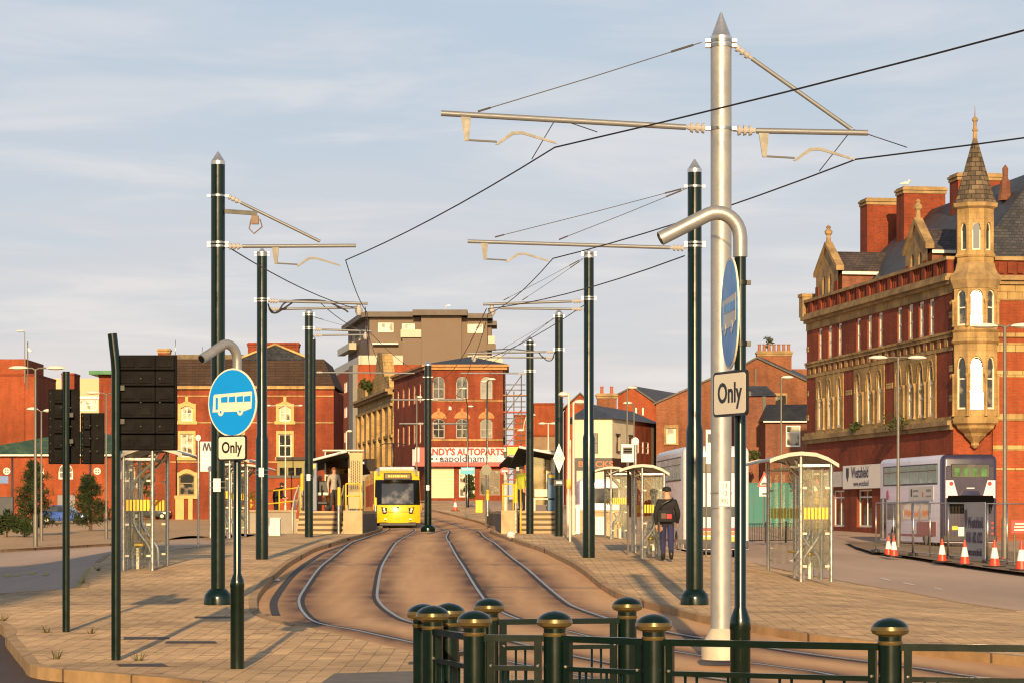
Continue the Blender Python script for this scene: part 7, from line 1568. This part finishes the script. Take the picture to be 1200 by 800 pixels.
LILAC = mat('lilac bus paint', (.72, .69, .82), .32, 0, .05, 1.0, coat=.2); PURPLE = mat('dark purple bus paint', (.036, .029, .058), .34, 0, .06, 1.0, coat=.2)
rl_, fl_ = V((19.15, 113.8, 0)), V((17.7, 126, 0)); d = (fl_ - rl_).normalized(); rgt = V((d.y, -d.x, 0)); pc_ = rl_ + rgt * 1.25; rz = math.atan2(d.y, d.x) - math.pi / 2
b1 = double_decker('lilac double decker bus with a dark purple rear, parked before the corner building', (pc_.x, pc_.y, T(19.6, 113.8) - .12), rz, LILAC, PURPLE)
m = MB(); m.box(-1.272, -1.257, 1.4, 5.4, 2.22, 2.86); ad = m.build('side_advert', mat('pale advert panel', (.66, .63, .58), .4, 0, .1, 1.2), b1)
m = MB(); m.box(-1.276, -1.2725, 4.9, 5.15, 2.4, 2.75); m.build('advert_picture', BLACK, ad)
m = MB(); m.cyl((-1.2725, 3.1, 2.48), (-1.278, 3.1, 2.48), .14, .14, 16); m.build('advert_picture', mat('coral dot', (.62, .20, .13), .5), ad)
for i, (y, z, s_, h) in enumerate(((4.3, 2.66, .9, .10), (4.3, 2.42, .8, .08), (2.2, 2.66, .8, .12), (2.2, 2.40, .9, .07))): m = MB(); m.box(-1.276, -1.2725, y - s_ / 2, y + s_ / 2, z - h / 2, z + h / 2); m.build('advert_line', mat('grey lettering', (.28, .27, .25), .6), ad)
m = MB(); n = 16; M_ = Matrix.Translation((-1.262, 9.3, 2.5)) @ Matrix.Rotation(R(-90), 4, 'Y'); m.prism([(.24 * math.sin(2 * math.pi * i / n), .17 * math.cos(2 * math.pi * i / n), 0) for i in range(n)], (0, 0, .012), M_); m.build('operator_emblem', mat('magenta emblem', (.45, .04, .16), .4), b1)
for y in (6.6, 3.6): m = MB(); M_ = Matrix.Translation((-1.270, y, 1.55)) @ Matrix.Rotation(R(-90), 4, 'Y'); m.prism([(.30 * math.sin(2 * math.pi * i / 20), .22 * math.cos(2 * math.pi * i / 20), 0) for i in range(20)], (0, 0, .012), M_); e = m.build('window_roundel', mat('pale roundel', (.55, .52, .48), .5), b1)
m = MB(); m.box(-1.275, -1.257, 1.0, 4.1, .62, 1.25); m.build('lower_advert', mat('dull red advert', (.42, .14, .13), .5), b1)
rl_, fl_ = V((6.5, 97, 0)), V((6.05, 108, 0)); d = (fl_ - rl_).normalized(); rgt = V((d.y, -d.x, 0)); pc_ = rl_ + rgt * 1.25; rz = math.atan2(d.y, d.x) - math.pi / 2
b2 = double_decker('silvery lilac double decker bus behind the walking man, mostly hidden by poles', (pc_.x, pc_.y, T(7.7, 97) - .1), rz, mat('silver lilac paint', (.70, .67, .68), .28, .1, .06, 1.0), mat('silver lilac paint', (.55, .51, .54)), True)
# single decker behind the second right shelter
t = thing('single_decker_bus', 'pale lilac single decker bus beyond the second right shelter', 'bus', gx(704, 150)); loft_box(2.5, 9, 2.9, .3).build('body', LILAC, t); m = MB(); m.rbox((0, -.01, 1.9), 2.1, .05, .9, .02); m.build('rear_window', DARKGLASS, t); m = MB(); m.cbox((0, -.03, .85), 2.0, .03, .3); m.build('rear_stripe', mat('orange stripe', (.75, .22, .03), .5), t)
for sx in (-1, 1):
    for y in (2, 7): wheel(t, (sx * 1.12, y, .45), .45, .26)
# ---------------------------------------------------------------- tram
tp = V((-6.62, 148.5, 0)); tp.z = T(tp.x, tp.y) - .09
t = thing('tram', 'yellow and grey tram with a black windscreen at the left platform', 'tram', tp, R(4.5))
prof = [(.05, .28), (.0, .55), (.0, 1.12), (.06, 1.30), (.30, 2.05), (.52, 2.62), (.60, 2.78), (.72, 3.05), (.95, 3.25), (1.4, 3.36), (2.2, 3.38), (9, 3.38), (9.3, 3.38)]
cols = [-1, -.9, -.72, -.4, 0, .4, .72, .9, 1]
def tsurf(rows, f0=0, off=0.0, cs=cols, hw=1.325):
    vs = []
    for y, z in rows:
        tp_ = 1 - .10 * max(0, (z - 2.2) / 1.2) ** 2 if y < 3 else .9
        for c in cs: vs.append(V((c * hw * tp_, y + (.55 * abs(c) ** 2.6 if y < 2 else 0) * max(0, 1 - y / 2.2) - off, z + (off * .4 if z > 1.3 else 0))))
    n = len(cs); return vs, [(k * n + i, k * n + i + 1, (k + 1) * n + i + 1, (k + 1) * n + i) for k in range(len(rows) - 1) for i in range(n - 1)]
m = MB(); vs, fs = tsurf(prof); m.add(vs, fs, True); n = len(cols)
for side in (0, n - 1):                                                # flanks down to the skirt
    col = [vs[k * n + side] for k in range(len(prof))]; low = [V((c.x, c.y, .28)) for c in col]
    m.add(col + low, [(k, k + 1, len(col) + k + 1, len(col) + k) for k in range(2, len(col) - 1)], False)
m.build('front_body', TRAMY, t, fix=True)
m = MB(); m.box(-1.32, 1.32, 2.0, 14.5, .3, 3.3); m.box(-1.32, 1.32, 14.8, 28, .3, 3.3); m.build('car_body', TRAMY, t)
m = MB(); m.box(-1.2, 1.2, 14.45, 14.85, .4, 3.2); m.build('gangway', BLACK, t)
for y0, y1 in ((2.6, 5.2), (5.4, 8), (8.2, 11), (11.2, 14), (15.2, 18), (18.2, 21), (21.2, 24)):
    for sx in (-1, 1): m = MB(); m.box(sx * 1.318 if sx > 0 else -1.345, 1.345 if sx > 0 else -1.318, y0, y1, 1.25, 2.6); m.build('side_window', DARKGLASS, t)
rows = [(.075, 1.32), (.30, 2.05), (.52, 2.62), (.60, 2.78)]
m = MB(); vs, fs = tsurf(rows, 0, .02, [-.99, -.9, -.72, -.4, 0, .4, .72, .9, .99]); m.add(vs, fs, True); m.build('windscreen_surround', mat('black tram mask', (.006, .006, .006), .15), t, fix=False)
rows = [(.095, 1.38), (.30, 2.05), (.50, 2.56)]
m = MB(); vs, fs = tsurf(rows, 0, .032, [-.70, -.4, 0, .4, .70]); m.add(vs, fs, True); m.build('windscreen', pane_mat('tram windscreen', (.035, .036, .035), (.17, .16, .145), .52), t, fix=False)
m = MB(); m.cbox((0, .52, 2.90), 1.62, .5, .42, 0, R(-20)); m.build('display_housing', BLACK, t)
m = MB(); m.cbox((0, .276, 2.99), 1.45, .02, .26, 0, R(-20)); disp = m.build('destination_display', mat('unlit amber display', (.22, .13, .03), .5), t)
AMB = mat('amber display dots', (.9, .50, .06), .5, emit=.9, emitcol=(.9, .5, .06)); xx = -.55
for w__ in (.12, .08, .10, .09, .11, .05, .12, .09, .10): m = MB(); m.cbox((xx + w__ / 2, .263, 2.995), w__ * .8, .008, .12, 0, R(-20)); m.build('display_glyph', AMB, disp); xx += w__ + .03
for sx in (-1, 1):
    m = MB(); m.prism([(sx * .98, .285, 1.20), (sx * .62, .10, 1.15), (sx * .66, .10, .82), (sx * .86, .20, .80)], (0, -.03, 0)); hd = m.build('headlight_cluster', BLACK, t)
    for z, x in ((1.08, .80), (.94, .76)): m = MB(); m.cyl((sx * x, .10, z), (sx * x, .07 + .06, z), .07, .07, 12); m.build('headlight', mat('headlight glass', (.75, .74, .70), .15), hd)
    m = MB(); m.cbox((sx * .72, .04, .5), .13, .05, .09); m.build('fog_light', OFFWHITE, t)
    m = MB(); m.rbox((sx * 1.38, .9, 1.2), .10, .12, .34, .03); m.build('side_indicator', mat('orange lens', (.75, .22, .02), .3), t)
m = MB(); m.cbox((0, -.012, .92), 2.0, .014, .02); m.build('coupler_seam', mat('dark yellow seam', (.25, .14, .01), .5), t)
m = MB(); m.rbox((0, .35, .20), 2.2, .5, .24, .06); m.build('skirt', BLACK, t)
m = MB(); m.rbox((0, 6.5, 3.46), 2.1, 9.5, .22, .08); m.build('roof_equipment', mat('silver roof pod', (.50, .48, .46), .4, .4), t)
for sx in (-1, 1): m = MB(); m.tube([(sx * 1.1, .8, 3.1), (sx * 1.08, 1.4, 3.34), (sx * 1.06, 4, 3.42)], .07, 8); m.build('roof_edge', mat('silver roof pod', (.50, .48, .46)), t)
m = MB(); m.tube([(0, 8.5, 3.5), (0, 7.2, 4.25), (0, 8.4, 5.05)], .045, 6); m.tube([(-.8, 8.4, 5.0), (-.55, 8.4, 5.1), (.55, 8.4, 5.1), (.8, 8.4, 5.0)], .03, 6); m.build('pantograph', WIRE, t)
m = MB(); m.prism([(-.09, -.008, 1.22), (.09, -.008, 1.22), (0, -.008, 1.06)], (0, .004, 0)); m.build('front_emblem', BLACK, t)
m = MB(); m.tube([(.1, .10, 1.40), (.32, .36, 2.2)], .018, 6); m.build('wiper', BLACK, t)
m = MB(); m.cbox((-.62, .45, 2.2), .3, .3, .1); m.build('sun_visor', BLACK, t) if False else None
# ---------------------------------------------------------------- cars
def car(label, p, rz, col, L_=4.2, H_=1.46, group='parked cars'):
    t = thing('parked_car', label, 'car', p, rz, group); W_ = 1.72; h = L_ / 2
    sec = [(-h, .42, .62, .78), (-h + .15, .28, .78, .84), (-h + .9, .24, .88, .86), (-h + 1.25, .24, .94, .86), (h - .75, .24, .96, .86), (h - .15, .28, .88, .84), (h, .42, .70, .78)]
    m = MB(); vs = []
    for x, z0, z1, hw in sec: vs += [V((x, -hw, z0)), V((x, -hw * 1.02, (z0 + z1) / 2 + .05)), V((x, -hw * .94, z1)), V((x, 0, z1 + .03)), V((x, hw * .94, z1)), V((x, hw * 1.02, (z0 + z1) / 2 + .05)), V((x, hw, z0))]
    n = 7; m.add(vs, [(k * n + i, k * n + i + 1, (k + 1) * n + i + 1, (k + 1) * n + i) for k in range(len(sec) - 1) for i in range(n - 1)] + [(k * n, (k + 1) * n, (k + 1) * n + n - 1, k * n + n - 1) for k in range(len(sec) - 1)] + [tuple(range(n)), tuple(range(len(vs) - n, len(vs)))], True); m.build('body', col, t)
    m = MB(); a = [(-h + 1.05, .93), (-h + 1.75, H_ - .03), (h - 1.05, H_), (h - .35, .95)]; vs = []
    for x, z in a: hw = .80 if z < 1 else .62; vs += [V((x, -hw, z)), V((x, hw, z))]
    m.add(vs, [(0, 1, 3, 2), (2, 3, 5, 4), (4, 5, 7, 6), (0, 2, 4, 6), (1, 3, 5, 7)], False); m.build('cabin_glass', DARKGLASS, t)
    m = MB(); m.add([V((-h + 1.72, -.64, H_ - .02)), V((-h + 1.72, .64, H_ - .02)), V((h - 1.02, .64, H_ + .01)), V((h - 1.02, -.64, H_ + .01)), V((-h + 1.9, -.5, H_ + .05)), V((-h + 1.9, .5, H_ + .05)), V((h - 1.2, .5, H_ + .06)), V((h - 1.2, -.5, H_ + .06))], [(4, 5, 6, 7), (0, 1, 5, 4), (1, 2, 6, 5), (2, 3, 7, 6), (3, 0, 4, 7)], False); m.build('roof', col, t)
    for sy in (-1, 1):
        for x in (-h + .78, h - .80):
            w_ = MB(); w_.cyl((x, sy * .72, .31), (x, sy * .88, .31), .31, .31, 16); wh = w_.build('wheel', RUBBER, t); w_ = MB(); w_.cyl((x, sy * .865, .31), (x, sy * .895, .31), .2, .18, 12); w_.build('rim', STEEL, wh)
        m = MB(); m.cbox((-.0, sy * .715, 1.17), .07, .02, .46); m.build('door_pillar', col, t)
        m = MB(); m.rbox((-h + .06, sy * .58, .68), .10, .34, .14, .02); m.build('headlight', OFFWHITE, t); m = MB(); m.rbox((h - .03, sy * .64, .74), .08, .26, .16, .02); m.build('tail_light', RED, t)
    return t
BLU = mat('blue car paint', (.01, .06, .32), .22, .2, .05, 2, coat=.5); DRK = mat('black car paint', (.012, .012, .014), .2, .2, .05, 2, coat=.5); SIL = mat('silver car paint', (.52, .50, .47), .28, .5, .05, 2, coat=.4); DGR = mat('maroon car paint', (.16, .02, .02), .25, .2, .05, 2, coat=.4)
car('blue hatchback parked between the two pines at the far left', gp(76, 613), R(180 - 4), BLU, 4.2)
car('black hatchback half hidden by the left bus shelter', gp(177, 608), 0, DRK, 4.0).rotation_euler = (0, 0, R(176))
car('silver car behind the steel globe post on the left', gp(231, 604), R(20), SIL, 4.1)
car('dark red car beyond the left bus shelter glass', gp(161, 606.5), R(178), DGR, 4.0)
car('black car waiting up the street beside the left platform', gx(430, 232), R(80), DRK, 4.3)
# ================================================================== people
def person(label, p, rz, joints, radii, cols, scale=1.0, hair=None, cap=None, group=None, zs=None):
    """joints: name -> (x,y,z) in a body 1.75 m tall facing -y; one skinned continuous body"""
    t = thing('person', label, 'person', p, rz, group)
    J = {k: V(v) * scale for k, v in joints.items()}
    E = [('hip', 'waist'), ('waist', 'chest'), ('chest', 'neck'), ('neck', 'chin'), ('chin', 'crown'), ('hip', 'lhip'), ('hip', 'rhip'), ('lhip', 'lknee'), ('lknee', 'lank'), ('lank', 'ltoe'), ('rhip', 'rknee'), ('rknee', 'rank'), ('rank', 'rtoe'),
         ('chest', 'lsh'), ('lsh', 'lelb'), ('lelb', 'lwri'), ('chest', 'rsh'), ('rsh', 'relb'), ('relb', 'rwri')]
    RD = dict(hip=.135, waist=.125, chest=.15, neck=.058, chin=.075, crown=.088, lhip=.095, rhip=.095, lknee=.062, rknee=.062, lank=.048, rank=.048, ltoe=.04, rtoe=.04, lsh=.075, rsh=.075, lelb=.052, relb=.052, lwri=.036, rwri=.036); RD.update(radii or {})
    for s_ in 'lr':                                        # palm, four fingers and a thumb
        w_ = J[s_ + 'wri']; d = (w_ - J[s_ + 'elb']).normalized(); side = d.cross(V((1, 0, 0))).normalized() if abs(d.x) < .8 else V((0, 1, 0)); cu = V((1 if s_ == 'l' else -1, 0, 0)) * -.25
        pm = w_ + d * .075 * scale; J[s_ + 'palm'] = pm; RD[s_ + 'palm'] = .034; E.append((s_ + 'wri', s_ + 'palm'))
        for i, ln in enumerate((.068, .078, .073, .058)):
            a = pm + d * .03 * scale + side * (.027 - .018 * i) * scale; b = a + (d + cu * .4).normalized() * ln * .5 * scale; c = b + (d + cu * 1.4).normalized() * ln * .5 * scale
            for nm, q in (('a', a), ('b', b), ('c', c)): J[f'{s_}f{i}{nm}'] = q; RD[f'{s_}f{i}{nm}'] = .0095
            E += [(s_ + 'palm', f'{s_}f{i}a'), (f'{s_}f{i}a', f'{s_}f{i}b'), (f'{s_}f{i}b', f'{s_}f{i}c')]
        a = w_ + d * .03 * scale + side * .036 * scale; b = a + (d + side * .7).normalized() * .045 * scale
        J[s_ + 'tha'] = a; J[s_ + 'thb'] = b; RD[s_ + 'tha'] = .012; RD[s_ + 'thb'] = .0095; E += [(s_ + 'wri', s_ + 'tha'), (s_ + 'tha', s_ + 'thb')]
    names = list(J); ix = {n: i for i, n in enumerate(names)}
    me = bpy.data.meshes.new('body'); me.from_pydata([tuple(J[n]) for n in names], [(ix[a], ix[b]) for a, b in E], [])
    o = bpy.data.objects.new('body', me); COL.objects.link(o)
    md = o.modifiers.new('skin', 'SKIN'); md.use_smooth_shade = True
    for n, sv in zip(names, me.skin_vertices[0].data):
        r = RD[n] * scale; dp = r * (.72 if n in ('chest', 'waist', 'hip') else 1.12 if n in ('crown', 'chin') else 1); sv.radius = (r, dp); sv.use_root = (n == 'hip')
    sb = o.modifiers.new('sub', 'SUBSURF'); sb.levels = 2; sb.render_levels = 2
    dg = bpy.context.evaluated_depsgraph_get(); m2 = bpy.data.meshes.new_from_object(o.evaluated_get(dg)); bpy.data.objects.remove(o)
    m2.materials.clear(); SKIN = mat('skin', (.52, .27, .16), .5, 0, .06, 6)
    for m_ in (cols['top'], cols['legs'], cols.get('shoe', BLACK), SKIN): m2.materials.append(m_)
    zs = zs or (.11, .86, 1.475); vn = {}
    hands = [J['lwri'], J['rwri']]
    for pl in m2.polygons:
        c = pl.center; z = c.z / scale
        hand = any((c - J[s_ + 'palm']).length < .135 * scale and (c - J[s_ + 'elb']).length > (J[s_ + 'wri'] - J[s_ + 'elb']).length * .97 for s_ in 'lr')
        foot = any((c - J[s_ + 'ank']).length < .10 * scale or (c - J[s_ + 'toe']).length < .11 * scale for s_ in 'lr')
        arm = any(((c - J[s_ + 'elb']).length < .13 * scale) or (c - (J[s_ + 'elb'] + J[s_ + 'wri']) / 2).length < .12 * scale for s_ in 'lr')
        pl.material_index = 3 if hand else 2 if foot else 3 if z > zs[2] else 0 if (z > zs[1] or arm) else 1
        pl.use_smooth = True
    b = bpy.data.objects.new('body', m2); COL.objects.link(b); b.parent = t
    hc = (J['chin'] * .45 + J['crown'] * .55); k = scale
    fwd = V(joints.get('face', (0, -1, 0))).normalized(); sd = V((fwd.y, -fwd.x, 0)); 
    f_ = MB(); f_.prism([hc + fwd * .088 * k + sd * -.012 * k + V((0, 0, .012)) * k, hc + fwd * .088 * k + sd * .012 * k + V((0, 0, .012)) * k, hc + fwd * .115 * k + V((0, 0, -.032)) * k], (0, 0, -.012)); f_.build('nose', SKIN, t)
    for s_ in (-1, 1):
        f_ = MB(); f_.sphere(hc + fwd * .088 * k + sd * .032 * s_ * k + V((0, 0, .014)) * k, .010 * k, n=8, m=6); f_.build('eye', BLACK, t)
        f_ = MB(); f_.sphere(hc + sd * .088 * s_ * k - V((0, 0, .005)) * k, .012 * k, .022 * k, .032 * k, 8, 6); f_.build('ear', SKIN, t)
    f_ = MB(); f_.cbox(hc + fwd * .086 * k - V((0, 0, .055)) * k, .045 * k, .012 * k, .01 * k); f_.build('mouth', mat('lips', (.30, .10, .08), .5), t)
    if hair: 
        f_ = MB(); f_.sphere(hc - fwd * .022 * k + V((0, 0, .035)) * k, .098 * k, .098 * k, .098 * k, 14, 10); f_.v = [v for v in f_.v]; f_.build('hair', hair, t)
    if cap:
        f_ = MB(); top = hc + V((0, 0, .03)) * k - fwd * .008 * k; f_.lathe([(.108 * k, 0), (.112 * k, .03 * k), (.10 * k, .075 * k), (.06 * k, .108 * k), (.01, .115 * k)], 16, top); f_.build('cap', cap, t)
        f_ = MB(); q = top + fwd * .13 * k + V((0, 0, .008)); f_.cbox(q, .15 * k, .10 * k, .014 * k, math.atan2(fwd.y, fwd.x) + math.pi / 2); f_.build('cap_peak', cap, t)
    return t, J
STAND = dict(hip=(0, 0, .95), waist=(0, 0, 1.1), chest=(0, 0, 1.34), neck=(0, -.01, 1.48), chin=(0, -.03, 1.575), crown=(0, -.02, 1.69), lhip=(.09, 0, .90), rhip=(-.09, 0, .90), lknee=(.10, -.02, .50), rknee=(-.10, -.02, .50), lank=(.11, .02, .085), rank=(-.11, .02, .085), ltoe=(.13, -.13, .045), rtoe=(-.13, -.13, .045),
             lsh=(.185, 0, 1.40), rsh=(-.185, 0, 1.40), lelb=(.25, .03, 1.12), relb=(-.25, .03, 1.12), lwri=(.25, -.05, .88), rwri=(-.25, -.05, .88))
WALK = dict(STAND); WALK.update(lknee=(.085, -.16, .52), lank=(.08, -.20, .09), ltoe=(.09, -.36, .05), rknee=(-.09, .05, .49), rank=(-.085, .30, .17), rtoe=(-.09, .22, .05), lelb=(.27, .10, 1.12), lwri=(.25, .02, .87), relb=(-.27, -.04, 1.12), rwri=(-.26, -.20, .92), chest=(0, -.02, 1.33), neck=(0, -.05, 1.47), chin=(0, -.08, 1.565), crown=(0, -.08, 1.685))
CLOTH = lambda n, c: mat(n, c, .85, 0, .25, 9, bump=.2)
t, J = person('man in a black jacket, cap and navy trousers walking away along the right footway', gp(781.5, 657.5), R(180), WALK, dict(chest=.178, waist=.155, hip=.145, lsh=.095, rsh=.095, lelb=.068, relb=.068, lknee=.078, rknee=.078, lank=.062, rank=.062), dict(top=CLOTH('black jacket cloth', (.012, .012, .013)), legs=CLOTH('navy trouser cloth', (.022, .024, .085))), 1.0, None, CLOTH('black cap cloth', (.01, .01, .012)))
g = thing('shoulder_bag', 'black shoulder bag with a red panel, hung on the back of the walking man', 'bag', V(t.location) + V((0, 0, .98))); 
m = MB(); m.rbox((-.05, -.17, .10), .36, .12, .30, .04); m.build('bag', CLOTH('black bag cloth', (.014, .013, .013)), g); m = MB(); m.rbox((.04, -.236, .09), .12, .014, .11, .005); m.build('red_panel', mat('red bag panel', (.42, .008, .008), .5), g); m = MB(); m.rbox((-.09, -.235, .10), .12, .014, .13, .004); m.build('brown_panel', mat('brown bag panel', (.09, .04, .025), .6), g)
m = MB(); m.tube(smooth_path([(-.2, -.17, .25), (-.1, -.19, .38), (.08, -.18, .48), (.14, -.05, .53), (.1, .12, .45)], 4), .016, 6); m.build('strap', BLACK, g)
m = MB(); m.cyl((.28, .10, -.05), (.28, .12, .03), .035, .03, 10); m.build('red_item', RED, g) if False else None
person('man in a pale jumper and dark jeans standing on the left platform', (-7.02, 100.9, PZ), R(20), STAND, None, dict(top=CLOTH('pale jumper wool', (.36, .32, .25)), legs=CLOTH('charcoal jeans', (.045, .05, .055))), .98, CLOTH('ginger brown hair', (.18, .06, .02)), None)
person('person in a red jacket and black trousers on the left platform', (-7.15 + .35, 105.0, PZ), R(170), STAND, dict(chest=.17, waist=.15), dict(top=CLOTH('red jacket cloth', (.55, .015, .012)), legs=CLOTH('black trousers', (.012, .012, .013))), .97, CLOTH('dark hair', (.02, .014, .01)), None)
person('worker in a yellow high-visibility vest and black trousers on the right platform', (.38, 102.1, PZ), R(-35), STAND, dict(chest=.168, waist=.15), dict(top=mat('fluorescent yellow vest', (.40, .43, .03), .7, 0, .15, 8), legs=CLOTH('black trousers', (.012, .012, .013))), 1.02, CLOTH('dark hair', (.02, .014, .01)), None)
BEND = dict(STAND); BEND.update(chest=(0, -.12, 1.28), neck=(0, -.2, 1.40), chin=(0, -.26, 1.47), crown=(0, -.30, 1.57), lsh=(.18, -.12, 1.33), rsh=(-.18, -.12, 1.33), lelb=(.22, -.2, 1.06), lwri=(.16, -.38, 1.0), relb=(-.22, -.2, 1.06), rwri=(-.16, -.38, 1.0))
person('person in a bulky black coat leaning over the yellow rail by the ramp wall', (gx(322, 104).x, 104.6, 1.35), R(70), BEND, dict(chest=.21, waist=.20, hip=.18, lsh=.11, rsh=.11), dict(top=CLOTH('black coat cloth', (.013, .012, .014)), legs=CLOTH('black trousers', (.012, .012, .013))), .98, CLOTH('dark hair', (.02, .014, .01)), None)
low_wall('raised walk behind the ramp wall, under the yellow rails', (-11.6, 103.2), (-8.4, 103.2), 1.40, mat('pale ramp concrete', (.40, .35, .27)), 2.4, 'ramp', 'raised_walk')
# gull on the middle chimney
g = thing('seagull', 'small seagull standing on the middle chimney of the corner building', 'bird', (at(1061.5, 600, 19.7).x, F / 19.7, 20.85 + .22)); m = MB(); m.sphere((0, 0, .22), .22, .1, .10, 12, 8); m.sphere((.2, 0, .36), .075, n=10, m=6); m.tube([(.12, 0, .26), (.19, 0, .36)], .06, 8); m.tube([(-.15, 0, .22), (-.36, 0, .18)], [.07, .02], 6); m.build('body', OFFWHITE, g, fix=False)
m = MB(); m.tube([(.26, 0, .36), (.34, 0, .34)], [.018, .006], 6); m.build('beak', YELLOW, g)
for y in (-.03, .03): m = MB(); m.cyl((0, y, 0), (0, y, .14), .012, .012, 6); m.build('leg', YELLOW, g)

# ================================================================== trees and weeds
PINE = foliage('pine needles', (.016, .028, .010), (.045, .062, .018)); LEAF = foliage('broad leaves', (.03, .05, .012), (.075, .085, .025)); BARK = mat('bark', (.10, .06, .035), .9, 0, .3, 6, bump=.4)
def leafcloud(m, c, r, n, size, rng, flat=.8, wd=.38):
    for _ in range(n):
        d = V((rng.gauss(0, 1), rng.gauss(0, 1), rng.gauss(0, 1) * flat)).normalized() * r * rng.uniform(.45, 1.05) ** .6; q = V(c) + d
        a = V((rng.gauss(0, 1), rng.gauss(0, 1), rng.gauss(0, 1))).normalized(); b = a.orthogonal().normalized(); s_ = size * rng.uniform(.6, 1.5)
        m.add([q - a * s_, q + b * s_ * wd, q + a * s_, q - b * s_ * wd], [(0, 1, 2, 3)], False)
def pine(label, px_, base, top, half, Y=None, seed=1):
    p = gp(px_, base) if Y is None else gx(px_, Y); s = F / p.y; H_ = CZ - (top - HZ) / s - p.z; Rr = half / s; rng = random.Random(seed)
    t = thing('pine_tree', label, 'tree', p, 0, 'young pines by the left road'); m = MB(); m.tube([(0, 0, 0), (.05, 0, H_ * .5), (0, .04, H_ * .96)], [.12, .08, .03], 8); m.build('trunk', BARK, t); c = MB(); lb = MB()
    for k in range(46):
        f = .10 + .88 * (k / 46); ang = rng.uniform(0, 6.28); ln = Rr * (1.08 - .82 * f ** 1.5) * rng.uniform(.55, 1.1); z = H_ * f; e = V((math.cos(ang) * ln, math.sin(ang) * ln, z + ln * .28)); lb.tube([(0, 0, z - .05), e], [.03, .012], 5)
        for q in (.45, .75, 1.0): leafcloud(c, V((0, 0, z)).lerp(e, q), Rr * .22 * rng.uniform(.7, 1.2), 30, .17, rng, .8, .12)
    leafcloud(c, (0, 0, H_ * .97), Rr * .18, 50, .10, rng); c.build('crown', PINE, t, fix=False); lb.build('limbs', BARK, t); return t
pine('taller young pine in front of the left brick shed, behind the twin lamp', 41, 627, 541, 25, seed=3); pine('shorter bushy pine right of the blue car', 106, 622, 558, 23, seed=5)
def bush(label, px_, base, top, half, Y=None, seed=1, name='shrub', cat='shrub', mm=None, dens=900, p=None, leaf=.12, trunk=True, cz=.55):
    p = (gp(px_, base) if Y is None else gx(px_, Y)) if p is None else V(p); s = F / p.y; H_ = CZ - (top - HZ) / s - p.z; Rr = half / s; rng = random.Random(seed); t = thing(name, label, cat, p)
    c = MB(); nb = 12
    for k in range(nb): a = rng.uniform(0, 6.28); rr = Rr * rng.uniform(.2, .75); leafcloud(c, (math.cos(a) * rr, math.sin(a) * rr * .6, H_ * rng.uniform(cz - .3, cz + .33)), Rr * rng.uniform(.25, .45), dens // nb, leaf, rng)
    c.build('foliage', mm or LEAF, t, fix=False)
    if trunk: m = MB(); m.tube([(0, 0, 0), (.03, 0, H_ * .7)], [max(.02, Rr * .07), .012], 6); m.tube([(0, 0, H_ * .3), (Rr * .4, 0, H_ * .7)], [.02, .008], 5); m.build('stem', BARK, t)
    return t
bush('dark spreading shrub at the far left edge below the shed', 8, 629, 597, 17, seed=2, mm=PINE); bush('dark low shrub at the foot of the taller pine', 28, 629, 605, 14, seed=12, mm=PINE)
bush('thin broad-leaved street tree behind the left bus shelter', 178, 607, 541, 18, seed=4, name='street_tree', cat='tree', dens=420, leaf=.22, cz=.72)
bush('slim dark street tree before the autoparts shutter', 549, 590, 548, 8, Y=215, seed=6, name='street_tree', cat='tree', dens=700, leaf=.2)
bush('small tree sprouting from behind the chimney pots', 900, 400, 391, 7, seed=7, name='chimney_plant', cat='plant', dens=130, p=(at(901, 600, 13.6).x, F / 13.6, CZ + (600 - 412) / 13.6), leaf=.14)
bush('straggling weeds growing on the first floor ledge of the corner building', 1003, 505, 498, 11, seed=8, name='wall_plant', cat='plant', dens=260, p=fA.P(fA.upx(1008), 6.42, .3), leaf=.15, trunk=False)
bush('weeds in tufts along the ledge under the nearest window group', 1060, 505, 494, 26, seed=9, name='wall_plant', cat='plant', dens=240, p=fA.P(fA.upx(1064), 6.42, .25), leaf=.10, trunk=False)
bush('weeds on the parapet of the sandstone street front', 437, 455, 445, 14, seed=10, name='wall_plant', cat='plant', dens=500, p=fT.P(fT.w * .45, ze + .3, .2) if False else fT.P(fT.w * .45, 14.9, .3), leaf=.22, trunk=False)
bush('green climber at the foot of the brown brick annex', 881, 545, 526, 9, seed=11, name='wall_plant', cat='plant', dens=400, p=at(881, 541, 15.0), leaf=.13, trunk=False)
for i, (x, y, lab) in enumerate(((66, 772, 'weed tuft in the paving by the front kerb'), (3, 727, 'weed tuft at the left end of the front kerb'), (138 - 32, 742, 'weed sprouting from a joint beside the left signal post'), (163, 774, 'low weed beside the foot of the nearer signal post'), (55, 741, 'small weed left of the left signal post'), (115, 668, 'weeds at the foot of the left shelter'), (96, 683, 'weeds along the yellow line kerb'))):
    p = gp(x, y); rng = random.Random(40 + i); t = thing('weed', lab, 'weed', p, 0, 'weeds in the paving'); m = MB()
    for k in range(16): a = rng.uniform(0, 6.28); r_ = rng.uniform(.05, .16); h_ = rng.uniform(.03, .12); q = V((math.cos(a) * .03, math.sin(a) * .03, 0)); e = V((math.cos(a) * r_, math.sin(a) * r_, h_)); sd = V((-math.sin(a), math.cos(a), 0)) * .010; m.add([q - sd, q + sd, e + sd * .3, e - sd * .3], [(0, 1, 2, 3)], False)
    m.build('blades', foliage('dry weed', (.06, .07, .02), (.16, .13, .05)), t, fix=False)
